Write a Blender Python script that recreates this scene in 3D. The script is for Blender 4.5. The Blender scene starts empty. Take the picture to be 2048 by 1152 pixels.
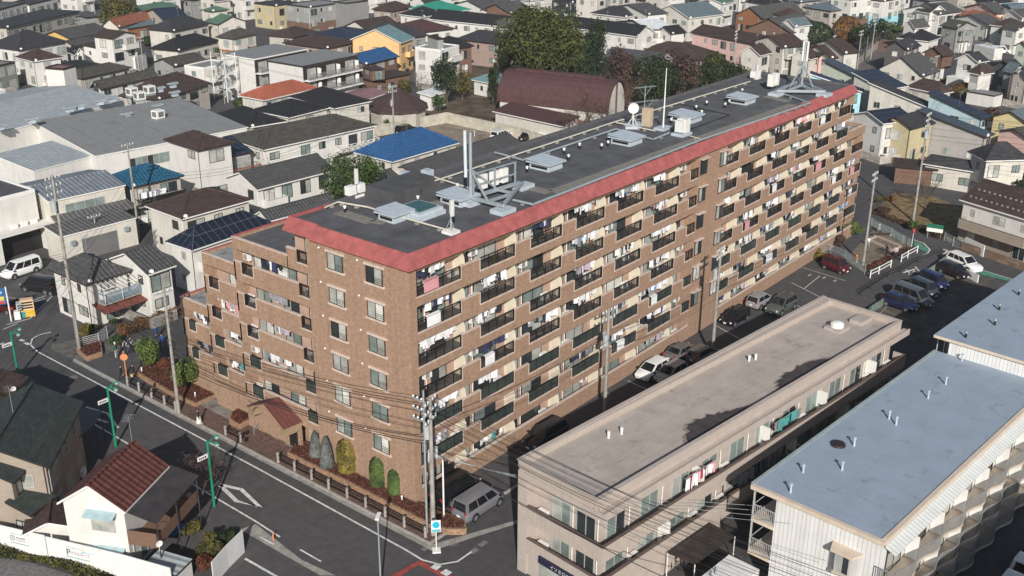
import bpy, bmesh, math, random
from mathutils import Vector, Matrix
rnd = random.Random(7)
scene = bpy.context.scene
COL = scene.collection
R = math.radians

# ---------------------------------------------------------------- camera
CP = Vector((-51.09249, -50.69252, 47.5777)); YAW, PITCH, ROLL, FPX = 0.68011, -0.38691, 0.00656, 2186.13
fw = Vector((math.cos(PITCH)*math.cos(YAW), math.cos(PITCH)*math.sin(YAW), math.sin(PITCH)))
rt = fw.cross(Vector((0, 0, 1))).normalized(); up = rt.cross(fw)
c_, s_ = math.cos(ROLL), math.sin(ROLL)
RT = rt*c_ + up*s_; UP = up*c_ - rt*s_
cd = bpy.data.cameras.new('camera'); cam = bpy.data.objects.new('camera', cd); COL.objects.link(cam)
cam.matrix_world = Matrix(((RT.x, UP.x, -fw.x, CP.x), (RT.y, UP.y, -fw.y, CP.y), (RT.z, UP.z, -fw.z, CP.z), (0, 0, 0, 1)))
cd.sensor_width = 36; cd.lens = FPX/2048*36; cd.clip_end = 3000; cd.clip_start = 1
scene.camera = cam
# ---------------------------------------------------------------- light
SUN_EL = 28.0; SHX, SHY = 0.745, 0.668
w = bpy.data.worlds.new('World'); scene.world = w; w.use_nodes = True
nt = w.node_tree; bg = nt.nodes['Background']
sky = nt.nodes.new('ShaderNodeTexSky'); sky.sky_type = 'NISHITA'; sky.sun_disc = False
sky.sun_elevation = R(SUN_EL); sky.sun_rotation = math.atan2(-SHX, -SHY); sky.air_density = 1.0; sky.dust_density = 1.0; sky.ozone_density = 1.0
nt.links.new(sky.outputs[0], bg.inputs[0]); bg.inputs[1].default_value = 0.076
sd = bpy.data.lights.new('sun', 'SUN'); sd.energy = 5.0; sd.angle = R(0.5); sd.color = (1.0, 0.95, 0.88)
sun = bpy.data.objects.new('sun', sd); COL.objects.link(sun); sun.location = (-60, -60, 90)
ce = math.cos(R(SUN_EL))
sun.rotation_euler = Vector((SHX*ce, SHY*ce, -math.sin(R(SUN_EL)))).to_track_quat('-Z', 'Y').to_euler()
scene.view_settings.view_transform = 'Standard'; scene.view_settings.look = 'None'
scene.view_settings.exposure = 0.04; scene.view_settings.gamma = 1.0

# ---------------------------------------------------------------- geometry of the site (surveyed): a sight line meets the level z
def G(u, v, z=0.0):
    d = fw + RT*((u-1024)/FPX) - UP*((v-576)/FPX)
    return CP + d*((z-CP.z)/d.z)
def HT(u, v, base):
    d = fw + RT*((u-1024)/FPX) - UP*((v-576)/FPX)
    bx, by = base[0]-CP.x, base[1]-CP.y
    t = (bx*d.x+by*d.y)/(d.x*d.x+d.y*d.y)
    return CP.z + t*d.z

# ---------------------------------------------------------------- materials
MATS = {}
def mat(name, col, rough=0.7, var=0.12, vscale=1.5, pat=None, metal=0.0, col2=None, streak=0.0, bump=0.0, spec=0.4, pw=None, stain=None, patch=None):
    if name in MATS: return MATS[name]
    m = bpy.data.materials.new(name); m.use_nodes = True; n = m.node_tree; L = n.links.new
    b = n.nodes['Principled BSDF']; b.inputs['Roughness'].default_value = rough; b.inputs['Metallic'].default_value = metal
    b.inputs['Specular IOR Level'].default_value = spec
    def N(t, **k):
        x = n.nodes.new(t)
        for a, v in k.items(): setattr(x, a, v)
        return x
    def math_(op, a, bb):
        x = N('ShaderNodeMath', operation=op)
        for i, q in enumerate((a, bb)):
            if isinstance(q, (int, float)): x.inputs[i].default_value = q
            else: L(q, x.inputs[i])
        return x.outputs[0]
    def mix(f, a, bb, t='MIX'):
        x = N('ShaderNodeMix', data_type='RGBA', blend_type=t)
        if isinstance(f, (int, float)): x.inputs[0].default_value = f
        else: L(f, x.inputs[0])
        for i, q in ((6, a), (7, bb)):
            if isinstance(q, tuple): x.inputs[i].default_value = q
            else: L(q, x.inputs[i])
        return x.outputs[2]
    c4 = (col[0], col[1], col[2], 1)
    geo = N('ShaderNodeNewGeometry'); pos = geo.outputs['Position']
    uvn = N('ShaderNodeUVMap'); sep = N('ShaderNodeSeparateXYZ'); L(uvn.outputs[0], sep.inputs[0]); U, V = sep.outputs[0], sep.outputs[1]
    nz = N('ShaderNodeTexNoise'); nz.inputs['Scale'].default_value = vscale; nz.inputs['Detail'].default_value = 6; nz.inputs['Roughness'].default_value = 0.62; L(pos, nz.inputs['Vector'])
    ramp = N('ShaderNodeMapRange'); L(nz.outputs['Fac'], ramp.inputs[0]); ramp.inputs[1].default_value = 0.3; ramp.inputs[2].default_value = 0.7
    ramp.inputs[3].default_value = 1-var*1.6; ramp.inputs[4].default_value = 1+var*1.2
    base = None; h = None
    def cyc(q, per): return math_('FRACT', math_('DIVIDE', q, per), 0.0)
    def line(q, per, wd):   # 1 on the line
        return math_('LESS_THAN', cyc(q, per), wd)
    c2 = tuple(col2)+(1,) if col2 else tuple(x*0.55 for x in col)+(1,)
    if pat in ('brick', 'slate', 'block'):
        bt = N('ShaderNodeTexBrick'); L(uvn.outputs[0], bt.inputs['Vector'])
        bw, bh, mo = {'brick': (0.26, 0.085, 0.012), 'slate': (0.7, 0.24, 0.02), 'block': (0.9, 0.45, 0.02)}[pat] if pw is None else pw
        bt.inputs['Scale'].default_value = 1.0; bt.inputs['Brick Width'].default_value = bw; bt.inputs['Row Height'].default_value = bh; bt.inputs['Mortar Size'].default_value = mo
        bt.inputs['Color1'].default_value = tuple(x*(1-var*1.5) for x in col)+(1,); bt.inputs['Color2'].default_value = tuple(min(1, x*(1+var*1.5)) for x in col)+(1,); bt.inputs['Mortar'].default_value = c2
        base = bt.outputs['Color']
    elif pat == 'tile':      # pan tiles: rolls along the slope, courses across it
        s = math_('SINE', math_('MULTIPLY', U, 2*math.pi/0.5), 0.0)
        cr = math_('LESS_THAN', cyc(V, 0.6), 0.2)
        rl = N('ShaderNodeMapRange'); L(s, rl.inputs[0]); rl.inputs[1].default_value = -1
        f = math_('MULTIPLY', math_('SUBTRACT', 1.0, math_('MULTIPLY', cr, 0.6)), math_('ADD', math_('MULTIPLY', rl.outputs[0], 0.7), 0.3))
        base = mix(f, c2, c4); h = s
    elif pat == 'corr':
        s = math_('SINE', math_('MULTIPLY', U, 2*math.pi/0.6), 0.0)
        rl = N('ShaderNodeMapRange'); L(s, rl.inputs[0]); rl.inputs[1].default_value = -1
        base = mix(rl.outputs[0], c2, c4); h = s
    elif pat == 'seam':      # standing seams / narrow vertical boards
        base = mix(line(U, pw or 0.45, 0.14), c4, c2)
    elif pat == 'siding':
        base = mix(line(V, pw or 0.42, 0.07), c4, c2)
    elif pat == 'solar':
        a = math_('MAXIMUM', line(U, 1.02, 0.05), line(V, 1.62, 0.035))
        base = mix(a, c4, c2)
    elif pat == 'check':
        k = N('ShaderNodeTexChecker'); L(uvn.outputs[0], k.inputs[0]); k.inputs['Scale'].default_value = 1/0.9; k.inputs[1].default_value = c4; k.inputs[2].default_value = c2; base = k.outputs[0]
    elif pat == 'strips':    # membrane laid in long strips
        base = mix(line(V, pw or 1.05, 0.035), c4, c2)
    elif pat == 'vstrips':
        base = mix(line(U, pw or 1.05, 0.035), c4, c2)
    elif pat == 'panel':
        a = math_('MAXIMUM', line(U, 1.8, 0.02), line(V, 0.9, 0.04)); base = mix(a, c4, c2)
    elif pat == 'leaf':
        oi = N('ShaderNodeTexNoise'); oi.inputs['Scale'].default_value = 0.9; oi.inputs['Detail'].default_value = 3; L(pos, oi.inputs['Vector'])
        mr = N('ShaderNodeMapRange'); L(oi.outputs['Fac'], mr.inputs[0]); mr.inputs[1].default_value = 0.38; mr.inputs[2].default_value = 0.62
        base = mix(mr.outputs[0], c2, c4)
    if base is None:
        rgb = N('ShaderNodeRGB'); rgb.outputs[0].default_value = c4; base = rgb.outputs[0]
    outc = mix(1.0, base, ramp.outputs[0], 'MULTIPLY')
    if streak:
        mp = N('ShaderNodeMapping'); L(pos, mp.inputs[0]); mp.inputs['Scale'].default_value = (2.2, 2.2, 0.12)
        n2 = N('ShaderNodeTexNoise'); n2.inputs['Scale'].default_value = 1.0; n2.inputs['Detail'].default_value = 5; L(mp.outputs[0], n2.inputs['Vector'])
        r2 = N('ShaderNodeMapRange'); L(n2.outputs['Fac'], r2.inputs[0]); r2.inputs[1].default_value = 0.42; r2.inputs[2].default_value = 0.75; r2.inputs[3].default_value = 1; r2.inputs[4].default_value = 1-streak
        outc = mix(1.0, outc, r2.outputs[0], 'MULTIPLY')
    if stain:      # (scale, strength, threshold): dirt with an outline of its own
        n3 = N('ShaderNodeTexNoise'); n3.inputs['Scale'].default_value = stain[0]; n3.inputs['Detail'].default_value = 9; n3.inputs['Roughness'].default_value = .7; L(pos, n3.inputs['Vector'])
        r3 = N('ShaderNodeMapRange'); L(n3.outputs['Fac'], r3.inputs[0]); r3.inputs[1].default_value = stain[2]; r3.inputs[2].default_value = stain[2]+.07; r3.inputs[3].default_value = 1; r3.inputs[4].default_value = 1-stain[1]
        outc = mix(1.0, outc, r3.outputs[0], 'MULTIPLY')
    if patch:      # resurfaced rectangles with dark joints
        bt = N('ShaderNodeTexBrick'); mp2 = N('ShaderNodeMapping'); L(pos, mp2.inputs[0]); mp2.inputs['Rotation'].default_value = (0, 0, patch[3] if len(patch) > 3 else 0); L(mp2.outputs[0], bt.inputs['Vector']); bt.inputs['Scale'].default_value = 1; bt.inputs['Brick Width'].default_value = patch[0]; bt.inputs['Row Height'].default_value = patch[1]; bt.inputs['Mortar Size'].default_value = .03
        k_ = patch[2]; bt.inputs['Color1'].default_value = (1-k_,)*3+(1,); bt.inputs['Color2'].default_value = (1+k_*.6,)*3+(1,); bt.inputs['Mortar'].default_value = (.72,)*3+(1,)
        outc = mix(1.0, outc, bt.outputs['Color'], 'MULTIPLY')
    L(outc, b.inputs['Base Color'])
    if bump or h is not None:
        bp = N('ShaderNodeBump'); bp.inputs['Strength'].default_value = bump or 0.5; bp.inputs['Distance'].default_value = 0.05
        L(h if h is not None else nz.outputs['Fac'], bp.inputs['Height']); L(bp.outputs[0], b.inputs['Normal'])
    MATS[name] = m
    return m

def glass(name, col, rough=0.08):
    if name in MATS: return MATS[name]
    m = mat(name, col, rough, 0.25, 0.6, spec=0.6)
    return m

# ---------------------------------------------------------------- mesh builder
class MB:
    def __init__(s): s.v = []; s.f = []; s.m = []; s.sm = []
    def poly(s, pts, m=0, sm=False):
        k = len(s.v); s.v += [tuple(p) for p in pts]; s.f.append(tuple(range(k, k+len(pts)))); s.m.append(m); s.sm.append(sm)
    def idx(s, verts, faces, m=0, sm=False):
        k = len(s.v); s.v += [tuple(p) for p in verts]
        for f in faces: s.f.append(tuple(i+k for i in f)); s.m.append(m); s.sm.append(sm)
    def box(s, x0, y0, z0, x1, y1, z1, m=0, mt=None):
        if x0 > x1: x0, x1 = x1, x0
        if y0 > y1: y0, y1 = y1, y0
        if z0 > z1: z0, z1 = z1, z0
        v = [(x0,y0,z0),(x1,y0,z0),(x1,y1,z0),(x0,y1,z0),(x0,y0,z1),(x1,y0,z1),(x1,y1,z1),(x0,y1,z1)]
        s.idx(v, [(0,3,2,1),(0,1,5,4),(1,2,6,5),(2,3,7,6),(3,0,4,7)], m); s.idx(v, [(4,5,6,7)], m if mt is None else mt)
    def obox(s, p, q, wd, ht, m=0, off=0):      # a bar from p to q
        p, q = Vector(p), Vector(q); d = (q-p).normalized(); a = Vector((0,0,1)) if abs(d.z) < 0.95 else Vector((1,0,0))
        r = d.cross(a).normalized()*wd/2; u = r.cross(d).normalized()*ht/2
        v = [p-r-u, p+r-u, p+r+u, p-r+u, q-r-u, q+r-u, q+r+u, q-r+u]
        s.idx(v, [(0,1,2,3),(7,6,5,4),(0,4,5,1),(1,5,6,2),(2,6,7,3),(3,7,4,0)], m)
    def tube(s, p, q, r0, r1=None, n=8, m=0, sm=True, cap=True):
        r1 = r0 if r1 is None else r1
        p, q = Vector(p), Vector(q); d = (q-p)
        if d.length < 1e-6: return
        d.normalize(); a = Vector((0,0,1)) if abs(d.z) < 0.9 else Vector((1,0,0))
        x = d.cross(a).normalized(); y = d.cross(x)
        v = []
        for c, r in ((p, r0), (q, r1)):
            for i in range(n):
                t = 2*math.pi*i/n; v.append(c + x*(math.cos(t)*r) + y*(math.sin(t)*r))
        s.idx(v, [(i, i+n, (i+1) % n+n, (i+1) % n) for i in range(n)], m, sm)
        if cap: s.idx(v[n:], [tuple(range(n-1, -1, -1))], m); s.idx(v[:n], [tuple(range(n))], m)
    def path(s, pts, r, n=5, m=0):
        for a, b in zip(pts, pts[1:]): s.tube(a, b, r, r, n, m, cap=False)
    def prism(s, poly, z0, z1, m=0, mt=None):
        n = len(poly); ar = sum(poly[i][0]*poly[(i+1)%n][1]-poly[(i+1)%n][0]*poly[i][1] for i in range(n))
        if ar < 0: poly = poly[::-1]
        s.poly([(x,y,z1) for x,y in poly], m if mt is None else mt); s.poly([(x,y,z0) for x,y in poly[::-1]], m)
        for i in range(n):
            a, b = poly[i], poly[(i+1)%n]; s.poly([(a[0],a[1],z0),(b[0],b[1],z0),(b[0],b[1],z1),(a[0],a[1],z1)], m)
    def slab(s, pts, t, m=0, ms=None):   # thick sheet hanging below the polygon pts (counter-clockwise from above)
        ms = m if ms is None else ms; n = len(pts); lo = [(p[0],p[1],p[2]-t) for p in pts]
        s.poly(pts, m); s.poly(lo[::-1], ms)
        for i in range(n): j = (i+1)%n; s.poly([lo[i], lo[j], pts[j], pts[i]], ms)
    def sphere(s, c, r, m=0, n=8, k=6, sc=(1,1,1)):
        v = [];
        for j in range(k+1):
            ph = math.pi*j/k
            for i in range(n):
                t = 2*math.pi*i/n; v.append((c[0]+r*sc[0]*math.sin(ph)*math.cos(t), c[1]+r*sc[1]*math.sin(ph)*math.sin(t), c[2]+r*sc[2]*math.cos(ph)))
        s.idx(v, [(j*n+i, (j+1)*n+i, (j+1)*n+(i+1)%n, j*n+(i+1)%n) for j in range(k) for i in range(n)], m, True)
    def mesh(s, name, mats):
        me = bpy.data.meshes.new(name); me.from_pydata(s.v, [], s.f)
        for m in mats: me.materials.append(m)
        me.polygons.foreach_set('material_index', s.m); me.polygons.foreach_set('use_smooth', s.sm)
        uv = me.uv_layers.new(name='UVMap'); data = [0.0]*(2*len(me.loops))
        V = s.v
        for p in me.polygons:
            nn = p.normal
            if abs(nn.z) > 0.985: ax, ay = Vector((1,0,0)), Vector((0,1,0))
            else:
                ax = Vector((-nn.y, nn.x, 0)).normalized(); ay = nn.cross(ax)
            for li in p.loop_indices:
                c = V[me.loops[li].vertex_index]; data[2*li] = c[0]*ax.x+c[1]*ax.y; data[2*li+1] = c[0]*ay.x+c[1]*ay.y+c[2]*ay.z
        uv.data.foreach_set('uv', data)
        return me
    def build(s, name, mats, parent=None, loc=(0,0,0), rz=0.0):
        if not isinstance(mats, (list, tuple)): mats = [mats]
        return put(s.mesh(name, mats), name, parent, loc, rz)
def put(me, name, parent=None, loc=(0,0,0), rz=0.0, rot=None):
    o = bpy.data.objects.new(name, me); COL.objects.link(o); o.location = loc
    o.rotation_euler = rot if rot is not None else (0,0,rz)
    if parent is not None: o.parent = parent
    return o
def tag(o, label=None, cat=None, group=None, kind=None):
    if label: o['label'] = label
    if cat: o['category'] = cat
    if group: o['group'] = group
    if kind: o['kind'] = kind
    return o
def thing(name, label, cat, loc=(0,0,0), rz=0.0, group=None):
    return tag(put(None, name, None, loc, rz), label, cat, group)
def copy_tree(o, parent=None):
    kids = list(o.children)
    c = o.copy(); COL.objects.link(c); c.parent = parent
    for ch in kids: copy_tree(ch, c)
    return c

# ---------------------------------------------------------------- palette
M = {}
M['brick'] = mat('brick', (0.345, 0.218, 0.148), 0.85, 0.11, 3.0, 'brick', col2=(0.32, 0.225, 0.165), streak=.14)
M['trim'] = mat('pale_trim', (0.60, 0.49, 0.42), 0.8, 0.08, streak=.15)
M['pinkwall'] = mat('pink_plaster', (0.43, 0.30, 0.235), 0.85, 0.08)
M['cream'] = mat('cream_paint', (0.66, 0.60, 0.48), 0.6, 0.05)
M['redmetal'] = mat('red_fascia', (0.36, 0.105, 0.10), 0.7, 0.16, 1.3, 'seam', col2=(0.30, 0.085, 0.082), pw=0.25, streak=.15, stain=(1.2,.18,.56))
M['roofmem'] = mat('roof_membrane', (0.098, 0.098, 0.105), 0.85, 0.2, 0.6, 'strips', col2=(0.06, 0.06, 0.065), stain=(.35, .22, .55))
M['black'] = mat('black_metal', (0.018, 0.016, 0.017), 0.45, 0.1)
M['smoke'] = glass('smoked_panel', (0.05, 0.062, 0.056), 0.15)
M['steel'] = mat('galvanised_steel', (0.36, 0.41, 0.43), 0.45, 0.1, metal=0.3)
M['paleblue'] = mat('pale_blue_metal', (0.44, 0.50, 0.55), 0.5, 0.08)
M['white'] = mat('white_paint', (0.76, 0.75, 0.72), 0.55, 0.06)
M['whiter'] = mat('bright_white', (0.68, 0.68, 0.67), 0.6, 0.06)
M['conc'] = mat('concrete', (0.30, 0.285, 0.26), 0.9, 0.2, 1.5)
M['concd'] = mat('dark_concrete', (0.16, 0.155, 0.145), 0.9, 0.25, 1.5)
M['asph'] = mat('asphalt', (0.050, 0.048, 0.048), 0.9, 0.28, 0.35)
M['asph2'] = mat('worn_asphalt', (0.085, 0.078, 0.070), 0.9, 0.30, 0.6)
M['line'] = mat('road_paint', (0.62, 0.62, 0.60), 0.8, 0.22, 3.0)
M['redbrickpave'] = mat('red_paving', (0.135, 0.082, 0.068), 0.9, 0.2, 3, 'brick', pw=(0.22, 0.11, 0.008), col2=(0.10, 0.07, 0.06))
M['planter'] = mat('planter_brick', (0.33, 0.205, 0.125), 0.85, 0.18, 4, 'brick', col2=(0.24, 0.16, 0.11))
M['soil'] = mat('bark_soil', (0.085, 0.032, 0.02), 0.95, 0.5, 4)
M['gl'] = glass('window_glass', (0.035, 0.042, 0.045))
M['glc'] = glass('curtained_glass', (0.38, 0.39, 0.36), 0.3)
M['glg'] = glass('frosted_glass', (0.20, 0.25, 0.235), 0.25)
M['glw'] = glass('bright_curtain', (0.60, 0.60, 0.56), 0.35)
M['bronze'] = mat('bronze_frame', (0.035, 0.027, 0.024), 0.5, 0.05)
M['alu'] = mat('aluminium_frame', (0.42, 0.42, 0.41), 0.45, 0.05)
GL = [M['gl'], M['glc'], M['glg'], M['glw']]

# window mesh cache: opening w x h, centred, facing -y
WC = {}
def win_mesh(w_, h_, frame='bronze', kind=0, panes=2, grille=False):
    key = (round(w_, 2), round(h_, 2), frame, kind, panes, grille)
    if key in WC: return WC[key]
    b = MB(); t = 0.06
    b.box(-w_/2, -0.05, -h_/2, w_/2, 0.03, -h_/2+t); b.box(-w_/2, -0.05, h_/2-t, w_/2, 0.03, h_/2)
    b.box(-w_/2, -0.05, -h_/2+t, -w_/2+t, 0.03, h_/2-t); b.box(w_/2-t, -0.05, -h_/2+t, w_/2, 0.03, h_/2-t)
    n = panes
    for i in range(n):
        x0 = -w_/2+t+(w_-2*t)*i/n; x1 = -w_/2+t+(w_-2*t)*(i+1)/n
        b.box(x0, -0.015, -h_/2+t, x1, 0.02, h_/2-t, 1 + ((kind >> i) & 1))
        if i: b.box(x0-0.03, -0.04, -h_/2+t, x0+0.03, -0.015, h_/2-t)
    if grille:
        for j in range(3):
            z = -h_/2+h_*(0.16+0.11*j); b.box(0.03, -0.06, z-0.015, w_/2-t, -0.04, z+0.015)
    g1, g2 = {0: (0, 1), 1: (0, 1), 2: (1, 0), 3: (1, 1)}[kind & 3]
    me = b.mesh('window', [M[frame], GL[(kind >> 2) & 3], GL[(kind >> 4) & 3]])
    WC[key] = me
    return me
def gk(rr=rnd):   # a random pairing of panes
    return rr.choice((0, 1, 2, 3)) | (rr.choice((0, 1, 2, 1)) << 2) | (rr.choice((1, 1, 3, 0, 2)) << 4)
# ================================================================ the brick apartment block
def apartment():
    root = thing('apartment_building', 'seven storey brown brick apartment block with a red edged dark flat roof and stepped end', 'apartment building')
    F = lambda k: 0.5+2.8*(k-1)
    bk, tr, pk = M['brick'], M['trim'], M['pinkwall']
    # --- masses
    b = MB()
    b.box(0.9, 1.36, 0, 77.4, 13.2, 20.3)
    b.box(77.4, 1.36, 0, 82.3, 12.4, 14.5)
    b.box(1.36, 13.2, 0, 12, 20.2, 17.25); b.box(1.96, 20.2, 0, 11.4, 25.5, 14.45); b.box(2.56, 25.5, 0, 11.0, 30.4, 8.85)
    # short end wall on the street with openings left for nothing: windows sit on it
    b.box(0.0, 0.0, 0.0, 0.74, 1.36, 19.8); b.box(0.0, 1.36, 0.0, 0.9, 10.3, 19.8)
    b.box(0.06, 10.3, 0, 0.9, 10.95, 19.8)
    # stair bay between the two runs of balconies
    b.box(40.5, 0.0, 0, 46.05, 1.36, 19.8)
    b.build('wall', [bk], root)
    # --- pink recess walls (one sheet a storey run)
    p = MB()
    for x0, x1, zt in ((0.9, 40.48, 19.9), (46.05, 77.4, 19.9), (77.4, 82.3, 14.5)): p.box(x0, 1.30, 0.5, x1, 1.36, zt)
    p.box(0.84, 10.95, 0.5, 0.9, 13.2, 19.9)
    p.box(1.30, 13.2, 3.1, 1.36, 20.2, 17.2); p.box(1.90, 20.2, 3.1, 1.96, 25.5, 14.4); p.box(2.50, 25.5, 3.1, 2.56, 30.4, 8.8)
    p.build('recess_wall', [pk], root)
    # --- roof: membrane, sloped red fascia, parapets
    r = MB()
    zi = 20.75
    r.box(0.46, 0.46, 20.31, 77.39, 10.1, 20.5, 0); r.box(0.685, 10.1, 20.31, 77.39, 13.2, 20.5, 0)
    r.box(4.62, 13.2, 20.3, 77.4, 13.5, 20.78, 1); r.box(77.1, 0.6, 20.5, 77.4, 13.2, 20.74, 1)
    r.build('roof', [M['roofmem'], mat('grey_parapet', (0.10, 0.10, 0.105), 0.7, 0.15)], root)
    f = MB()
    o, i_, zb, zt = 0.42, 0.35, 19.76, 20.72
    A = [(-o, -o), (77.5, -o)]; 
    def face(p0, p1, q0, q1): f.poly([(p0[0],p0[1],zb),(p1[0],p1[1],zb),(q1[0],q1[1],zt),(q0[0],q0[1],zt)])
    face((-o,-o), (77.9,-o), (i_, i_), (77.4, i_))
    face((-o,10.1), (-o,-o), (i_,10.1), (i_,i_))
    face((-o+.22,13.4), (-o+.22,10.1), (i_+.22,13.4), (i_+.22,10.1))
    f.poly([(-o,10.1,zb),(i_,10.1,zt),(i_+.22,10.1,zt),(-o+.22,10.1,zb)])
    f.poly([(77.9,-o,zb),(77.9,0.8,zb),(77.4,0.8,zt),(77.4,i_,zt)])
    f.poly([(-o+.22,13.405,zb),(i_+.22,13.405,zt),(4.6,13.405,zt),(4.6,13.405,zb)])
    f.poly([(-o,-o,zb),(-o,10.1,zb),(.1,10.1,zb),(.1,.1,zb),(77.9,.1,zb),(77.9,-o,zb)])
    f.box(0.57, 13.2, 20.5, 4.6, 13.4, 20.72, 0)
    f.box(.57, 10.1, 20.4, .69, 13.2, zt-.008)
    # inner lip
    f.box(i_, i_, 20.5, 77.4, i_+0.12, zt-0.004); f.box(i_, i_+0.12, 20.5, i_+0.12, 10.1, zt-0.004)
    # copings of the stepped wings
    f.box(0.0, 20.0, 17.6, 13, 20.2, 17.72); f.box(0.6, 25.3, 14.8, 12, 25.5, 14.9); f.box(1.2, 30.2, 9.2, 11, 30.4, 9.3)
    f.build('red_fascia', [M['redmetal']], root)
    # wing roofs with low brick parapets
    TM = [M['roofmem'], mat('terrace_grey', (0.26, 0.27, 0.28), 0.8, 0.35, 1.0), bk, tr]
    for x0, y0, y1, z, m in ((0.0, 13.2, 20.2, 17.3, 0), (0.6, 20.2, 25.5, 14.5, 1), (1.2, 25.5, 30.4, 8.9, 1)):
        t = MB(); t.box(x0+.2, y0, z-.05, 11.5, y1-.2, z+.06, m); t.box(x0, y0, z-.67, x0+.2, y1, z+.3, 2); t.box(x0-.03, y0, z+.3, x0+.23, y1, z+.36, 3)
        t.box(x0+.2, y1-.2, z-.3, 13 if z > 17 else 11.5, y1, z+.3, 2); t.build('terrace', TM, root)
    t = MB(); t.box(77.5, 0.2, 14.45, 82.2, 12.4, 14.56, 1); t.box(77.5, 0, 13.83, 82.4, .2, 14.9, 2); t.box(82.2, .2, 13.83, 82.4, 12.4, 14.9, 2); t.box(77.5, -.03, 14.9, 82.43, .23, 14.96, 3); t.build('terrace', TM, root)

    # --- long facade
    near = [(6.1+6.2*i) for i in range(6)]
    units = []           # unit x0, x1, rail x0, x1
    units.append((0.74, 6.1, 0.74, 5.5))
    for i in range(5): units.append((near[i], near[i+1], near[i]+1.62, near[i]+5.82))
    units.append((37.1, 40.5, 38.85, 40.45))
    units.append((46.05, 49.7, 46.12, 48.56)); xs = [49.7, 55.5, 61.3, 66.8, 72.3]
    rails = [(50.84, 54.47), (56.52, 60.2), (62.23, 65.84), (67.74, 71.18), (73.3, 76.72)]
    for i in range(5): units.append((xs[i], xs[i+1] if i < 4 else 77.45, *rails[i]))
    RM = {}
    def rail_mesh(L, panel):
        key = (round(L, 2), panel)
        if key in RM: return RM[key]
        b = MB(); H = 1.04
        b.box(0, -.03, H-.06, L, .05, H); b.box(0, -.02, .06, L, .03, .11)
        for x in [0.0, L-.06]: b.box(x, -.03, .0, x+.06, .04, H-.06)
        n = max(1, round(L/1.05))
        for i in range(1, n): b.box(L*i/n-.03, -.025, .0, L*i/n+.03, .035, H-.06)
        if panel: b.box(.06, .0, .13, L-.06, .02, H-.08, 1)
        else:
            k = int(L/0.125)
            for i in range(1, k): x = L*i/k; b.box(x-.014, -.012, .11, x+.014, .012, H-.06)
        RM[key] = b.mesh('railing', [M['black'], M['smoke']])
        return RM[key]
    scr = MB()
    pts = [(0, 0), (1.2, 0), (1.2, 1.9), (0.45, 1.9), (0.17, 1.78), (0.03, 1.5), (0, 1.2)]
    scr.poly([(-.03, y, z) for y, z in pts]); scr.poly([(.03, y, z) for y, z in pts[::-1]])
    for i in range(len(pts)):
        (y0, z0), (y1, z1) = pts[i], pts[(i+1) % len(pts)]; scr.poly([(.03, y0, z0), (.03, y1, z1), (-.03, y1, z1), (-.03, y0, z0)])
    scr.box(-.036, .5, .55, -.03, .78, .63, 1)
    scr_me = scr.mesh('partition_screen', [M['cream'], M['alu']])
    ac = MB(); ac.box(-.4, -.15, 0, .4, .15, .58, 0); ac.box(-.3, -.158, .06, .12, -.15, .52, 1); ac_me = ac.mesh('air_conditioner', [M['white'], mat('ac_grille', (0.25, 0.25, 0.24), 0.6)])
    rr = random.Random(3)
    BAL = []
    def balcony(k, u0, u1, r0, r1, axis='x', off=0.0, depth=1.30, endr=None):
        """a balcony of the long side (axis x, y=off plane) or the street end (axis y, x=off plane)"""
        z = F(k)
        def loc(a, d, zz): return (a, off+d, zz) if axis == 'x' else (off+d, a, zz)
        o = MB()
        def bx(a0, a1, d0, d1, z0, z1, m=0):
            p, q = loc(a0, d0, z0), loc(a1, d1, z1); o.box(*p, *q, m)
        e1 = endr if endr is not None else u1
        if k > 1: 
            bx(u0, e1, 0, .2, z-.67, z-.0, 0)
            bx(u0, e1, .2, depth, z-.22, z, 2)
        else:
            bx(u0, e1, 0, .2, 0, 1.5, 0); bx(u0, e1, -.03, .23, 1.5, 1.57, 1); bx(u0, e1, .2, depth, .1, .5, 2)
        if k > 1:
            for a0, a1 in ((u0, r0), (r1, e1)):
                if a1-a0 > .12:
                    bx(a0, a1, 0, .18, z, z+1.03, 0); bx(a0, a1, -.03, .21, z+1.03, z+1.1, 1)
            bx(r0-.02, r1+.02, -.03, .2, z, z+.07, 1)
            for a in (r0, r1):
                if a-u0 > .2 and e1-a > .2: bx(a-.06 if a == r0 else a, a if a == r0 else a+.06, -.03, .18, z+.07, z+1.03, 1)
        return o, z
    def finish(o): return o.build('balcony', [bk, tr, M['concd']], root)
    def door(par, a, z, w_, h_, axis, off, depth, panes=2):
        me = win_mesh(w_, h_, 'bronze', gk(rr), panes)
        if axis == 'x': put(me, 'glass_door' if h_ > 1.6 else 'window', par, (a, off+depth-.03, z+h_/2+.08))
        else: put(me, 'glass_door' if h_ > 1.6 else 'window', par, (off+depth-.03, a, z+h_/2+.08), -math.pi/2)
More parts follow.
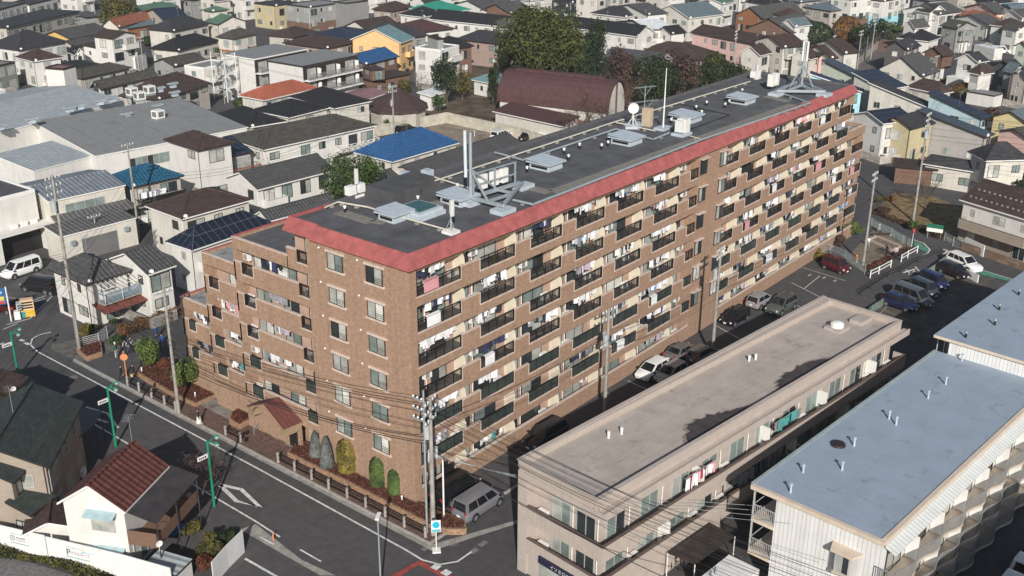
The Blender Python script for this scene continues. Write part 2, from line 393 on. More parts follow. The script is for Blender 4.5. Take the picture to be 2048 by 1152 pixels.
    for k in range(7, 0, -1):
        for ui, (u0, u1, r0, r1) in enumerate(units):
            o, z = balcony(k, u0, u1, r0, r1); bal = finish(o); BAL.append((bal, k, ui, u0, u1, r0, r1))
            if k > 1: put(rail_mesh(r1-r0, k <= 3), 'railing', bal, (r0, .06, z+.06))
            L = u1-u0
            if ui not in (6, 12): put(scr_me, 'partition_screen', bal, (u1-.05, .12, z+.06))
            if ui == 0: door(bal, 1.6, z, 1.9, 2.0, 'x', 0, 1.3); door(bal, 4.2, z, 1.7, 2.0, 'x', 0, 1.3)
            elif L > 5: door(bal, u0+.95, z, 1.4, 2.0, 'x', 0, 1.3, 1); door(bal, u0+3.55, z, 2.7, 2.05, 'x', 0, 1.3)
            else: door(bal, u0+1.4, z, 2.2, 2.0, 'x', 0, 1.3)
            pp = MB(); pp.tube((u0+2.0 if L > 5 else u0+.3, 1.2, z), (u0+2.0 if L > 5 else u0+.3, 1.2, z+2.6), .05, n=6); pp.build('downpipe', [M['white']], bal)
            if rr.random() < .7: put(ac_me, 'air_conditioner', bal, (u0+rr.choice((1.9, 4.9 if L > 5 else 2.4)), 1.0, z+rr.choice((.02, .02, 1.0))))
        if k <= 5:     # the extra bay beyond the end of the top storeys
            o, z = balcony(k, 77.45, 82.4, 78.6, 82.2); bal = finish(o); BAL.append((bal, k, 13, 77.45, 82.4, 78.6, 82.2))
            if k > 1: put(rail_mesh(3.6, k <= 3), 'railing', bal, (78.6, .06, z+.06))
            door(bal, 80.3, z, 2.1, 2.0, 'x', 0, 1.3); put(scr_me, 'partition_screen', bal, (77.5, .12, z+.06))
    # beam under the roof edge
    q = MB()
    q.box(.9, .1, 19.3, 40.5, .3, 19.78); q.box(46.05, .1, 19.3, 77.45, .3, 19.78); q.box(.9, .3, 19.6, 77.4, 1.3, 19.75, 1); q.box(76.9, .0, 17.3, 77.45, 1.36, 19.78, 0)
    for k in range(2, 8):  # closing return walls
        q.box(82.2, .2, F(1), 82.4, 1.3, 14.0) if k == 2 else None
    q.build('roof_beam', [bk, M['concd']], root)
    # --- windows of the street end
    for k in range(2, 8):
        z = F(k)
        for y0, y1 in ((2.45, 4.5), (6.65, 8.65)):
            yc = (y0+y1)/2
            wn = put(win_mesh(1.7, 1.34, 'bronze', 2 | (rr.choice((1,2,1,0)) << 2) | (rr.choice((3,1,3,2)) << 4), 2, True), 'window', root, (-.03, yc, z+1.13), -math.pi/2)
            for nm_, z0_, z1_, dx_ in (('sill', -.82, -.66, .1), ('lintel', .68, .86, .1)):
                q_ = MB(); q_.box(-(y1-y0)/2, -dx_, z0_, (y1-y0)/2, .03, z1_); q_.build(nm_, [tr], wn)
        vb = MB()
        for y in (5.2, 9.4): vb.sphere((-.04, y, z+1.9), .09, 0, 6, 4)
        vb.build('vent_hood', [M['white']], root)
        # small balcony with rail beside them
        o = MB()
        o.box(.0, 10.95, z-.67, .2, 13.3, z); o.box(.2, 10.95, z-.22, .84, 13.2, z, 2)
        o.box(.0, 12.1, z, .2, 13.3, z+1.03); o.box(-.03, 12.1, z+1.03, .23, 13.3, z+1.1, 1); o.box(-.03, 10.93, z, .2, 12.14, z+.07, 1)
        bal = finish(o); rl = put(rail_mesh(1.15, k <= 3), 'railing', bal, (.06, 12.1, z+.06), -math.pi/2)
        door(bal, 11.5, z, 1.0, 1.9, 'y', 0, .86, 2)
        if rr.random() < .5: put(ac_me, 'air_conditioner', bal, (.45, 11.4, z+.02), -math.pi/2)
    # --- stepped wings on the street end
    for off, y0, y1, ry0, ry1, ks in ((0.0, 13.3, 20.2, 17.73, 19.2, (6, 5, 4, 3, 2)), (0.6, 20.2, 25.5, 23.44, 24.83, (5, 4, 3, 2)), (1.2, 25.5, 30.4, 28.42, 29.48, (3, 2))):
        for k in ks:
            o, z = balcony(k, y0, y1, ry0, ry1, 'y', off); bal = finish(o)
            put(rail_mesh(ry1-ry0, k <= 3), 'railing', bal, (off+.06, ry1, z+.06), -math.pi/2)
            n = 2 if y1-y0 > 6 else 1
            for i in range(n):
                put(win_mesh(1.9, 2.0, 'bronze', 2 | (rr.choice((1,2,1,3)) << 2) | (rr.choice((1,3,2,0)) << 4)), 'glass_door', bal, (off+1.27, y0+(y1-y0)*(i+.5)/n-.3, z+1.08), -math.pi/2)
                if rr.random() < .7: put(ac_me, 'air_conditioner', bal, (off+1.0, y0+(y1-y0)*(i+.5)/n+1.2, z+rr.choice((.02,.02,.9))), -math.pi/2)
            
            if off: put(scr_me, 'partition_screen', bal, (off+.12, y0+1.0, z+.06), -math.pi/2)
            BAL.append((bal, k, 20+int(off*5), y0, y1, ry0, ry1))
        e = MB(); e.box(off, y1-.18, ks[-1]*2.8-2.3, off+1.36, y1, F(ks[0])+2.1); e.build('end_wall', [bk], root)
        g = MB(); g.box(off, y0, 0, off+.25, y1, 3.1-.67); g.build('ground_floor_wall', [bk], root)
    # stair bay windows
    for k in range(2, 8):
        z = F(k)
        for x in (41.3, 45.2):
            wn = put(win_mesh(1.3, 1.5, 'bronze', gk(rr), 2), 'window', root, (x, -.03, z+1.0)); s = MB(); s.box(-.75, -.32, .82, .75, .03, .9); s.build('hood', [tr], wn)
    # service door, gas meters on ground floor
    d = MB(); d.box(3.0, -.05, 0.02, 4.4, 0, 2.1); d.build('service_door', [M['black']], root)
    return root, BAL
APT, BAL = apartment()
# ================================================================ houses
def tl(o, q): return (o[0]+q[0]/4.0, o[1]+q[1]/4.0)
TO = {'A': (0,0), 'B': (512,0), 'C': (1024,0), 'D': (1536,0), 'E': (0,288), 'F': (512,288), 'H': (1536,288), 'I': (0,576), 'M': (0,864), 'W': None, 'Z': None}
def px(t, q):
    if t == 'P': return q
    if t == 'Z': return (1480+q[0]/7.877, 60+q[1]/7.877)
    if t == 'K': return (640+q[0]/4.448, 220+q[1]/4.448)
    return tl(TO[t], q)
def RM_(name, col, pat='slate', **k): M[name] = mat('roof_'+name, col, k.pop('rough', 0.75), k.pop('var', .16), k.pop('vs', 1.2), pat, **k)
RM_('dk', (0.040, 0.040, 0.045)); RM_('blk', (0.020, 0.020, 0.023)); RM_('grey', (0.085, 0.083, 0.082)); RM_('olive', (0.075, 0.070, 0.058)); RM_('brown', (0.062, 0.040, 0.034)); RM_('maroon', (0.085, 0.040, 0.040), 'seam', pw=.5)
RM_('kawara', (0.095, 0.095, 0.095), 'tile', col2=(0.04, 0.04, 0.042)); RM_('kawarab', (0.09, 0.095, 0.105), 'tile', col2=(0.035, 0.037, 0.042)); RM_('orange', (0.42, 0.13, 0.075), 'tile', col2=(0.25, 0.07, 0.04)); RM_('redtile', (0.135, 0.045, 0.035), 'tile', col2=(0.055, 0.018, 0.015))
RM_('bluetile', (0.03, 0.125, 0.30), 'tile', col2=(0.010, 0.04, 0.11)); RM_('tealtile', (0.015, 0.115, 0.20), 'tile', col2=(0.006, 0.045, 0.09)); RM_('teal', (0.15, 0.25, 0.27), 'seam'); RM_('green', (0.09, 0.17, 0.12), 'seam'); RM_('emerald', (0.03, 0.26, 0.19), 'seam'); RM_('navy', (0.030, 0.048, 0.10), 'seam')
RM_('solar', (0.014, 0.018, 0.032), 'solar', col2=(0.12, 0.13, 0.15), rough=.3, var=.05); RM_('solarg', (0.045, 0.06, 0.075), 'solar', col2=(0.10, 0.12, 0.12), rough=.35, var=.05)
RM_('flat', (0.225, 0.23, 0.23), 'vstrips', var=.08, pw=3.2, col2=(.17,.175,.175), stain=(.4,.15,.56)); RM_('flatd', (0.085, 0.085, 0.088), None, var=.2); RM_('whiteroof', (0.66, 0.68, 0.69), None); RM_('corrb', (0.235, 0.26, 0.295), 'corr', col2=(0.145, 0.165, 0.19)); RM_('corrl', (0.36, 0.395, 0.41), 'corr', col2=(0.29, 0.325, 0.345), var=.12, stain=(.3,.15,.55)); RM_('corrg', (0.15, 0.15, 0.15), 'corr', col2=(0.07, 0.07, 0.07)); RM_('rust', (0.26, 0.10, 0.06), 'seam'); RM_('darkgreen', (0.038, 0.048, 0.044)); RM_('pinkm', (0.26, 0.15, 0.16), 'seam'); RM_('slateb', (0.12, 0.16, 0.18), 'seam')
def WM_(name, col, pat='siding', **k): M['w_'+name] = mat('wall_'+name, col, .8, k.pop('var', .07), k.pop('vs', .8), pat, **k)
WM_('white', (0.66, 0.645, 0.61), None, streak=.09, stain=(.8,.08,.55)); WM_('cream', (0.60, 0.57, 0.51), 'siding', col2=(.49, .46, .41), streak=.12); WM_('beige', (0.45, 0.415, 0.365), 'siding', col2=(.36, .33, .29), streak=.12); WM_('grey', (0.30, 0.30, 0.29), 'siding', col2=(.24, .24, .23)); WM_('dgrey', (0.095, 0.09, 0.088), 'siding', col2=(.07, .07, .07)); WM_('brown', (0.17, 0.10, 0.07), 'siding', col2=(.11, .07, .05)); WM_('wood', (0.30, 0.13, 0.06), 'seam', col2=(.15, .07, .035)); WM_('yellow', (0.62, 0.42, 0.13), None); WM_('peach', (0.72, 0.47, 0.22), None); WM_('pink', (0.68, 0.46, 0.41), None); WM_('cyan', (0.36, 0.66, 0.74), None); WM_('pblue', (0.45, 0.60, 0.63), None); WM_('navy', (0.035, 0.045, 0.065), 'siding'); WM_('sand', (0.50, 0.43, 0.27), None); WM_('lgrey', (0.40, 0.38, 0.36), 'panel', col2=(.3, .29, .28)); WM_('mesh', (0.24, 0.24, 0.24), 'vstrips', pw=.9); WM_('pbrown', (0.34, 0.25, 0.22), 'siding', col2=(.27, .2, .18)); WM_('ggrey', (0.20, 0.22, 0.19), None); WM_('lyellow', (0.66, 0.56, 0.30), None); WM_('taupe', (0.32, 0.27, 0.22), 'siding', col2=(.26, .22, .18)); WM_('pgreen', (0.50, 0.54, 0.44), None)

dish = MB()
for i in range(10):
    a0, a1 = 2*math.pi*i/10, 2*math.pi*(i+1)/10
    dish.poly([(0, .05, 0), (.25*math.cos(a1), 0, .25*math.sin(a1)), (.25*math.cos(a0), 0, .25*math.sin(a0))][::-1]); dish.poly([(0, .07, 0), (.25*math.cos(a1), .02, .25*math.sin(a1)), (.25*math.cos(a0), .02, .25*math.sin(a0))])
dish.tube((0, .07, -.05), (0, .07, -.6), .02, n=5); dish.tube((0, 0, -.2), (0, -.28, -.02), .012, n=4); DISH = dish.mesh('satellite_dish', [M['white']])
an = MB(); an.tube((0,0,0), (0,0,2.2), .02, n=5); an.tube((-.6,0,2.1), (.6,0,2.1), .012, n=4)
for i in range(6): an.tube((-.5+.2*i,-.35,2.1), (-.5+.2*i,.35,2.1), .008, n=3)
ANT = an.mesh('aerial', [M['steel']])
acm = MB(); acm.box(-.4,-.3,0,.4,0,.6); ACH = acm.mesh('air_conditioner', [M['white']])
RNG = random.Random(11)
HOUSES = []
def house(label, t, z, N, L=None, R_=None, roof='h', rise=1.6, rm='dk', wm='white', oh=.45, w=None, d=None, st=None, name='house', cat='house', frame=None, win=True, zL=None, zR=None, balc=None, extras=True, wall_dz=0, wdens=1.0, fas=None, group=None, rot=None, wm2=None, z0=0.0):
    n = G(*px(t, N), z)
    th, wt = 0.0, 0.0
    if R_ is not None:
        e = G(*px(t, R_), z if zR is None else zR)-n; W_ = math.hypot(e.x, e.y); th += math.atan2(e.y, e.x)*W_; wt += W_; a1 = math.atan2(e.y, e.x)
        w = w or W_
    if L is not None:
        e = G(*px(t, L), z if zL is None else zL)-n; D_ = math.hypot(e.x, e.y); a2 = math.atan2(-e.x, e.y); th += a2*D_; wt += D_
        d = d or D_
        if R_ is not None and abs(a1-a2) > .3: print('SKEW', label, round(math.degrees(a1)), round(math.degrees(a2)), round(w, 1), round(d, 1))
    th = th/wt if wt else 0.0
    if rot is not None: th = R(rot)
    if w > 30 or d > 30 or w < 2 or d < 2: print('SIZE', label, round(w, 1), round(d, 1))
    st = st or max(1, round((z-z0)/2.8))
    root = thing(name, label, cat, (n.x, n.y, z0), th, group)
    zz = z-z0
    wall = MB(); rf = MB(); fm = M[fas] if fas else (M['white'] if wm in ('white', 'cream') and RNG.random() < .6 else M['bronze'])
    o = oh; x0, x1, y0, y1 = o, w-o, o, d-o
    if roof == 'f':
        zt = zz; top = {k: [] for k in 'abcd'}; H4 = (zt,)*4
        rf.box(x0+.15, y0+.15, zz-.3, x1-.15, y1-.15, zz-.12, 0)
        for q in ((x0, y0, x1, y0+.15), (x0, y1-.15, x1, y1), (x0, y0+.15, x0+.15, y1-.15), (x1-.15, y0+.15, x1, y1-.15)): rf.box(q[0], q[1], zz-.3, q[2], q[3], zz+.12, 1)
        zc = [zz-.3]*4; mids = {}
    elif roof == 'eave':      # flat roof slab that overhangs
        rf.box(0, 0, zz-.25, w, d, zz, 1, 0); zc = [zz-.25]*4; mids = {}
    else:
        T_ = .16
        if roof == 'h':
            s = min(w, d)/2; sl = rise/s
            if w >= d: r0, r1 = (s, d/2), (w-s, d/2)
            else: r0, r1 = (w/2, s), (w/2, d-s)
            P0, P1, P2, P3 = (0,0,zz), (w,0,zz), (w,d,zz), (0,d,zz); A_, B_ = (*r0, zz+rise), (*r1, zz+rise)
            fs = ([P0,P1,B_,A_], [P1,P2,B_], [P2,P3,A_,B_], [P3,P0,A_]) if w >= d else ([P0,P1,A_], [P1,P2,B_,A_], [P2,P3,B_], [P3,P0,A_,B_])
            for f in fs: rf.poly(f, 0)
            lo = [(p[0], p[1], zz-T_) for p in (P0,P1,P2,P3)]; rf.poly(lo[::-1], 1)
            for i in range(4): j = (i+1) % 4; q = (P0,P1,P2,P3); rf.poly([lo[i], lo[j], q[j], q[i]], 1)
            for a, b in ((P0, A_), (P1, A_ if w < d else B_), (P2, B_), (P3, B_ if w < d else A_), (A_, B_)):
                if (Vector(a)-Vector(b)).length > .5: rf.obox(a, b, .22, .16, 0)
            zc = [zz-.02+sl*o*.6]*4; mids = {}
        elif roof == 'barrel':
            K = 12; ar = [(w/2-w/2*math.cos(math.pi*i/K), rise*math.sin(math.pi*i/K)) for i in range(K+1)]
            for (xa, za), (xb, zb) in zip(ar, ar[1:]): rf.poly([(xa,0,zz+za),(xb,0,zz+zb),(xb,d,zz+zb),(xa,d,zz+za)], 0, True)
            for yy in (0, d):
                for (xa, za), (xb, zb) in zip(ar, ar[1:]): rf.obox((xa,yy,zz+za), (xb,yy,zz+zb), .3, .3, 1)
            g_ = [(xa*.94+w*.03, o, zz+za*.94) for xa, za in ar]; wall.poly(g_[::-1], 0); wall.poly([(a_, d-o, c_) for a_, b_, c_ in g_], 0)
            wall.box(w/2-.35, o-.12, 0, w/2+.35, o-.01, zz+rise*.92, 1)
            rf.obox((w/2, d*.12, zz+rise+.1), (w/2, d*.92, zz+rise+.1), 1.2, .5, 1)
            zc = [zz]*4; mids = {}
        elif roof in ('gx', 'gy'):
            if roof == 'gx':
                sl = rise/(d/2)
                rf.slab([(0,0,zz),(w,0,zz),(w,d/2,zz+rise),(0,d/2,zz+rise)], T_, 0, 1); rf.slab([(0,d/2,zz+rise),(w,d/2,zz+rise),(w,d,zz),(0,d,zz)], T_, 0, 1)
                rf.obox((-.02,d/2,zz+rise+.02), (w+.02,d/2,zz+rise+.02), .24, .14, 0)
                zc = [zz+sl*o-T_-.02]*4; mids = {'b': (d/2, zz+rise-T_-.02), 'd': (d/2, zz+rise-T_-.02)}
            else:
                sl = rise/(w/2)
                rf.slab([(0,0,zz),(w/2,0,zz+rise),(w/2,d,zz+rise),(0,d,zz)], T_, 0, 1); rf.slab([(w/2,0,zz+rise),(w,0,zz),(w,d,zz),(w/2,d,zz+rise)], T_, 0, 1)
                rf.obox((w/2,-.02,zz+rise+.02), (w/2,d+.02,zz+rise+.02), .24, .14, 0)
                zc = [zz+sl*o-T_-.02]*4; mids = {'a': (w/2, zz+rise-T_-.02), 'c': (w/2, zz+rise-T_-.02)}
        else:
            hx = {'sb': (0,0,1,1), 'sbn': (1,1,0,0), 'sa': (0,1,1,0), 'san': (1,0,0,1)}[roof]
            q = [(0,0),(w,0),(w,d),(0,d)]
            rf.slab([(q[i][0], q[i][1], zz+rise*hx[i]) for i in range(4)], T_, 0, 1)
            def zr(x, y): return zz+rise*(y/d if roof == 'sb' else 1-y/d if roof == 'sbn' else x/w if roof == 'sa' else 1-x/w)-T_-.02
            zc = [zr(x0,y0), zr(x1,y0), zr(x1,y1), zr(x0,y1)]; mids = {}
    c = [(x0,y0),(x1,y0),(x1,y1),(x0,y1)]
    for i, s in enumerate('acsd'.replace('s', 'c').replace('acc', 'adc') if False else 'a*c*'):
        j = (i+1) % 4
        pts = [(*c[i], 0), (*c[j], 0), (*c[j], zc[j])]
        key = ('a', 'd', 'c', 'b')[i]
        if key in mids:
            m_, zm = mids[key]
            pts.append({'a': (m_, y0, zm), 'c': (m_, y1, zm), 'b': (x0, m_, zm), 'd': (x1, m_, zm)}[key])
        pts.append((*c[i], zc[i])); wall.poly(pts, 0)
    if wm2:   # a lower storey of another colour, proud of the wall
        wall.box(x0-.03, y0-.03, 0, x1, y0, zz*.48, 1); wall.box(x0-.03, y0, 0, x0, y1, zz*.48, 1)
    wall.build('wall', [M['w_'+wm], M['w_'+(wm2 or wm)]], root)
    rf.build('roof', [M[rm], fm], root)
    # windows on the two sides that look to the south and west
    fr = frame or RNG.choice(('bronze', 'alu', 'alu', 'bronze'))
    if win:
        for side, ln in (('a', w-2*o), ('b', d-2*o)):
            n_ = max(1, int(ln/2.9*wdens))
            for s in range(st):
                for i in range(n_):
                    if RNG.random() < .16: continue
                    wd, hh = RNG.choice(((1.7, 1.1), (1.7, 1.7), (.8, 1.0), (1.2, 1.1), (.6, .9), (1.7, 1.1))) if side == 'b' else RNG.choice(((1.7, 1.8), (1.7, 1.1), (2.4, 1.8), (1.2, 1.1)))
                    if ln/n_ < wd+.3: wd = max(.5, ln/n_-.5)
                    q = (i+.5)*ln/n_+RNG.uniform(-.2, .2); zc_ = s*zz/st+(1.55 if hh < 1.5 else 1.25)
                    if zc_+hh/2 > zz-.25: zc_ = zz-.3-hh/2
                    me = win_mesh(wd, hh, fr, gk(RNG), 2 if wd > 1 else 1)
                    if side == 'a': put(me, 'window', root, (x0+q, y0-.02 - (.03 if wm2 and s == 0 else 0), zc_))
                    else: put(me, 'window', root, (x0-.02 - (.03 if wm2 and s == 0 else 0), y0+q, zc_), -math.pi/2)
    if balc is None: balc = extras and st >= 2 and w > 6 and RNG.random() < .45
    if balc:
        b = MB(); bx0 = x0+(w-2*o)*RNG.choice((.05, .4)); bx1 = min(x1-.2, bx0+RNG.uniform(3, 4.5)); bz = zz/st*(st-1)
        b.box(bx0, y0-1.1, bz-.15, bx1, y0-.02, bz+.05, 0); b.box(bx0, y0-1.1, bz+.05, bx1, y0-.98, bz+1.0, 0); b.box(bx0, y0-.98, bz+.05, bx0+.1, y0-.02, bz+1.0, 0); b.box(bx1-.1, y0-.98, bz+.05, bx1, y0-.02, bz+1.0, 0); b.box(bx0-.02, y0-1.13, bz+1.0, bx1+.02, y0-.95, bz+1.06, 1)
        b.build('balcony', [M['w_'+wm], M['alu']], root)
    if extras:
        if RNG.random() < .5: put(ACH, 'air_conditioner', root, (x0+RNG.uniform(.6, max(.7, w-2*o-.6)), y0-.03, .05))
        if RNG.random() < .4: put(DISH, 'satellite_dish', root, (x0+.2, y0-.35, zz-.1+.3), -.6)
        if RNG.random() < .45 and roof not in ('f', 'eave'): put(ANT, 'aerial', root, (w/2, d/2, zz+rise*(1 if roof[0] != 's' else .5)), 0.5)
        p = MB(); p.tube((x0-.05, y0+.15, .05), (x0-.05, y0+.15, zz-.05), .045, n=5); p.build('downpipe', [RNG.choice((M['bronze'], M['white']))], root)
    HOUSES.append(root); root['w'] = w; root['d'] = d
    return root
H = house
# --- upper left quarter
H('long beige two storey apartment house with green glass balcony fronts at the upper left', 'A', 6.6, (50,222), None, (650,85), 'sbn', .01, 'dk', 'beige', d=11, frame='bronze', wdens=1.3, balc=False)
H('white walled apartment house behind the beige one with green glass balconies', 'A', 9, (-60,95), None, (232,18), 'f', 0, 'flatd', 'white', d=9)
H('white house with dark flat roof behind the beige apartment house', 'A', 6.6, (236,40), None, (480,-18), 'f', 0, 'dk', 'white', d=8)
H('big white house with dark hipped roof carrying white zigzag snow guards at the left edge', 'A', 6, (150,402), (-10,350), (465,325), 'h', 2.8, 'dk', 'white')
H('small white house under a dark brown pyramid roof below the zigzag roof', 'A', 5.4, (265,492), (165,450), (478,452), 'h', 1.7, 'brown', 'white')
H('grey green flat roofed house at the left edge', 'A', 5.5, (-60,540), None, (148,494), 'f', 0, 'flat', 'ggrey', d=7)
H('yellow walled house with grey gable roof', 'A', 5.4, (560,312), (475,268), (735,238), 'gx', 1.5, 'grey', 'yellow')
H('low house with grey hipped roof in front of the yellow walled house', 'A', 4.2, (590,372), (556,350), (768,300), 'gx', 1.1, 'grey', 'beige')
H('small white gabled house with black roof beside the white three storey house', 'A', 4.8, (600,442), (495,425), (690,440), 'gy', 1.4, 'blk', 'white')
H('low house with black hipped roof in front of the small white gable', 'A', 3.4, (560,588), (515,510), (765,515), 'h', 1.2, 'blk', 'white')
H('white three storey house with brown roof and lower brown lean-to', 'A', 8.2, (892,308), (765,283), (1072,266), 'gy', 1.0, 'brown', 'white', name='house', frame='bronze')
H('white side wing with brown roof on the white three storey house', 'A', 5.0, (934,412), (750,368), (1000,366), 'sb', .8, 'brown', 'white', extras=False)
H('white low annex with flat terrace roof right of the white three storey house', 'A', 3.2, (1085,465), None, (1190,425), 'f', 0, 'flat', 'white', d=4, extras=False)
H('large cream house with dark hipped roof and tall slit windows', 'A', 6.2, (1380,252), (1198,228), (1658,186), 'h', 2.2, 'dk', 'cream')
H('single storey cream house with black hipped roof below the slit window house', 'A', 3.5, (1420,408), (1238,378), (1712,320), 'h', 2.0, 'blk', 'cream')
H('cream three storey block with shallow green hipped roof', 'A', 8.6, (1690,92), (1605,78), (1840,76), 'h', .8, 'green', 'cream')
H('cream gabled house with green roof in front of the green topped block', 'A', 6.2, (1742,196), (1680,165), (1950,164), 'gy', 1.6, 'green', 'cream')
H('house with olive hipped roof and orange timber upper wall', 'A', 5.4, (1862,310), (1738,292), (2050,266), 'h', 1.4, 'olive', 'cream', wm2='wood')
H('old house with orange brown gable roof and cream gable end', 'A', 4.0, (945,218), (845,203), (1225,136), 'gx', 1.9, 'rust', 'cream')
H('timber house with blue grey roof in front of the orange brown roof', 'A', 3.2, (1030,228), (968,203), (1300,172), 'gx', .8, 'slateb', 'wood')
H('house with long black solar roof behind the orange brown roof', 'A', 5.2, (1300,158), (1180,95), (1500,135), 'gx', 1.8, 'solar', 'beige')
H('long low house with green grey roof right of the big dark tree', 'A', 4.6, (1085,112), None, (1430,48), 'gx', 1.2, 'green', 'beige', d=8)
H('brown two storey house with olive grey hipped roof behind the warehouse', 'A', 5.2, (652,628), (562,590), (986,532), 'h', 1.2, 'olive', 'beige', wm2='brown')
H('white house with long olive grey gable roof next to the warehouse', 'A', 5.0, (800,714), (745,696), (1250,606), 'gx', 1.3, 'olive', 'white')
H('wide house with dark brown hipped roof beyond the grey warehouse roof', 'A', 4.8, (1260,800), (935,770), (1705,667), 'h', 2.6, 'brown', 'beige')
H('small grey tiled house left of the white flat roofed house', 'A', 3.6, (1390,530), (1286,488), (1594,470), 'gx', 1.2, 'olive', 'grey')
H('white flat roofed house with wide corner window beside the stair tower', 'A', 5.8, (1628,550), (1463,522), (1850,494), 'f', 0, 'flat', 'white')
H('white block at the left edge beyond the blue grey warehouse roof', 'A', 8, (-120,760), None, (75,715), 'f', 0, 'flat', 'white', d=8, extras=False)
H('white stair tower with pale top standing on the warehouse corner', 'A', 11.2, (505,552), (411,530), (543,523), 'f', 0, 'pinkm', 'white', name='stair_tower', cat='tower', oh=.05, win=False, extras=False)
H('low grey carport at the back of the yellow walled house', 'A', 2.8, (690,138), (650,95), (772,112), 'eave', 0, 'flatd', 'grey', extras=False, win=False)
# warehouses
W1 = H('long warehouse with pale blue corrugated metal roof at the left edge', 'A', 7.6, (-60,1072), None, (1000,806), 'gx', 1.5, 'corrl', 'white', d=22, oh=.1, win=False, extras=False, name='warehouse', cat='warehouse', fas='white')
W2 = H('white warehouse with smooth grey roof full of vents', 'P', 6.4, (191,312), (122,234), (461,245), 'sb', 1.3, 'flat', 'white', oh=.1, name='warehouse', cat='warehouse', zL=7.7, win=False, extras=False, fas='white')
W3 = H('low warehouse with pale weathered corrugated roof at the left', 'E', 6.0, (268,216), None, (738,94), 'sb', .9, 'corrl', 'white', d=9, oh=.1, name='warehouse', cat='warehouse', win=False, extras=False)
W4 = H('cream workshop with blue grey corrugated roof and canopied front', 'E', 6.2, (386,462), (182,312), (966,312), 'gx', .9, 'corrb', 'cream', oh=.15, name='workshop', cat='workshop', win=False, extras=False)
W5 = H('cream garage with grey shutter and corrugated lean-to roof', 'E', 3.6, (482,744), (412,668), (1058,574), 'sb', .4, 'corrg', 'cream', oh=.12, name='garage', cat='garage', win=False, extras=False)
W6 = H('white two storey works office with dark grey roof at the left edge', 'E', 7.4, (-330,520), None, (282,366), 'f', 0, 'flatd', 'white', d=9, oh=.05, name='office_building', cat='office', win=False, extras=False)
H('house with teal blue tiled hipped roof and laundry balcony', 'E', 5.4, (1035,350), (903,256), (1437,240), 'h', 1.7, 'tealtile', 'beige', balc=True)
H('cream house with black brown hipped roof left of the stepped brick wing', 'E', 5.7, (1452,602), (1203,480), (1992,432), 'h', 1.6, 'brown', 'cream', balc=True)
H('white house with dark solar panelled hipped roof beside the stepped brick wing', 'E', 5.5, (1537,852), (1368,770), (2150,625), 'h', 1.7, 'solar', 'white')
H('white house with brown pyramid roof and red brown windows', 'P', 8.0, (395,301), (336,277), (463,283), 'h', 1.3, 'brown', 'white', frame='bronze')
H('white wing with solar roof and red brown wooden balcony', 'P', 5.4, (465,312), None, (508,303), 'sb', 1.3, 'solar', 'white', d=6, extras=False)
# --- front left corner house with grey tiles
H('white house gable with grey pan tiles and shutter beside the railings', 'E', 5.3, (1176,1050), None, (1412,970), 'gx', 1.6, 'kawara', 'white', d=7.5)
H('white corner house with grey pan tiled hipped roof and blue balcony', 'E', 5.1, (682,1128), (503,965), (966,985), 'h', 1.6, 'kawara', 'white', balc=False)
# --- middle left
H('white two storey house with long grey tiled roof beside the conical green bush', 'F', 5.3, (10,368), None, (640,206), 'gx', 1.6, 'kawara', 'white', d=8)
H('low white outbuilding with grey tiled roof behind the stepped wing', 'F', 3.2, (95,622), (38,560), (602,456), 'gx', 1.0, 'kawara', 'white')
H('low white store with grey tiled roof behind the long brick block', 'F', 3.2, (830,382), None, (1172,272), 'gx', 1.0, 'kawara', 'white', d=4.5)
H('low house with grey tiled roof behind the roof edge of the brick block', 'K', 3.2, (870,600), None, (1800,290), 'gx', 1.2, 'kawara', 'beige', d=6)
H('cream house with bright blue tiled hipped roof and enclosed balcony', 'K', 5.2, (645,462), (415,350), (1130,268), 'h', 2.5, 'bluetile', 'cream', balc=True)
H('cream apartment house with dark roof and white lattice balcony front', 'P', 5.8, (527,300), (470,270), (739,246), 'h', 1.7, 'olive', 'white', balc=False)
H('house with orange tiled hipped roof beside the white apartment blocks', 'B', 5.4, (65,803), (-70,752), (440,692), 'h', 1.6, 'orange', 'cream')
H('house with wide black hipped roof in front of the orange tiled roof', 'B', 5.4, (265,942), (5,870), (555,852), 'h', 1.7, 'blk', 'cream')
H('cream house with black hipped roof between orange tiles and brown pavilion', 'B', 5.5, (627,868), (326,765), (878,797), 'h', 1.8, 'blk', 'cream')
H('house with black hipped roof at the edge of the grey warehouse', 'A', 5.2, (1995,1020), (1780,905), (2260,960), 'h', 1.5, 'blk', 'cream')
AP1 = H('white apartment block with grey flat roof nearest the stair tower', 'P', 8.2, (508,118), (460,104), (598,95), 'eave', 0, 'flat', 'white', oh=.25, win=False, extras=False, name='apartment_building', cat='apartment building')
AP2 = H('white apartment block with two rows of dark framed balconies', 'B', 8.2, (372,528), (86,480), (822,434), 'eave', 0, 'flat', 'white', oh=.25, win=False, extras=False, name='apartment_building', cat='apartment building')
H('peach orange house with pale teal gable roof', 'B', 6.9, (1160,344), (745,318), (1244,318), 'gx', 2.6, 'teal', 'peach', w=7.5, fas='white')
H('modern white three storey house with grey roof tower and glass balustrade', 'B', 8.2, (1476,402), (1277,376), (1617,362), 'f', 0, 'flat', 'white', oh=.05)
H('grey tiled roof tower on the modern white three storey house', 'B', 10.2, (1452,312), (1382,284), (1492,306), 'f', 0, 'dk', 'grey', oh=.03, win=False, extras=False, name='roof_tower', cat='tower', z0=8.0)
H('white house with maroon hipped roof beyond the peach house', 'B', 6.0, (1290,262), (1168,202), (1524,216), 'h', 1.9, 'maroon', 'white')
H('long white house with black roof facing the big evergreen tree', 'B', 6.0, (1985,214), (1383,152), None, 'gy', 2.0, 'blk', 'white', w=8)
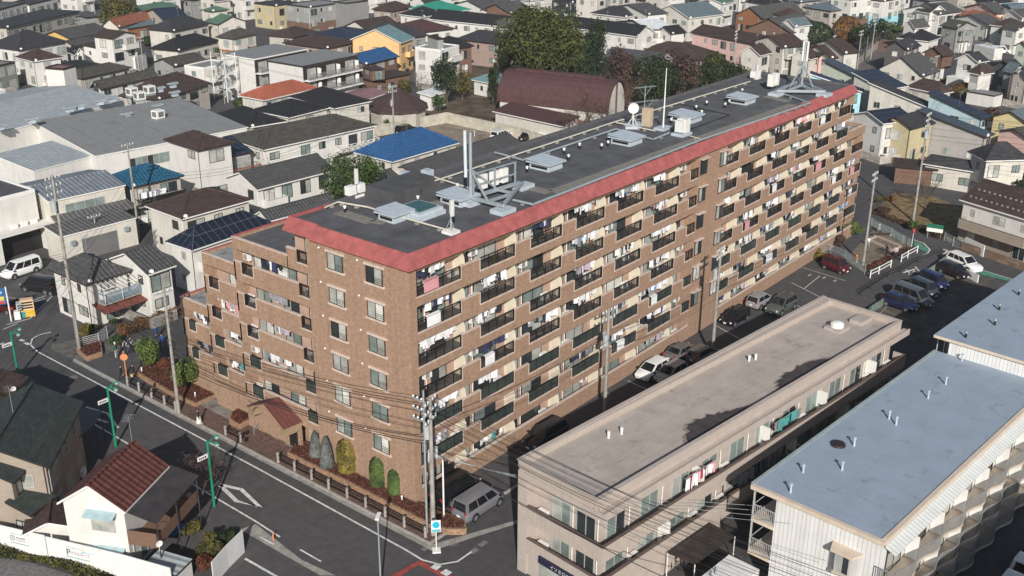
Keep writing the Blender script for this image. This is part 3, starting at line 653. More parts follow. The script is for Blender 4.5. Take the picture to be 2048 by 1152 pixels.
H('mauve grey house with dark hipped roof and a skylight', 'B', 5.6, (1950,352), (1598,310), None, 'h', 1.9, 'dk', 'pbrown', w=8)
H('house with brown hipped roof lined with solar panels', 'B', 5.6, (735,312), (488,262), (885,245), 'h', 1.5, 'solar', 'brown')
H('house with dark brown hipped roof in front of the solar hip', 'B', 5.6, (560,388), (262,332), (748,330), 'h', 1.6, 'brown', 'pbrown')
H('house with brown black hipped roof beyond the white apartment blocks', 'B', 5.2, (300,302), (82,282), (505,252), 'h', 1.5, 'brown', 'beige')
H('grey blue modern apartment house with brick red ground floor', 'B', 8, (425,60), (338,22), (600,10), 'f', 0, 'flat', 'grey', wm2='brown')
H('beige two storey house with dark flat roof at the top edge', 'B', 6.4, (150,48), (20,18), (304,14), 'f', 0, 'dk', 'sand')
H('building wrapped in grey scaffold netting', 'B', 8.5, (715,28), (592,12), (925,5), 'f', 0, 'flat', 'mesh', win=False, extras=False, name='building', cat='building')
H('pinkish brown house with dark hipped roof next to the netted scaffold', 'B', 5.8, (1085,90), (920,74), (1264,56), 'h', 1.7, 'brown', 'pbrown')
H('white house with black hipped roof right of the netted scaffold', 'B', 5.8, (1335,137), (1166,109), (1488,101), 'h', 1.8, 'blk', 'white')
H('house with broad emerald green roof under repair', 'B', 6.2, (1480,108), (1288,60), (1668,68), 'h', 2.0, 'emerald', 'cream')
H('white gabled house with grey roof at the top edge', 'B', 6.2, (1835,82), (1658,28), (2010,34), 'gx', 1.9, 'grey', 'white')
H('brown gabled house with grey roof behind the big evergreen tree', 'B', 6, (2030,108), (1812,78), (2190,70), 'gx', 2.0, 'grey', 'brown')
H('cream gabled house with long maroon roof', 'B', 5.4, (885,238), (763,202), (1092,188), 'gx', 1.7, 'brown', 'cream')
H('small house with bright blue roof beside the roof terrace', 'B', 5.0, (870,518), (740,470), (1040,440), 'gx', 1.6, 'bluetile', 'brown')
H('brown flat roofed house with timber roof terrace', 'B', 3.4, (930,642), (848,602), (1200,575), 'eave', 0, 'brown', 'brown', extras=False)
H('timber terrace cabin on the brown flat roofed house', 'B', 5.6, (925,560), (870,530), (1022,545), 'eave', 0, 'brown', 'brown', oh=.1, extras=False, name='cabin', cat='cabin', z0=3.4)
H('white garden shed with sloping roof at the gravel lot corner', 'B', 2.9, (1402,772), (1318,747), (1522,722), 'sb', .4, 'whiteroof', 'white', extras=False, win=False, name='shed', cat='shed')
H('small white shrine with pale green roof under the trees', 'B', 3.0, (1880,668), (1758,630), (2040,620), 'h', 1.3, 'teal', 'white', extras=False)
H('house with dark grey hipped roof behind the peach house', 'B', 6.0, (1250,300), (960,225), (1320,275), 'h', 1.8, 'dk', 'grey')
H('brown house with black hipped roof behind the modern white house', 'B', 6.0, (1600,385), (1498,332), (1682,358), 'h', 1.5, 'blk', 'brown')
# --- upper middle
H('dark navy modern house with square windows', 'C', 7.4, (480,22), None, (697,-28), 'f', 0, 'blk', 'navy', d=7)
H('pale apartment house right of the navy modern house', 'C', 9.0, (697,-10), None, (1010,-70), 'f', 0, 'flat', 'cream', d=8)
H('house with dark hipped roof left of the white roofed house', 'C', 5.6, (905,138), (638,102), (1032,106), 'h', 1.9, 'dk', 'cream')
H('white house with dark gable roof beyond the dark hipped roof', 'C', 6.6, (1085,118), (815,48), (1120,105), 'gx', 1.6, 'grey', 'white', w=7)
H('white house with white metal roof and slatted balcony', 'C', 6.2, (1095,240), (928,165), (1228,212), 'gx', 1.4, 'whiteroof', 'white', balc=True)
H('row of white houses under black roofs with little white dormers', 'C', 5.8, (1000,292), (430,200), (1092,250), 'gy', 2.0, 'blk', 'white', name='row_house', w=8)
H('white house with dark roof right of the white metal roof', 'C', 5.6, (1275,272), (1222,242), (1324,248), 'gx', 1.4, 'blk', 'white')
H('cream house with large gable and slate blue roof', 'C', 6.0, (1418,147), (1248,86), (1562,95), 'gx', 2.6, 'slateb', 'cream', fas='white')
H('white house with pale green roof and cream balconies at the top edge', 'C', 6.4, (1690,32), (1495,8), (1760,8), 'gx', 1.2, 'green', 'white', balc=True)
H('old timber hall with wide black gable roof', 'C', 4.4, (2010,152), (1832,112), (2290,95), 'gx', 2.6, 'grey', 'wood')
H('long pink walled house with dark brown roof', 'P', 5.8, (1640,113), (1380,64), None, 'gy', 1.5, 'brown', 'pink', w=8)
H('wide old house with dark brown hipped roof behind the bare trees', 'C', 4.2, (1530,480), (985,432), None, 'h', 2.4, 'brown', 'brown', w=11)
H('traditional white walled house with grey pan tiled roof among trees', 'C', 5.2, (1150,552), (702,492), None, 'gy', 2.4, 'kawarab', 'white', w=9)
H('lower tiled lean-to in front of the traditional white walled house', 'C', 2.9, (1010,645), (690,605), None, 'sa', .9, 'kawarab', 'brown', w=3.4, extras=False)
for lab, N_, L_, R__, z, ri in (('cream house with paired windows left in the row of brown roofed houses', (320,405), (12,350), (470,350), 5.6, 1.7), ('cream house with steep brown roof second in the row of brown roofed houses', (685,277), (443,150), (834,206), 7.2, 1.8), ('cream house with tall narrow window in the middle of the row of brown roofed houses', (1102,467), (828,410), (1197,414), 5.4, 1.6), ('cream house with long brown roof and drain pipe in the row of brown roofed houses', (1425,447), (1078,325), (1517,412), 5.8, 2.0), ('cream house with two small round attic windows at the end of the brown roofed row', (1640,372), (1248,216), (1707,322), 7.0, 2.0)):
    H(lab, 'Z', z, N_, L_, R__, 'gx', ri, 'brown', 'cream', group='cream houses with brown roofs')
# --- upper right
H('temple hall with broad weathered grey roof at the top', 'D', 4.2, (190,265), (-60,205), (262,192), 'gx', 2.8, 'grey', 'brown', extras=False)
H('beige house with grey hipped roof beside the round hedge', 'D', 6, (510,88), (378,46), (588,52), 'h', 1.6, 'slateb', 'beige')
H('white three storey apartment house behind the trees at top right', 'D', 9, (672,0), (585,-30), (812,-38), 'f', 0, 'flat', 'white', wm2='brown')
H('white shop house with blue cloth banner and teal ground floor', 'D', 8.4, (930,12), None, (1158,-30), 'f', 0, 'flat', 'white', d=8, wm2='cyan')
H('white house with twin gables and grey roof at top right', 'D', 5.9, (1372,114), (1178,66), (1442,74), 'gx', 1.8, 'grey', 'white')
H('pink gabled house with grey roof at top right', 'D', 6.0, (1830,110), (1633,54), (1875,92), 'gx', 2.0, 'grey', 'pink')
H('house with orange roof in front of the pink gabled house', 'D', 5.2, (1745,162), (1573,116), (1792,142), 'h', 1.5, 'rust', 'cream')
H('white gabled house with grey roof in front of the orange roof', 'D', 5.6, (1755,195), (1568,135), (1790,172), 'gx', 1.6, 'grey', 'white')
H('white house with brown hipped roof right of the orange roof', 'D', 5.7, (1962,222), (1806,192), (2028,192), 'h', 1.6, 'brown', 'white')
H('yellow house with blue roof at the top right corner', 'D', 5.7, (1962,88), (1876,52), (2040,66), 'gx', 1.3, 'tealtile', 'yellow')
H('white house with grey roof at the right edge below the yellow house', 'D', 5.8, (2035,142), (1948,106), (2110,118), 'gx', 1.6, 'grey', 'white')
for lab, N_, L_, dd in (('long white storage container by the parking yard fence', (1535,335), (1375,300), 2.6), ('long white storage container beside the parked white minivan', (1815,392), (1652,355), 2.6)):
    H(lab, 'D', 2.7, N_, L_, None, 'eave', 0, 'whiteroof', 'white', oh=.02, w=dd, win=False, extras=False, name='storage_container', cat='container')
H('low house with black hipped roof facing the narrow lane', 'D', 3.6, (1290,332), (1048,296), (1336,296), 'h', 2.2, 'blk', 'white')
H('small grey gabled house with dark roof on the lane corner', 'D', 5.5, (1115,402), (956,372), (1170,358), 'gx', 1.6, 'dk', 'dgrey')
H('traditional house with big grey pan tiled gable roof on the right', 'D', 4.6, (1235,610), (900,548), (1325,560), 'gx', 3.2, 'kawara', 'cream')
H('two tone house with brown roof, dark brown upper and white lower walls', 'D', 5.6, (1402,452), (1238,420), (1488,434), 'gx', 1.7, 'brown', 'brown', wm2='white')
H('tall white gabled house with dark roof right of the two tone house', 'D', 5.9, (1682,502), (1528,466), (1727,478), 'gx', 1.5, 'dk', 'white')
H('small white hut in front of the tall white gabled house', 'D', 2.4, (1568,632), (1474,602), (1600,605), 'eave', 0, 'whiteroof', 'white', oh=.05, extras=False, name='hut', cat='hut', win=False)
H('dark grey gabled house at the right edge behind a utility pole', 'D', 5.8, (1965,562), (1826,522), (2014,542), 'gx', 1.5, 'dk', 'dgrey')
H('pale green house with pink roof at the right edge', 'D', 6.2, (2085,385), (1992,362), (2120,368), 'gx', 1.2, 'pinkm', 'pgreen')
H('house with dark roof at the right edge below the dark grey gable', 'D', 5.6, (2075,640), (1975,602), (2140,610), 'gx', 1.5, 'dk', 'beige')
H('bright cyan house with tall navy lean-to roof at the end of the brick block', 'D', 5.4, (768,738), (486,602), (790,690), 'sb', 2.8, 'navy', 'cyan', zL=8.2, w=3.2, fas='white', d=10)
H('house with pale green solar lean-to roof behind the cyan house', 'D', 5.6, (752,640), (502,468), (790,600), 'sb', 2.4, 'solarg', 'pgreen', zL=8, w=3.4, d=10)
H('cream house with solar roof behind scaffold poles', 'D', 5.8, (930,720), (790,560), (1035,650), 'sb', 2.0, 'solar', 'cream', zL=7.8, w=7, d=8)
H('house with charcoal panelled wall, cream top and steep black roof', 'D', 5.0, (1302,868), (948,668), (1330,830), 'sb', 3.0, 'dk', 'cream', zL=8, w=3.4, d=12, wm2='dgrey')
H('cream house with brown hipped roof and a roof window', 'D', 5.5, (1380,752), (1088,697), (1512,738), 'h', 1.7, 'brown', 'cream')
H('pale blue house with solar lean-to roof behind the concrete grey house', 'D', 5.2, (1722,952), (1383,740), (1760,900), 'sb', 2.6, 'solar', 'pblue', zL=7.8, w=3.2, d=11)
H('large concrete grey house with solar panels along its falling roof', 'D', 5.0, (1752,1098), (1316,886), (1790,1040), 'sb', 2.4, 'solarg', 'lgrey', zL=7.4, w=3.4, d=12)
H('white house with black solar roof touching the end of the brick block', 'D', 6.2, (925,990), (686,905), (958,975), 'gx', 1.2, 'solar', 'white', w=7)
H('sand yellow house with dark grey roof right of the white solar house', 'D', 5.8, (1152,1032), (925,965), (1165,1000), 'gx', 1.4, 'dk', 'sand', w=7)
H('pale yellow house with slate blue roof at the right edge', 'D', 5.8, (2090,995), (1862,920), (2120,930), 'gx', 1.5, 'slateb', 'lyellow', w=8)
H('pinkish house with olive roof at the right edge below the pale yellow house', 'D', 5.4, (2100,1120), (1880,1040), (2150,1080), 'gx', 1.0, 'olive', 'pink', w=8)
H('small white prefab cabin with two doors by the trees', 'D', 2.5, (1812,765), (1620,722), (1835,738), 'eave', 0, 'flat', 'white', oh=.05, extras=False, name='prefab_cabin', cat='cabin', win=False)
# --- right side by the playground
H('cream house with dark slate hipped roofs above the small park', 'H', 6.0, (1740,135), (1580,60), (2110,130), 'h', 2.0, 'dk', 'cream', balc=False)
H('lower slate roofed wing of the cream house above the small park', 'H', 3.4, (1730,235), (1365,182), (1780,215), 'h', 1.3, 'dk', 'cream', d=9)
H('wooden carport with dark roof over the white car', 'H', 2.8, (1365,205), (1062,178), (1370,120), 'eave', 0, 'brown', 'brown', win=False, extras=False, name='carport', cat='carport', w=5, d=6.5)
BR = H('brown and white house with broad brown roof beside the small park', 'H', 5.8, (2180,640), (1528,442), None, 'gy', 2.0, 'brown', 'white', w=9, wm2='taupe', win=True, balc=False)

RX = random.Random(31)
NM = ('first','second','third','fourth','fifth','sixth','seventh','eighth','ninth','tenth','eleventh','twelfth','thirteenth','fourteenth','fifteenth','sixteenth','seventeenth','eighteenth','nineteenth','twentieth')
def far_row(v0, us, tagl):
    for i, u in enumerate(us):
        rm_ = RX.choice(('dk','brown','grey','blk','slateb','olive','dk','blk')); wm_ = RX.choice(('white','cream','beige','white','grey','white','grey'))
        un = {'dk':'dark grey','brown':'brown','grey':'grey','blk':'black','slateb':'slate blue','olive':'olive','maroon':'maroon','navy':'navy'}[rm_]
        v = v0+RX.uniform(-5,5); k = RX.uniform(.85,1.2)
        fh = H('%s house with %s roof, %s from left %s' % ({'sand':'sandy'}.get(wm_, wm_), un, NM[i], tagl), 'P', RX.choice((5.6,6,6.4)), (u,v), (u-17*k,v-6*k), (u+20*k,v-5.5*k), RX.choice(('h','gx','gy','h')), RX.uniform(1.3,2), rm_, wm_); fh['far'] = 1
far_row(3, (330,382,430,485,660,850,905,1060,1290,1412,1525,1600,1700,1790,1860,1985), 'along the top edge')
far_row(-14, (30,90,150,300,360,420,480,545,610,680,740,800,880,960,1030,1110,1190,1260,1340,1420), 'just above the top edge')
far_row(-16, (1480,1540,1600,1660,1730,1800,1860,1920,1980,2040), 'beyond the top right')
far_row(30, (1575,1860,2030), 'among the trees at top right')
far_row(58, (1008,1590,1830,1915,2035), 'in the gaps of the upper right')
far_row(150, (1960,2025), 'at the right edge')
# ================================================================ special buildings
H('community hall with maroon barrel vault roof behind the brick block', 'P', 3.4, (1215,228), (991,204), (1262,209), 'barrel', 5.2, 'maroon', 'cream', wm2='brown', name='hall', cat='hall', win=False, extras=False, fas='maroon', oh=.3)
hl = H('maroon lean-to of the barrel vault hall with air conditioners on its cream wall', 'P', 2.8, (1126,253), (984,222), None, 'sa', .9, 'maroon', 'cream', w=5, name='lean_to', cat='lean-to', win=False, extras=False)
for i in range(3): put(ACH, 'air_conditioner', hl, (.3, 3.0+1.1*i, .3), -math.pi/2)
H('pale pink metal roof wing beside the brown pavilion', 'B', 3.6, (880,802), (738,748), (1062,682), 'gx', .5, 'pinkm', 'cream', extras=False, win=False, w=8)
# round pavilion
def pavilion():
    a, b = G(732,214,3.5), G(858,209,3.5); c = (a+b)/2; r = (a-b).length/2
    root = thing('pavilion', 'ten sided cream pavilion with brown tent shaped roof beside the gravel lot', 'pavilion', (c.x, c.y, 0))
    rf = MB(); wl = MB(); K = 10; zt = 3.5+3.3
    for i in range(K):
        t0, t1 = 2*math.pi*(i+.3)/K, 2*math.pi*(i+1.3)/K
        p0, p1 = (r*math.cos(t0), r*math.sin(t0)), (r*math.cos(t1), r*math.sin(t1))
        rf.poly([(*p0, 3.5), (*p1, 3.5), (0, 0, zt)]); rf.poly([(*p0, 3.2), (*p1, 3.2), (*p1, 3.5), (*p0, 3.5)]); rf.poly([(*p0, 3.2), (0, 0, 3.2), (*p1, 3.2)])
        q0, q1 = [v*.9 for v in p0], [v*.9 for v in p1]; wl.poly([(*q0, 0), (*q1, 0), (*q1, 3.25), (*q0, 3.25)])
        rf.obox((*p0, 3.5), (0, 0, zt), .14, .1)
    rf.tube((0,0,zt-.2), (0,0,zt+.4), .35, .15, 8)
    wl.build('wall', [M['w_beige']], root); rf.build('roof', [mat('pavilion_roof', (0.062, 0.038, 0.038), .6, .15)], root)
pavilion()
# balconies of the white apartment blocks
def white_balconies(root, floors, side_dark=True):
    w_, o = root['w'], .25
    for z in floors:
        b = MB(); b.box(.6, -1.0, z-.28, w_-.2, .24, z, 0); b.box(.25, .1, z, w_-.3, .24, z+2.4, 1)  # dark band behind the railing imitates a shaded recess by colour
        bal = b.build('balcony', [M['white'], M['bronze']], root)
        r = MB(); r.box(.6, -1.0, z+1.0, w_-.2, -.95, z+1.06); r.box(.6, -1.0, z+.05, w_-.2, -.95, z+.1)
        n = int((w_-.8)/.16)
        for i in range(n): x = .6+(w_-.8)*i/n; r.box(x, -.99, z+.1, x+.05, -.96, z+1.0)
        r.build('railing', [mat('grey_rail', (.22, .225, .23), .5)], bal)
        k = max(2, int(w_/4.6))
        for i in range(k):
            x = (i+.5)*w_/k
            put(win_mesh(2.2, 1.9, 'alu', 3 | (1 << 2) | (1 << 4)), 'glass_door', bal, (x-.3, .06, z+1.05)); s = MB(); s.box(x+1.3, -.9, z+.1, x+1.36, .1, z+1.9); s.box(x+1.34, -.7, z+.3, x+1.5, -.2, z+.95); s.build('partition_screen', [M['white']], bal)
white_balconies(AP1, (5.4, 2.7)); white_balconies(AP2, (5.4, 2.7))

# ---- external stair tower of white frames
def stair_tower():
    c = G(456, 205)
    root = thing('fire_escape', 'white steel framed fire escape stair standing before the white apartment block', 'fire escape', (c.x, c.y, 0))
    f = MB()
    for x in (0, 2.6):
        for y in (0, 4.2): f.box(x-.07, y-.07, 0, x+.07, y+.07, 9.4)
    f.build('frame', [M['white']], root)
    for k in range(1, 4):
        z = 2.7*k; p = MB(); p.box(0, 0, z-.12, 2.6, 1.2, z); p.box(0, 3.0, z-1.47, 2.6, 4.2, z-1.35)
        for x0, y0, x1, y1 in ((0,0,2.6,0), (0,0,0,1.2), (2.6,0,2.6,1.2)):
            for h in (.35, .7, 1.05): p.obox((x0,y0,z+h), (x1,y1,z+h), .05, .05)
        for x0, y0, x1, y1 in ((0,4.2,2.6,4.2), (0,3.0,0,4.2), (2.6,3.0,2.6,4.2)):
            for h in (.35, .7, 1.05): p.obox((x0,y0,z-1.35+h), (x1,y1,z-1.35+h), .05, .05)
        p.build('landing', [M['white']], root)
        s = MB(); s.obox((.65, 3.0, z-1.4), (.65, 1.2, z-.05), 1.1, .1); s.obox((1.95, 3.0, z-1.4), (1.95, 1.2, z-2.75), 1.1, .1); s.build('stair_flight', [M['steel']], root)
stair_tower()

# ---- workshop, garage, office, warehouse fittings
def on_a(root, x, z, wd, hh, y=.13, kind=(0 | (2 << 2) | (2 << 4)), fr='alu', panes=4):
    put(win_mesh(wd, hh, fr, kind, panes), 'window', root, (x, y, z))
w4 = W4['w']; on_a(W4, w4*.45, 4.7, 5.2, 1.3)
cn = MB(); cn.obox((.2, -1.3, 3.75), (.2, .1, 4.3), .1, .1); cn.slab([(0, -1.9, 3.6), (w4, -1.9, 3.6), (w4, .12, 4.3), (0, .12, 4.3)], .08); cn.build('canopy', [M['corrg'], M['corrg']], W4)
sh = MB(); w5 = W5['w']; sh.box(w5*.26, .08, 0, w5*.72, .12, 2.6); sh.build('shutter', [mat('shutter_grey', (.16, .16, .16), .5, .08, 1, 'siding', pw=.12)], W5)
for fx in (.14, .84): v = MB(); v.box(w5*fx-.3, -.25, 2.2, w5*fx+.3, .12, 2.75); v.build('vent_hood', [M['steel']], W5)
w2 = W2['w']; on_a(W2, w2*.46, 4.3, 13, 1.5, .08, 1 | (2 << 2) | (0 << 4), 'alu', 14)
w6 = W6['w']
for z in (5.6, 2.6): on_a(W6, w6-8.2, z, 5.2, 1.6, .03, 0 | (2 << 2) | (2 << 4), 'alu', 6)
e = MB(); e.box(w6-16, -2.2, 3.2, w6+1.0, .05, 3.45); e.box(w6-16, -2.2, 0, w6-6.5, .05, 3.2, 1); e.box(w6-.4, -2.2, 0, w6+1.0, .05, 3.2, 1); e.box(w6-6.5, -.4, 0, w6-.4, .05, 3.2, 2); e.build('ground_floor_annex', [M['w_white'], M['w_white'], M['black']], W6)
for dx in (1.2, 2.5, 3.8): put(ACH, 'air_conditioner', W6, (w6-dx, -.5, 3.47))
# roof ventilators and cooling units on the warehouses
def vent(u, v, z, big, lab):
    p = G(u, v, z)
    t = thing('roof_ventilator' if not big else 'cooling_unit', lab, 'ventilator' if not big else 'cooling unit', p, random.Random(u).uniform(-.1, .1), 'ventilators on the warehouse roofs' if not big else 'cooling units on the warehouse roof')
    b = MB()
    if big:
        b.box(-.8, -.6, 0, .8, .6, .35); b.build('stand', [M['steel']], t); c = MB(); c.box(-.75, -.7, .35, .75, .7, 1.6); c.box(-.5, -.73, .6, .5, -.7, 1.4, 1); c.box(-.78, -.5, .6, -.75, .5, 1.4, 1); c.build('casing', [M['white'], M['concd']], t)
    else:
        b.box(-.45, -.4, 0, .45, .4, .6); b.build('base', [M['paleblue']], t); c = MB()
        K = 8; ar = [(.55*math.cos(math.pi*i/K), .6+.32*math.sin(math.pi*i/K)) for i in range(K+1)]
        for (ya, za), (yb, zb) in zip(ar, ar[1:]): c.poly([(-.9, ya, za), (.9, ya, za), (.9, yb, zb), (-.9, yb, zb)], 0, True)
        c.poly([(.9, y, z_) for y, z_ in ar[::-1]][::-1]); c.poly([(-.9, y, z_) for y, z_ in ar]); c.poly([(-.9, -.55, .6), (-.9, .55, .6), (.9, .55, .6), (.9, -.55, .6)]); c.build('cowl', [M['steel']], t)
VN = 'grey ventilator cowl along the warehouse roof valley'
for i, q in enumerate(((0,1040), (255,985), (560,895), (640,875), (800,838), (900,815))): vent(q[0]/4, q[1]/4, 8.3 if i < 99 else 7, False, 'curved grey ventilator on the gutter between the two warehouse roofs, %s from the left edge' % ('first', 'second', 'third', 'fourth', 'fifth', 'sixth')[i])
for q, l in (((1015,945), 'lone grey ventilator in the middle of the smooth warehouse roof'), ((1265,875), 'grey ventilator behind the front cooling unit'), ((1280,735), 'low grey ventilator near the back of the smooth warehouse roof'), ((1400,770), 'grey ventilator by the roof seam on the smooth warehouse roof'), ((1385,700), 'grey ventilator on the rear edge of the smooth warehouse roof')): vent(q[0]/4, q[1]/4, 7.0 if q[1] > 850 else 7.5, False, l)
for q, l in (((1270,960), 'white cooling unit standing alone at the front of the smooth warehouse roof'), ((1060,775), 'white cooling unit at the left of three on the back of the warehouse roof'), ((1120,810), 'white cooling unit in the middle of three on the back of the warehouse roof'), ((1200,760), 'white cooling unit at the right of three on the back of the warehouse roof')): vent(q[0]/4, q[1]/4, 6.9 if q[1] > 850 else 7.4, True, l)

# ================================================================ tan block in front
def tan_block():
    th = math.radians(-6.05)
    root = thing('apartment_building', 'three storey tan tiled apartment block with flat stained beige roof and open galleries', 'apartment building', (-1.75, -18.4, 0), th)
    tile = mat('tan_tile', (0.43, 0.37, 0.325), .8, .05, 2, 'vstrips', pw=.42, col2=(.30, .24, .205)); pl = mat('tan_plaster', (0.43, 0.37, 0.33), .85, .07); brown = mat('brown_coping', (0.14, 0.10, 0.085), .7)
    roofm = mat('tan_roof', (0.41, 0.36, 0.32), .9, .10, .5, 'strips', pw=1.1, col2=(.34, .285, .25), stain=(.9,.22,.57))
    Lx, d0, d1 = 41.2, 7.68, 8.4; D = 1.15
    inner = [(D, D), (Lx-.8, D), (40.4, d1-.02), (D, d0)]
    b = MB(); b.prism([(D, D), (Lx-.9, D), (40.0, d1-.05), (D, d0-.02)], 0, 8.2)
    b.box(0, d0-.85, 0, D, d0-.01, 7.6)                         # closed end of the street side
    b.box(.15, D, 0, D, d0-.85, 2.15); b.box(D, .02, 0, 13.5, D, 2.15); b.box(27, .6, 0, Lx-1, D, 2.15)
    b.build('wall', [pl], root)
    t = MB()
    out = [(0, 0), (Lx, 0), (40.8, d1), (0, d0)]
    def band(z0, z1, m, th_=.25):     # continuous fascia along street end and gallery side
        t.box(0, 0, z0, Lx, th_, z1, m); t.box(0, th_, z0, th_, d0-.02, z1, m)
    t.box(.0, .62, 8.35, Lx-.5, .87, 8.9, 0); t.box(0, .87, 8.35, .25, d0-.02, 8.9, 0); t.box(.16, .12, 7.95, Lx, .62, 8.05, 1); band(7.62, 8.16, 1, .12); t.box(.12, .62, 7.62, .28, d0-.02, 8.35, 1); t.box(.0, .62, 8.05, Lx-.5, .86, 8.35, 1)
    t.box(.25, d0-.25, 7.62, 40.6, d0+.0, 8.9, 0); t.poly([(.25, d0, 7.62), (40.6, d0, 7.62), (40.8, d1, 7.62), (.25, d0, 7.62)][:3]); 
    t.prism([(.25, d0), (40.8, d0), (40.8, d1)], 7.62, 8.9, 0); t.box(Lx-.76, .87, 7.62, Lx-.5, d1-.6, 8.9, 0)
    # coping
    for q in ((-.04, .58, Lx-.46, .92), (-.04, .92, .3, d0+.03), (Lx-.8, .92, Lx-.46, d1-.6)): t.box(q[0], q[1], 8.9, q[2], q[3], 8.95, 1)
    t.obox((.0, d0-.05, 8.925), (40.8, d1-.1, 8.925), .36, .06, 1)
    t.build('parapet', [tile, pl], root)
    r = MB(); r.poly([(.25, .8, 8.4), (Lx-.7, .8, 8.4), (40.5, d1-.1, 8.4), (.25, d0-.2, 8.4)]); r.poly([(.25, .25, 7.6), (.25, d0-.2, 7.6), (40.5, d1-.1, 7.6), (Lx-.3, .25, 7.6)])
    r.build('roof', [roofm], root)
    rr = random.Random(21)
    for z in (4.75, 2.12):
        g = MB(); top = z+.88; bot = z-.32
        g.box(0, 0, bot, Lx, .16, top, 0); g.box(0, .16, bot, .16, d0-.85, top, 0); g.box(-.03, -.03, top, Lx+.02, .2, top+.05, 1); g.box(-.03, .2, top, .2, d0-.85, top+.05, 1)
        g.box(.16, .16, z-.3, Lx, D, z, 2); g.box(.16, D, z-.3, D, d0-.85, z, 2); g.box(Lx-.16, .16, bot, Lx, D, top, 0)
        gal = g.build('gallery', [tile, brown, M['conc']], root)
        x = 2.6
        while x < Lx-2:
            put(win_mesh(1.9, 1.7, 'alu', 2 | (rr.choice((2,2,1)) << 2) | (rr.choice((2,2,1,0)) << 4)), 'glass_door', gal, (x, D-.04, z+1.0))
            if rr.random() < .4: put(ac_tan, 'air_conditioner', gal, (x+1.7, D-.3, z+.02))
            pp = MB(); pp.tube((x+1.35, D-.1, z), (x+1.35, D-.1, z+2.6), .05, n=5); pp.build('downpipe', [M['white']], gal)
            x += rr.uniform(3.3, 3.7)
        for x in (11.2, 19.6, 27.9, 36.0) if z > 3 else (7.5, 23.8, 32.0): s = MB(); s.box(x, .2, z+.1, x+.06, D, z+1.85); s.box(x-.02, .4, z+.5, x, .9, z+.65, 1); s.build('partition_screen', [M['white'], M['concd']], gal)
        for y, kd in ((4.6, 0), (2.4, 1)):
            put(win_mesh(1.7, 1.75, 'alu', 0 | (0 << 2) | (2 << 4) if kd else 1 | (2 << 2) | (1 << 4)), 'glass_door', gal, (D-.04, y, z+1.0), -math.pi/2)
            pp = MB(); pp.tube((D-.12, y-1.1, z), (D-.12, y-1.1, z+2.5), .05, n=5); pp.build('downpipe', [M['white']], gal)
        put(ac_tan, 'air_conditioner', gal, (D-.35, d0-1.7, z+.02), -math.pi/2)
    # street shop front with its dark sign board
    f = MB(); f.box(-.06, 1.6, 0, .0, 5.4, 1.75); f.build('shop_front', [M['glc']], root)
    b2 = MB(); b2.box(-.16, 1.5, 1.75, .0, 5.5, 2.3); sg = b2.build('sign_board', [mat('sign_navy', (.02, .02, .05), .5)], root)
    text('イソミロロ', .36, M['whiter'], sg, (-.17, 3.5, 1.9), -math.pi/2)
    f = MB(); f.box(-.09, 1.7, 0, -.07, 5.3, .55); f.build('shop_base', [mat('shop_blue', (.02, .06, .22), .5)], root)
    # marks: damp patches left on the roof
    inv = Matrix.Rotation(-th, 3, 'Z'); o = Vector((-1.75, -18.4, 0))
    rs = random.Random(5)
    for pts in ([(1378,888),(1374,868),(1378,848),(1392,838),(1420,830),(1460,820),(1492,812),(1500,817),(1478,838),(1440,858),(1400,880)], [(1557,782),(1554,764),(1570,745),(1600,730),(1640,718),(1668,717),(1640,735),(1600,758),(1570,775)]):
        q = [inv @ (G(u, v, 8.404)-o) for u, v in pts]; c = sum(q, Vector())/len(q); P_ = []
        for a_, b_ in zip(q, q[1:]+q[:1]):
            for k in range(5): m_ = a_.lerp(b_, k/5); m_ = m_+(m_-c).normalized()*rs.uniform(-.26, .22); P_.append((m_.x, max(.9, m_.y), 8.408))
        ob = MB(); ob.poly([((x-c.x)*1.13+c.x, max(.88, (y-c.y)*1.13+c.y), 8.404) for x, y, z_ in P_]); ob = ob.build('damp_rim', [mat('damp_rim', (.27, .22, .195), .9, .25, 1.5)], root)
        if ob.data.polygons[0].normal.z < 0: ob.data.flip_normals()
        b3 = MB(); b3.poly(P_)
        ob = b3.build('damp_patch', [mat('damp_stain', (.06, .05, .05), .75, .22, 1.2)], root)
        if ob.data.polygons[0].normal.z < 0: ob.data.flip_normals()
    for u, v, h in ((1217,876,.55), (1243,868,.55), (1498,722,.5), (1511,719,.5)):
        q = inv @ (G(u, v, 8.4)-o); m_ = MB(); m_.tube((q.x, q.y, 8.4), (q.x, q.y, 8.4+h), .1, .12, 7); m_.build('vent_pipe', [M['white']], root)
    q = inv @ (G(1673,658,8.4)-o); m_ = MB(); m_.box(q.x-.8, q.y-.8, 8.4, q.x+.8, q.y+.8, 8.65, 1); m_.tube((q.x, q.y, 8.65), (q.x, q.y, 8.95), .6, .6, 14); m_.sphere((q.x, q.y, 8.95), .62, 0, 14, 5, (1,1,.3)); m_.build('round_hatch', [M['white'], roofm], root)
    q = inv @ (G(1721,643,8.4)-o); m_ = MB(); m_.box(q.x-.9, q.y-.6, 8.4, q.x+.9, q.y+.6, 8.75); m_.build('roof_hatch', [roofm], root)
    return root
ac_tan = ac_me_ = None
ab = MB(); ab.box(-.4, -.15, 0, .4, .15, .58); ab.box(-.3, -.158, .06, .12, -.15, .52, 1); ac_tan = ab.mesh('air_conditioner', [M['white'], M['concd']])
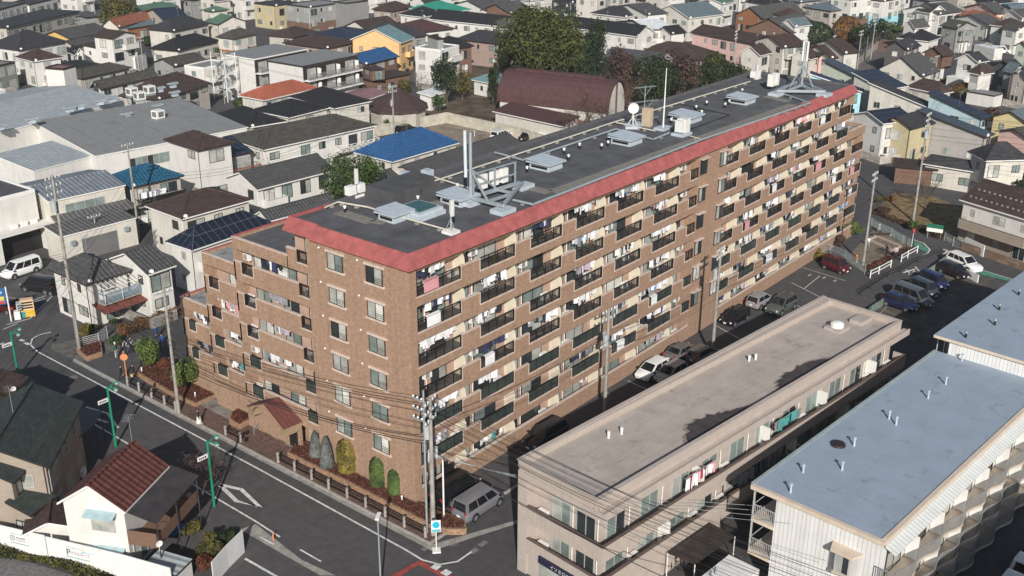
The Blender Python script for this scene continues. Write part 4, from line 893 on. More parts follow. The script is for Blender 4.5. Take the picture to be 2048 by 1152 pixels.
def text(s, size, m, parent, loc, rz, flat=False, name='lettering'):
    c = bpy.data.curves.new(name, 'FONT'); c.body = s; c.size = size; c.align_x = 'CENTER'; c.extrude = .004; c.materials.append(m); c.resolution_u = 2
    o = bpy.data.objects.new(name, c); COL.objects.link(o); bpy.context.view_layer.update()
    me = bpy.data.meshes.new_from_object(o.evaluated_get(bpy.context.evaluated_depsgraph_get())); bpy.data.objects.remove(o)
    return put(me, name, parent, loc, rot=(0, 0, rz) if flat else (math.pi/2, 0, rz))
TAN = tan_block()

# ================================================================ blue roofed white block
def blue_block():
    n = G(1769, 1086, 8.2); th = math.radians(-4.2)
    root = thing('apartment_building', 'white ribbed apartment block with faded blue flat roof and wavy balconies at the lower right', 'apartment building', (n.x, n.y, 0), th)
    rib = mat('white_rib', (0.72, 0.72, 0.71), .6, .04, 1, 'seam', pw=.3, col2=(.47, .46, .44), streak=.15); edge = mat('beige_edge', (.60, .50, .40), .7, .08)
    blue = mat('blue_membrane', (0.285, 0.345, 0.415), .75, .05, .5, 'vstrips', pw=1.25, col2=(.255, .31, .38), stain=(.8,.2,.575))
    D = 9.3; L = 29.0; ZT = 8.2
    w_ = MB(); w_.box(0.35, 0, 0, L, D-1.7, ZT-.3); w_.box(L, .2, 0, L+26, D-.9, ZT+1.15); w_.build('wall', [rib], root)
    r = MB(); r.box(.3, .3, ZT-.3, L, D, ZT-.05); r.build('roof', [blue], root)
    r = MB(); r.box(L-.25, -.3, ZT+1.15, L+26, D+.4, ZT+1.4, 1, 0); r.build('upper_roof', [blue, edge], root)
    e = MB(); e.box(0, 0, ZT-.3, .3, D+.1, ZT, 0); e.box(.3, 0, ZT-.3, L, .3, ZT+.02, 0); e.box(.3, D, ZT-.3, L, D+.25, ZT+.0, 1); e.build('roof_edge', [edge, mat('green_edge', (.30, .36, .35), .7)], root)
    s = MB(); s.slab([(.2, -.75, ZT-.65), (L, -.75, ZT-.65), (L, -.02, ZT-.35), (.2, -.02, ZT-.35)], .1); s.build('eave_strip', [mat('eave_white', (.66, .68, .66), .6, .05, 1, 'seam', pw=.4)], root)
    # bay windows on the street end
    for z in (5.6, 2.9):
        b = MB(); b.prism([(0.35, 1.55), (-.25, 1.8), (-.25, 2.9), (.35, 3.15)], z-.75, z+.75, 0); b.prism([(.35, 1.3), (-.55, 1.6), (-.55, 3.1), (.35, 3.4)], z+.75, z+.95, 1); b.prism([(.35, 1.5), (-.3, 1.75), (-.3, 2.95), (.35, 3.2)], z-.95, z-.75, 1)
        bw = b.build('bay_window', [M['alu'], edge], root); put(win_mesh(1.0, 1.4, 'alu', 1 | (0 << 2) | (1 << 4)), 'pane', bw, (-.27, 2.35, z), -math.pi/2)
    # galleries at the back corner
    for z in (5.55, 2.95):
        g = MB(); g.box(.3, D-1.7, z-.25, L, D, z, 0); gal = g.build('gallery', [edge], root)
        rl = MB()
        for h in (.1, 1.05): rl.box(.33, D-1.7, z+h, .37, D-.05, z+h+.05); rl.box(.37, D-.09, z+h, L, D-.05, z+h+.05)
        for i in range(12): y = D-1.65+i*.14; rl.box(.335, y, z+.1, .365, y+.03, z+1.05)
        rl.box(.3, D-.12, z, .4, D-.02, z+2.4); rl.build('railing', [M['alu']], gal)
        d_ = MB(); d_.box(.36, D-1.75, z, 1.4, D-1.69, z+2.1); d_.build('door', [M['bronze']], gal)
    # wavy balconies on the south side
    for k, z in enumerate((5.45, 2.85, .35)):
        sl = MB(); rl = MB(); N_ = 120; path = []
        for i in range(N_+1):
            x = -.2+(L+.2)*i/N_; y = -1.15-.2*math.sin(2*math.pi*(x-.9)/3.75)
            path.append((x, y))
        sl.prism([(-.2, 0)]+path+[(L, 0)], z-.15, z)
        for (xa, ya), (xb, yb) in zip(path, path[1:]):
            rl.obox((xa, ya+.04, z+1.02), (xb, yb+.04, z+1.02), .06, .05); rl.obox((xa, ya+.04, z+.1), (xb, yb+.04, z+.1), .03, .03)
            rl.box(xa-.02, ya+.02, z+.1, xa+.02, ya+.06, z+1.0)
            xm, ym = (xa+xb)/2, (ya+yb)/2; rl.box(xm-.02, ym+.02, z+.1, xm+.02, ym+.06, z+1.0)
        rl.obox((-.2, 0, z+1.02), (-.2, -1.1, z+1.02), .06, .05)
        for i in range(8): rl.box(-.22, -.14*i-.03, z, -.18, -.14*i, z+1.0)
        bal = sl.build('balcony', [edge], root); rl.build('railing', [mat('dull_rail', (.27,.27,.265), .5)], bal)
        rr = random.Random(k)
        for i in range(8):
            x = 1.7+3.75*i
            if x > L-1: break
            put(win_mesh(2.2, 1.9, 'bronze', gk(rr)), 'glass_door', bal, (x, -.03, z+1.0)); p = MB(); p.box(x+1.75, -.85, z+.05, x+1.8, -.05, z+1.8); p.build('partition_screen', [M['white']], bal)
    inv = Matrix.Rotation(-th, 3, 'Z')
    for u, v, hi in ((1581,985,.6), (1606,945,.55), (1684,940,.6), (1708,892,.6), (1778,838,.62), (1792,850,.62), (1856,797,.6), (1891,769,.6), (1923,722,.55)):
        q = inv @ (G(u, v, ZT-.05)-Vector((n.x, n.y, 0))); m_ = MB(); m_.tube((q.x, q.y, ZT-.05), (q.x, q.y, ZT-.05+hi), .09, .06, 7); m_.tube((q.x, q.y, ZT-.05+hi), (q.x, q.y, ZT+.03+hi), .13, .13, 7); m_.build('vent_pipe', [M['paleblue']], root)
    for u, v in ((1931,675), (1989,650), (1998,620), (2037,590)):
        q = inv @ (G(u, v, ZT+1.4)-Vector((n.x, n.y, 0))); m_ = MB(); m_.tube((q.x, q.y, ZT+1.4), (q.x, q.y, ZT+1.8), .1, .1, 7, 1); m_.tube((q.x, q.y, ZT+1.8), (q.x, q.y, ZT+2.0), .12, .1, 7, 0); m_.build('vent_cap', [M['steel'], M['black']], root)
    q = inv @ (G(1676,890,ZT-.05)-Vector((n.x, n.y, 0))); m_ = MB(); m_.tube((q.x, q.y, ZT-.05), (q.x, q.y, ZT+.1), .55, .5, 14); m_.build('hatch', [mat('hatch_rust', (.03, .02, .025), .6)], root)
    # white hoops along the north edge
    for x in (L+1.2, L+3.6, L+8.6, L+11, L+15, L+17.4):
        m_ = MB()
        for dy in (0, 1.0): m_.tube((x, D+.5, ZT-1.6), (x, D+.5, ZT+.9), .05, n=5); m_.tube((x, D+.5, ZT+.9), (x+1.1, D+.3, ZT+.9), .05, n=5)
        m_.tube((x+1.1, D+.3, ZT+.9), (x+1.1, D+.3, ZT-1.6), .05, n=5); m_.build('access_hoop', [M['white']], root)
    return root
BLUE = blue_block()

# ================================================================ houses on the street corner, lower left
RED = H('white weatherboard house with dark red tiled roof and light blue window hoods', 'M', 5.3, (1000,642), (482,542), (1315,264), 'gx', 1.75, 'redtile', 'white', balc=False, extras=False, win=False, oh=.3, fas='white')
wr, dr = RED['w'], RED['d']
for y, z, wd, hh, kd in ((2.0, 3.9, 1.8, 1.25, 1), (1.6, 1.3, 1.6, .7, 0), (2.9, 1.2, .9, .7, 0)):
    wn = put(win_mesh(wd, hh, 'alu', gk(RNG)), 'window', RED, (.27, y, z), -math.pi/2)
    hd = MB(); hd.slab([(-wd/2-.25, -.7, hh/2+.2), (wd/2+.25, -.7, hh/2+.2), (wd/2+.25, 0, hh/2+.42), (-wd/2-.25, 0, hh/2+.42)], .05); hd.build('hood', [mat('hood_blue', (.36, .50, .54), .5)], wn)
p = MB(); p.slab([(.2, -2.1, 4.55), (wr+.3, -2.1, 4.55), (wr+.3, .15, 5.2), (.2, .15, 5.2)], .05)
for x in (.4, wr*.5, wr): p.tube((x, -2.0, 0), (x, -2.0, 4.5), .05, n=5); p.tube((x, -2.0, 2.6), (x, .3, 2.6), .04, n=4)
p.build('terrace_canopy', [mat('smoked_sheet', (.055, .05, .05), .35, .2, 1, 'seam', pw=.3)], RED)
p = MB(); p.box(.3, -1.9, 2.45, wr, .28, 2.6); p.box(.3, -1.9, 2.6, .35, .28, 3.6); p.box(.35, -1.9, 2.6, wr, -1.85, 3.4); p.build('balcony', [M['w_brown']], RED)
for x in (1.6, 4.2): put(win_mesh(1.7, 1.8, 'alu', gk(RNG)), 'window', RED, (x, .27, 1.2))
put(DISH, 'satellite_dish', RED, (.1, -2.2, 3.0), -.6); put(ANT, 'aerial', RED, (wr*.95, dr*.5, 7.0), .3)
H('small brown roofed porch behind the white weatherboard house', 'M', 2.3, (600,760), (375,765), (560,600), 'gx', .7, 'brown', 'white', w=3, d=3.5, extras=False, win=False)
H('taupe house with dark green gable roof at the street side', 'P', 5.6, (100,936), None, (168,803), 'gx', 1.9, 'darkgreen', 'taupe', d=7.4, frame='alu')
H('front wing of the taupe house with dark green roof at the left edge', 'P', 5.3, (27,966), None, (67,924), 'gx', 1.4, 'darkgreen', 'taupe', d=6, extras=False)
H('dark green porch roof with a skylight on the taupe house', 'M', 3.0, (245,670), (100,592), (405,502), 'sb', .7, 'darkgreen', 'taupe', extras=False, oh=.3)
H('house with brown roof and yellow wall at the left edge nearest the taupe house', 'P', 5.2, (-22,870), None, (39,808), 'gx', 1.6, 'brown', 'yellow', d=7, balc=False)
H('house with brown roof behind the yellow walled wing at the left edge', 'P', 5.2, (22,790), None, (60,754), 'gx', 1.4, 'brown', 'sand', d=9, balc=False)
for lab, q, z in (('dark clear sheet carport beside the taupe house', ((128,860), (162,816), (204,822), (190,846), (148,886)), 3.0), ('dark clear sheet lean-to beside the brown roofed house', ((22,795), (62,757), (77,775), (42,813)), 3.6)):
    pts = [G(u, v, z) for u, v in q]; c = sum(pts, Vector())/len(pts)
    t = thing('carport', lab, 'carport', (c.x, c.y, 0)); b = MB(); pl = [(p_.x-c.x, p_.y-c.y) for p_ in pts]; b.prism(pl, z-.05, z)
    for x, y in pl: b.tube((x*.93, y*.93, 0), (x*.93, y*.93, z-.05), .04, n=5)
    b.build('roof', [MATS['smoked_sheet']], t)
# ================================================================ ground, roads and markings
MATS.pop('asphalt'); M['asph'] = mat('asphalt', (0.074, 0.071, 0.073), 0.9, 0.13, 1.2, stain=(.45,.14,.57), patch=(9.0, 3.6, .09, 1.5708))
g = MB(); g.box(-110, -150, -.5, 640, 640, 0); tag(g.build('ground', [M['asph']]), kind='structure')
LV = [0]
def sheet(name, pts, m, z=None, world=False, kind='structure'):
    LV[0] += 1; z = z if z is not None else .004*LV[0]
    q = [p if world else tuple(G(p[0], p[1])[:2]) for p in pts]
    a = sum(q[i][0]*q[(i+1) % len(q)][1]-q[(i+1) % len(q)][0]*q[i][1] for i in range(len(q)))
    if a < 0: q = q[::-1]
    b = MB(); b.poly([(x, y, z) for x, y in q]); return tag(b.build(name, [m]), kind=kind)
def stripe(pts, wd, m=None, z=.05, name='road_marking'):
    q = [Vector(G(u, v)[:2]) for u, v in pts]; b = MB()
    L_, R__ = [], []
    for i, p in enumerate(q):
        d = (q[min(i+1, len(q)-1)]-q[max(i-1, 0)]).normalized(); n = Vector((-d.y, d.x))*wd/2; L_.append(p+n); R__.append(p-n)
    for i in range(len(q)-1): b.poly([(R__[i].x, R__[i].y, z), (R__[i+1].x, R__[i+1].y, z), (L_[i+1].x, L_[i+1].y, z), (L_[i].x, L_[i].y, z)])
    return tag(b.build(name, [m or M['line']]), kind='structure')
dirt = mat('lot_dirt', (.25, .20, .155), .95, .3, .5); soil2 = mat('garden_soil', (.105, .075, .05), .95, .45, .35); sand = mat('park_sand', (.175, .14, .105), .95, .25, 1.2); dgrass = mat('dry_grass', (.20, .14, .065), .95, .4, .9); grass = mat('dark_grass', (.06, .055, .025), .95, .4, .9)
conc = M['conc']; gpaint = mat('green_pavement', (.075, .235, .165), .9, .15, 2); rpaint = mat('red_pavement', (.30, .06, .05), .9, .2, 2); grav = mat('light_gravel', (.36, .33, .29), .95, .35, 2)
sheet('gravel_lot', [(733,292),(893,240),(1040,270),(1110,292),(960,335),(850,340)], dirt)
sheet('temple_garden', [(845,235),(880,150),(1010,120),(1300,120),(1490,150),(1350,215),(1200,225),(1040,262),(893,238)], soil2)
sheet('white_lot', [(960,280),(1030,272),(1060,285),(990,300)], grav)
sheet('park_lawn', [(1745,425),(1790,385),(1870,393),(1938,425),(1932,490),(1860,470),(1800,445)], dgrass)
sheet('playground', [(1690,520),(1748,458),(1822,488),(1728,545)], sand)
sheet('parking_ground', [(1735,640),(1900,522),(1990,555),(1960,600),(1840,690),(1780,655)], M['asph2'])
sheet('left_parking', [(0,560),(95,520),(150,560),(60,640),(0,660)], mat('grey_asphalt', (.085, .083, .083), .9, .25, .5))
sheet('back_lane', [(1700,145),(1740,85),(1800,95),(1735,150)], mat('lane', (.12, .11, .10), .9, .2, .5))
sheet('slope_drive', [(1735,95),(1765,78),(1800,82),(1775,105)], mat('brick_drive', (.21, .12, .085), .9, .2, 1))
sheet('gravel_strip', [(-10,1112),(60,1125),(150,1152),(-10,1160)], mat('grey_gravel', (.15,.145,.145), .95, .3, 5)); sheet('verge', [(1840,1152),(2048,1000),(2048,860),(1700,1152)], grass)
sheet('left_pavement', [(512,1049),(604,1121),(672,1152),(640,1152),(480,1060)], conc)
sheet('corner_pavement', [(240,700),(245,665),(150,680),(105,690),(100,700),(160,727)], mat('flag_stone', (.12, .115, .105), .9, .3, 1.5))
sheet('apron', [(455,840),(490,855),(540,800),(470,770),(420,765),(395,810)], mat('pale_apron', (.21, .20, .18), .9, .3, 1.2, stain=(.8,.35,.52)), z=.135)
sheet('gutter', [(145,724),(864,1103),(1045,1045),(1045,1038),(864,1090),(150,718)], conc)
# raised pavement with kerb along the brick block
pv = MB(); K0, K1 = -2.8, -2.62
pv.box(K1, -3.9, -.05, -0.1, 33, .12, 0); tag(pv.build('pavement', [M['redbrickpave']]), kind='structure')
kb = MB(); kb.box(K0-.0, -4.1, -.05, K1, 44, .122); kb.box(K1, -4.1, -.05, 9.5, -3.9, .121); tag(kb.build('kerb', [mat('kerb', (.34, .325, .30), .9, .15, 3)]), kind='structure')
pv = MB(); pv.box(-0.1, -3.9, -.05, 4.5, -2.95, .118); tag(pv.build('pavement', [M['redbrickpave']]), kind='structure')
stripe([(102,665),(80,670),(65,678),(61,690),(75,704),(375,863),(512,936),(812,1101),(845,1121),(880,1130),(915,1124),(944,1104)], .16)
stripe([(60,770),(98,793),(190,850),(252,886),(327,934),(410,984),(512,1044),(560,1075)], .15)
stripe([(172,815),(216,828),(236,857)], .25, z=.055); stripe([(191,838),(216,846)], .3, z=.055)
stripe([(439,970),(483,980),(521,1016),(473,1003),(439,970)], .34)
stripe([(786,1156),(838,1126),(902,1158)], .55, rpaint); stripe([(866,1132),(878,1138)], .6, z=.06); stripe([(886,1143),(899,1150)], .6, z=.06)
stripe([(600,1100),(642,1124)], .14); stripe([(490,1118),(560,1158)], .2); stripe([(520,1075),(548,1090)], .14)
stripe([(40,680),(48,683)], .35); stripe([(50,686),(58,690)], .35); stripe([(0,690),(8,686)], .2)
for a, b in (((14,650),(60,638)), ((60,638),(112,585)), ((20,622),(95,590)), ((112,585),(130,620)), ((130,620),(158,607)), ((55,610),(90,597)), ((5,660),(35,648))): stripe([a, b], .12)
# parking bays
for a, b in (((1255,762),(1305,785)), ((1432,652),(1500,690)), ((1606,536),(1690,562)), ((1583,566),(1660,605)), ((1608,578),(1640,552)), ((1560,592),(1600,615)), ((1205,780),(1220,790))): stripe([a, b], .09, z=.045)
for a, b in (((1755,615),(1825,645)), ((1822,590),(1870,612)), ((1850,572),(1905,592)), ((1870,545),(1930,568)), ((1895,532),(1940,545)), ((1800,600),(1850,622))): stripe([a, b], .1, mat('old_yellow', (.42, .30, .14), .9, .3, 2), z=.047)
for u, v in ((1619,551), (1648,556), (1670,562)): 
    p = G(u, v); b = MB(); b.box(-.3, -.08, 0, .3, .08, .1); tag(b.build('wheel_stop', [conc], None, p, -.1), 'low concrete wheel stop in the car park below the brick block', 'wheel stop', 'wheel stops in the car park')
sheet('green_strip', [(1827,483),(1845,489),(1858,500),(1855,506),(1844,502),(1828,492)], gpaint); stripe([(1827,480),(1847,487),(1860,500),(1855,507),(1843,513)], .18)
sheet('green_strip', [(1958,540),(2030,562),(2028,566),(1955,548)], gpaint); stripe([(1955,538),(2030,561)], .14)
stripe([(1886,499),(1906,506)], .3); stripe([(1896,503),(1884,511)], .3)
stripe([(1806,546),(1830,539)], .3); stripe([(1818,550),(1830,543)], .3, z=.055); stripe([(1812,540),(1824,552)], .2, z=.06); stripe([(1830,534),(1838,543)], .2, z=.055)
stripe([(1740,650),(1786,600),(1838,575)], .12, conc)
sb = MB()
qs = [G(u, v) for u, v in ((1737,481),(1754,474),(1801,494),(1784,502))]
for a, b in zip(qs, qs[1:]+qs[:1]): sb.obox((a.x, a.y, .12), (b.x, b.y, .12), .3, .24)
tag(sb.build('sandpit_border', [mat('pink_kerb', (.42, .34, .28), .9)]), 'pale concrete border of the sandpit in the small park', 'sandpit')
def manhole(u, v):
    p = G(u, v); b = MB(); b.tube((0,0,.0), (0,0,.03), .42, .42, 16); tag(b.build('manhole_cover', [M['concd']], None, p), 'iron cover in the road at pixel corner' if False else 'round iron manhole cover set in the street', 'manhole cover', 'manhole covers in the street')
for u, v in ((147,755), (905,1085)): manhole(u, v)
for u, v, lab in ((852,1096, 'dark drain grate beside the round blue sign post'), (948,1102, 'dark drain grate where the white edge line ends'), (966,1087, 'dark drain grate along the side kerb')):
    p = G(u, v); b = MB(); b.box(-.35, -.2, 0, .35, .2, .03); tag(b.build('drain_grate', [M['concd']], None, p, .0), lab, 'drain grate')

# ================================================================ plants
RV = random.Random(5)
def leafmat(name, c1, c2): M[name] = mat('leaf_'+name, c1, .7, .25, 3, 'leaf', col2=c2, spec=.2)
leafmat('big', (.092, .102, .024), (.026, .036, .012)); leafmat('dark', (.040, .060, .020), (.014, .024, .010)); leafmat('olive', (.13, .115, .028), (.05, .05, .018)); leafmat('yel', (.20, .155, .03), (.085, .075, .018)); leafmat('grn', (.075, .115, .03), (.028, .05, .016)); leafmat('greyg', (.145, .155, .145), (.075, .085, .08)); leafmat('red', (.16, .055, .03), (.06, .025, .016)); leafmat('rust', (.20, .10, .03), (.075, .045, .018)); leafmat('flower', (.72, .55, .02), (.40, .32, .02)); leafmat('lime', (.13, .18, .04), (.05, .075, .02)); leafmat('brown', (.10, .06, .045), (.05, .033, .028))
bark = mat('bark', (.10, .075, .055), .95, .3, 4); barkl = mat('pale_bark', (.24, .20, .16), .95, .25, 4)
def leaves(b, c, rad, n, s, lumps=9, shell=.55, rng=RV, m=0, box=False, lr=.45):
    L_ = []
    for i in range(lumps):
        while True:
            x, y, z = (rng.uniform(-1, 1) for _ in range(3))
            if box or x*x+y*y+z*z <= 1: break
        k = .0 if lumps == 1 else .62
        L_.append((c[0]+x*rad[0]*k, c[1]+y*rad[1]*k, c[2]+z*rad[2]*k, 1.0 if lumps == 1 else rng.uniform(lr*.75, lr*1.3)))
    for i in range(n):
        lx, ly, lz, lr_ = L_[i % lumps]
        d = Vector((rng.gauss(0,1), rng.gauss(0,1), rng.gauss(0,1))).normalized(); r = lr_*(shell+(1-shell)*rng.random()**.5)
        p = Vector((lx+d.x*rad[0]*r, ly+d.y*rad[1]*r, lz+d.z*rad[2]*r))
        nn = (d*.9+Vector((rng.uniform(-1,1), rng.uniform(-1,1), rng.uniform(-.4,1)))).normalized()
        a = nn.orthogonal().normalized(); a.rotate(Matrix.Rotation(rng.uniform(0, 6.28), 3, nn)); e = nn.cross(a); sz = s*rng.uniform(.6, 1.3)
        b.poly([p-a*sz, p+e*sz*.6, p+a*sz, p-e*sz*.6], m)
def limb(b, p, d, L, r, depth, rng, m=0, spread=.7):
    q = p+d*L; b.tube(p, q, r, r*.62, 5 if depth > 1 else 3, m, cap=False)
    if depth == 0: return
    for i in range(rng.choice((2, 3, 3)) if depth > 1 else rng.choice((3, 4))):
        nd = (d+Vector((rng.uniform(-1,1), rng.uniform(-1,1), rng.uniform(-.25,.7)))*spread).normalized()
        limb(b, p+d*L*rng.uniform(.55, 1), nd, L*rng.uniform(.6, .82), r*.55, depth-1, rng, m, spread)
def tree(lab, base, top, width, mt, n=2200, s=.22, lumps=12, trunk=.22, name='tree', cat='tree', wz=None, z0=None, group=None, shell=.5, lr=.45):
    """base/top: picture points of foot and tip; width: its spread in picture pixels"""
    p = G(*base); h = HT(top[0], top[1], p); dist = (p-CP).length; r = width/2*dist/FPX*(1.2 if name == 'tree' else 1)
    if name == 'tree': h *= 1.06
    t = thing(name, lab, cat, (p.x, p.y, 0), RV.uniform(0, .5), group)
    zb = h*trunk if z0 is None else z0; rz = (h-zb)/2
    b = MB(); leaves(b, (0, 0, zb+rz), (r, r if wz is None else wz, rz), n, s, lumps, shell, lr=lr); b.build('crown', [M[mt]], t)
    k = MB(); k.tube((0,0,0), (0,0,zb+rz*.6), max(.06, r*.09), max(.03, r*.05), 7)
    for i in range(4): a = 1.57*i+.4; k.tube((0,0,zb*.8), (math.cos(a)*r*.5, math.sin(a)*r*.5, zb+rz*.8), r*.05, r*.02, 5)
    k.build('trunk', [bark], t); return t
def bare(lab, base, top, depth=4, r=.12, mt=None, spread=.75, group=None):
    p = G(*base); h = HT(top[0], top[1], p); t = thing('bare_tree', lab, 'tree', (p.x, p.y, 0), 0, group)
    k = MB(); k.tube((0,0,0), (0,0,h*.3), r, r*.8, 6); k.build('trunk', [mt or bark], t)
    c = MB()
    for i in range(4): a = RV.uniform(0, 6.28); limb(c, Vector((0,0,h*RV.uniform(.2,.3))), Vector((math.cos(a)*.6, math.sin(a)*.6, 1)).normalized(), h*.26, r*.6, depth, RV, 0, spread)
    rr_ = h*.36
    for i in range(int(420*h/8)):
        dd = Vector((RV.gauss(0,1), RV.gauss(0,1), RV.gauss(0,.8))).normalized()*rr_*RV.uniform(.35, 1.0); q = Vector((0,0,h*.62))+dd; e = Vector((RV.uniform(-1,1), RV.uniform(-1,1), RV.uniform(-.2,1))).normalized()*RV.uniform(.2,.5); f = e.orthogonal().normalized()*.014
        c.poly([q-f, q+e-f*.4, q+e+f*.4, q+f])
    c.build('crown', [mt or bark], t); return t
tree('huge round evergreen tree with olive crown behind the brick block', (1078,208), (1066,-2), 172, 'big', 19000, .30, 50, .16, lr=.32, shell=.6)
tree('tall dark evergreen tree just right of the huge round tree', (1186,160), (1184,42), 48, 'dark', 4200, .26, 20, .15)
tree('smaller dark tree at the right foot of the huge round tree', (1196,150), (1195,98), 34, 'dark', 1500, .24, 10, .15)
tree('round mid green tree at the left foot of the huge round tree', (1150,168), (1142,85), 42, 'big', 2600, .25, 14, .15)
tree('dark evergreen tree against the temple roof tiles', (1262,190), (1258,112), 46, 'dark', 2600, .25, 12, .12)
tree('spreading dark green tree behind the tall whip aerial', (1322,205), (1325,128), 78, 'dark', 4200, .26, 18, .12)
tree('dark tree between the whip aerial and the round olive tree', (1370,196), (1372,135), 52, 'grn', 2400, .25, 12, .12)
tree('round olive green tree left of the pink walled house', (1428,178), (1428,94), 56, 'big', 3600, .25, 14, .12)
for lab, b_, t_, wd, mt, n in (('brown twiggy tree over the temple roof end', (1240,205),(1240,92),56,'brown',2600), ('largest dark tree of the temple grove', (1302,212),(1304,106),78,'dark',4600), ('brown twiggy tree left of the round olive tree', (1356,200),(1360,98),72,'brown',3400), ('dark tree at the foot of the roof rear edge', (1412,190),(1414,128),50,'dark',2400), ('dark broad tree between the temple and the barrel vault hall', (1300,222),(1298,150),70,'dark',3800), ('dark green tree at the right of the temple grove', (1455,180),(1458,118),44,'dark',2600), ('brownish tree crown above the wide brown hipped roof', (1340,160),(1342,98),60,'brown',2400), ('dark tree on the left of the huge round tree', (1012,150),(1010,78),40,'dark',2600), ('dark understorey tree below the huge round tree', (1055,215),(1058,150),60,'dark',3000), ('dark understorey tree right of the huge round tree', (1120,212),(1118,140),56,'dark',3000), ('leafy tree by the temple gate', (1225,200),(1222,150),40,'dark',2000), ('dark tree hiding the end of the temple roof', (1285,215),(1282,160),44,'grn',2000), ('olive tree in front of the pink walled house', (1480,175),(1484,135),36,'olive',1400)): tree(lab, b_, t_, wd, mt, n, .26, 14, .1)
for lab, b_, t_, wd, mt, n in (('dark green tree beside the conical yew clump', (745,380),(748,325),40,'grn',1800), ('dark growth behind the barrel vault hall', (1100,165),(1100,110),70,'dark',2600), ('dark broad tree beyond the hall ridge', (1215,172),(1216,112),64,'dark',2800), ('dark tree left of the traditional tiled roof', (1172,190),(1170,118),50,'dark',2400)): tree(lab, b_, t_, wd, mt, n, .26, 14, .1)
tree('low rounded tree beside the roof corner of the brick block', (1398,186), (1396,150), 40, 'olive', 1500, .25, 8, .1)
for i, (b_, t_) in enumerate((((1225,205),(1225,118)), ((1290,195),(1295,92)), ((1345,185),(1350,90)), ((1395,165),(1385,85)), ((1260,225),(1270,150)), ((1310,190),(1318,100)), ((1365,180),(1362,95)), ((1415,185),(1412,110)))):
    bare('leafless brown tree in the temple grove, %s from the left' % ('first', 'third', 'fifth', 'seventh', 'second', 'fourth', 'sixth', 'eighth')[i], b_, t_, 4, .14)
bare('leafless dark tree in front of the barrel vault hall', (1160,282), (1150,190), 5, .16, spread=.95)
for i, (b_, t_) in enumerate((((1178,262),(1182,165)), ((1230,245),(1235,150)), ((1135,290),(1128,205)), ((1255,232),(1252,128)))):
    bare('leafless reddish tree between the vault hall and the brick block, %s from the left' % ('second', 'third', 'first', 'fourth')[i], b_, t_, 4, .13, mat('red_twig', (.13,.075,.06), .95, .3, 4), .9)
bare('second leafless tree in front of the cream arch of the hall', (1210,270), (1222,185), 4, .12, spread=.9)
bare('gnarled pale leafless tree in the garden of the modern white house', (838,185), (832,128), 4, .1, barkl); bare('pale leafless tree behind the white garden shed', (856,200), (862,150), 3, .09, barkl)
tree('bushy green tree right of the modern white house', (893,215), (900,117), 52, 'dark', 3200, .22, 16, .2); tree('thin olive shrub tree beside the bushy green tree', (925,200), (930,140), 40, 'olive', 1200, .2, 9, .2)
tree('layered pine beside the white garden shed', (880,226), (882,186), 24, 'grn', 900, .17, 6, .2); tree('olive shrub in front of the modern white house', (812,185), (815,158), 30, 'olive', 900, .2, 6, .05)
tree('dark slender conifer near the little shrine', (986,215), (990,130), 26, 'dark', 1400, .2, 8, .1); tree('small shrub in the dirt garden by the lot wall', (985,195), (984,168), 20, 'dark', 500, .18, 4, .05)
tree('big olive brown tree at the top left', (240,66), (236,-6), 68, 'olive', 4200, .34, 20, .1); 
tree('tufted dark green yew clump behind the small rooftop mast', (712,428), (714,298), 140, 'grn', 8000, .17, 26, .03, shell=.3, lr=.3)
tree('clipped egg shaped tree on the entrance bed by the parked bicycles', (302,745), (298,676), 36, 'lime', 2600, .11, 8, .28, shell=.8, lr=.7)
tree('clipped round tree on the entrance bed nearest the service yard', (375,787), (377,722), 38, 'lime', 2600, .11, 8, .22, shell=.8, lr=.7)
tree('small red leaved shrub between the two clipped trees', (335,757), (333,716), 30, 'red', 900, .1, 6, .3)
for lab, u, vb, vt, wd, mt in (('grey green clipped cone, left of the pair by the entrance', 633, 921, 862, 26, 'greyg'), ('grey green clipped cone, right of the pair by the entrance', 655, 942, 873, 28, 'greyg'), ('golden clipped bush in the bed under the street windows', 697, 951, 878, 42, 'yel'), ('tall green clipped bush right of the golden bush', 758, 980, 914, 34, 'grn'), ('smaller green clipped bush nearest the street corner', 791, 996, 939, 28, 'grn')):
    p = G(u, vb); h = HT(u, vt, p); r = wd/2*(p-CP).length/FPX; t = thing('clipped_shrub', lab, 'shrub', (p.x, p.y, .3)); b = MB(); h -= .3
    for i in range(2600):
        z = RV.random(); f = (1-z**1.6)**.62*.98+.06 if mt == 'greyg' else max(.12, 1-abs(2*z-.96)**5)**.5
        a = RV.uniform(0, 6.283); q = Vector((math.cos(a)*r*f*RV.uniform(.84, 1.07), math.sin(a)*r*f*RV.uniform(.84, 1.07), z*h)); n_ = Vector((math.cos(a), math.sin(a), RV.uniform(-.3, 1))).normalized(); e = n_.orthogonal().normalized(); e.rotate(Matrix.Rotation(RV.uniform(0,6.28), 3, n_)); f2 = n_.cross(e); sz = .10*RV.uniform(.6, 1.3)
        b.poly([q-e*sz, q+f2*sz*.6, q+e*sz, q-f2*sz*.6])
    b.build('foliage', [M[mt]], t); k = MB(); k.tube((0,0,-.2), (0,0,h*.7), r*.45, r*.2, 8); k.build('stem', [bark], t)
bare('small leafless street tree beside the green lamp post', (408,1008), (388,893), 5, .08, mat('twig', (.11,.07,.06),.95), .85)
tree('lone bare branched cherry in the dry park lawn' , (1850,420), (1848,345), 4, 'brown', 10, .1, 1, .3) if False else bare('leafless park tree casting shade on the dry lawn', (1850,418), (1858,345), 4, .13, spread=.85)
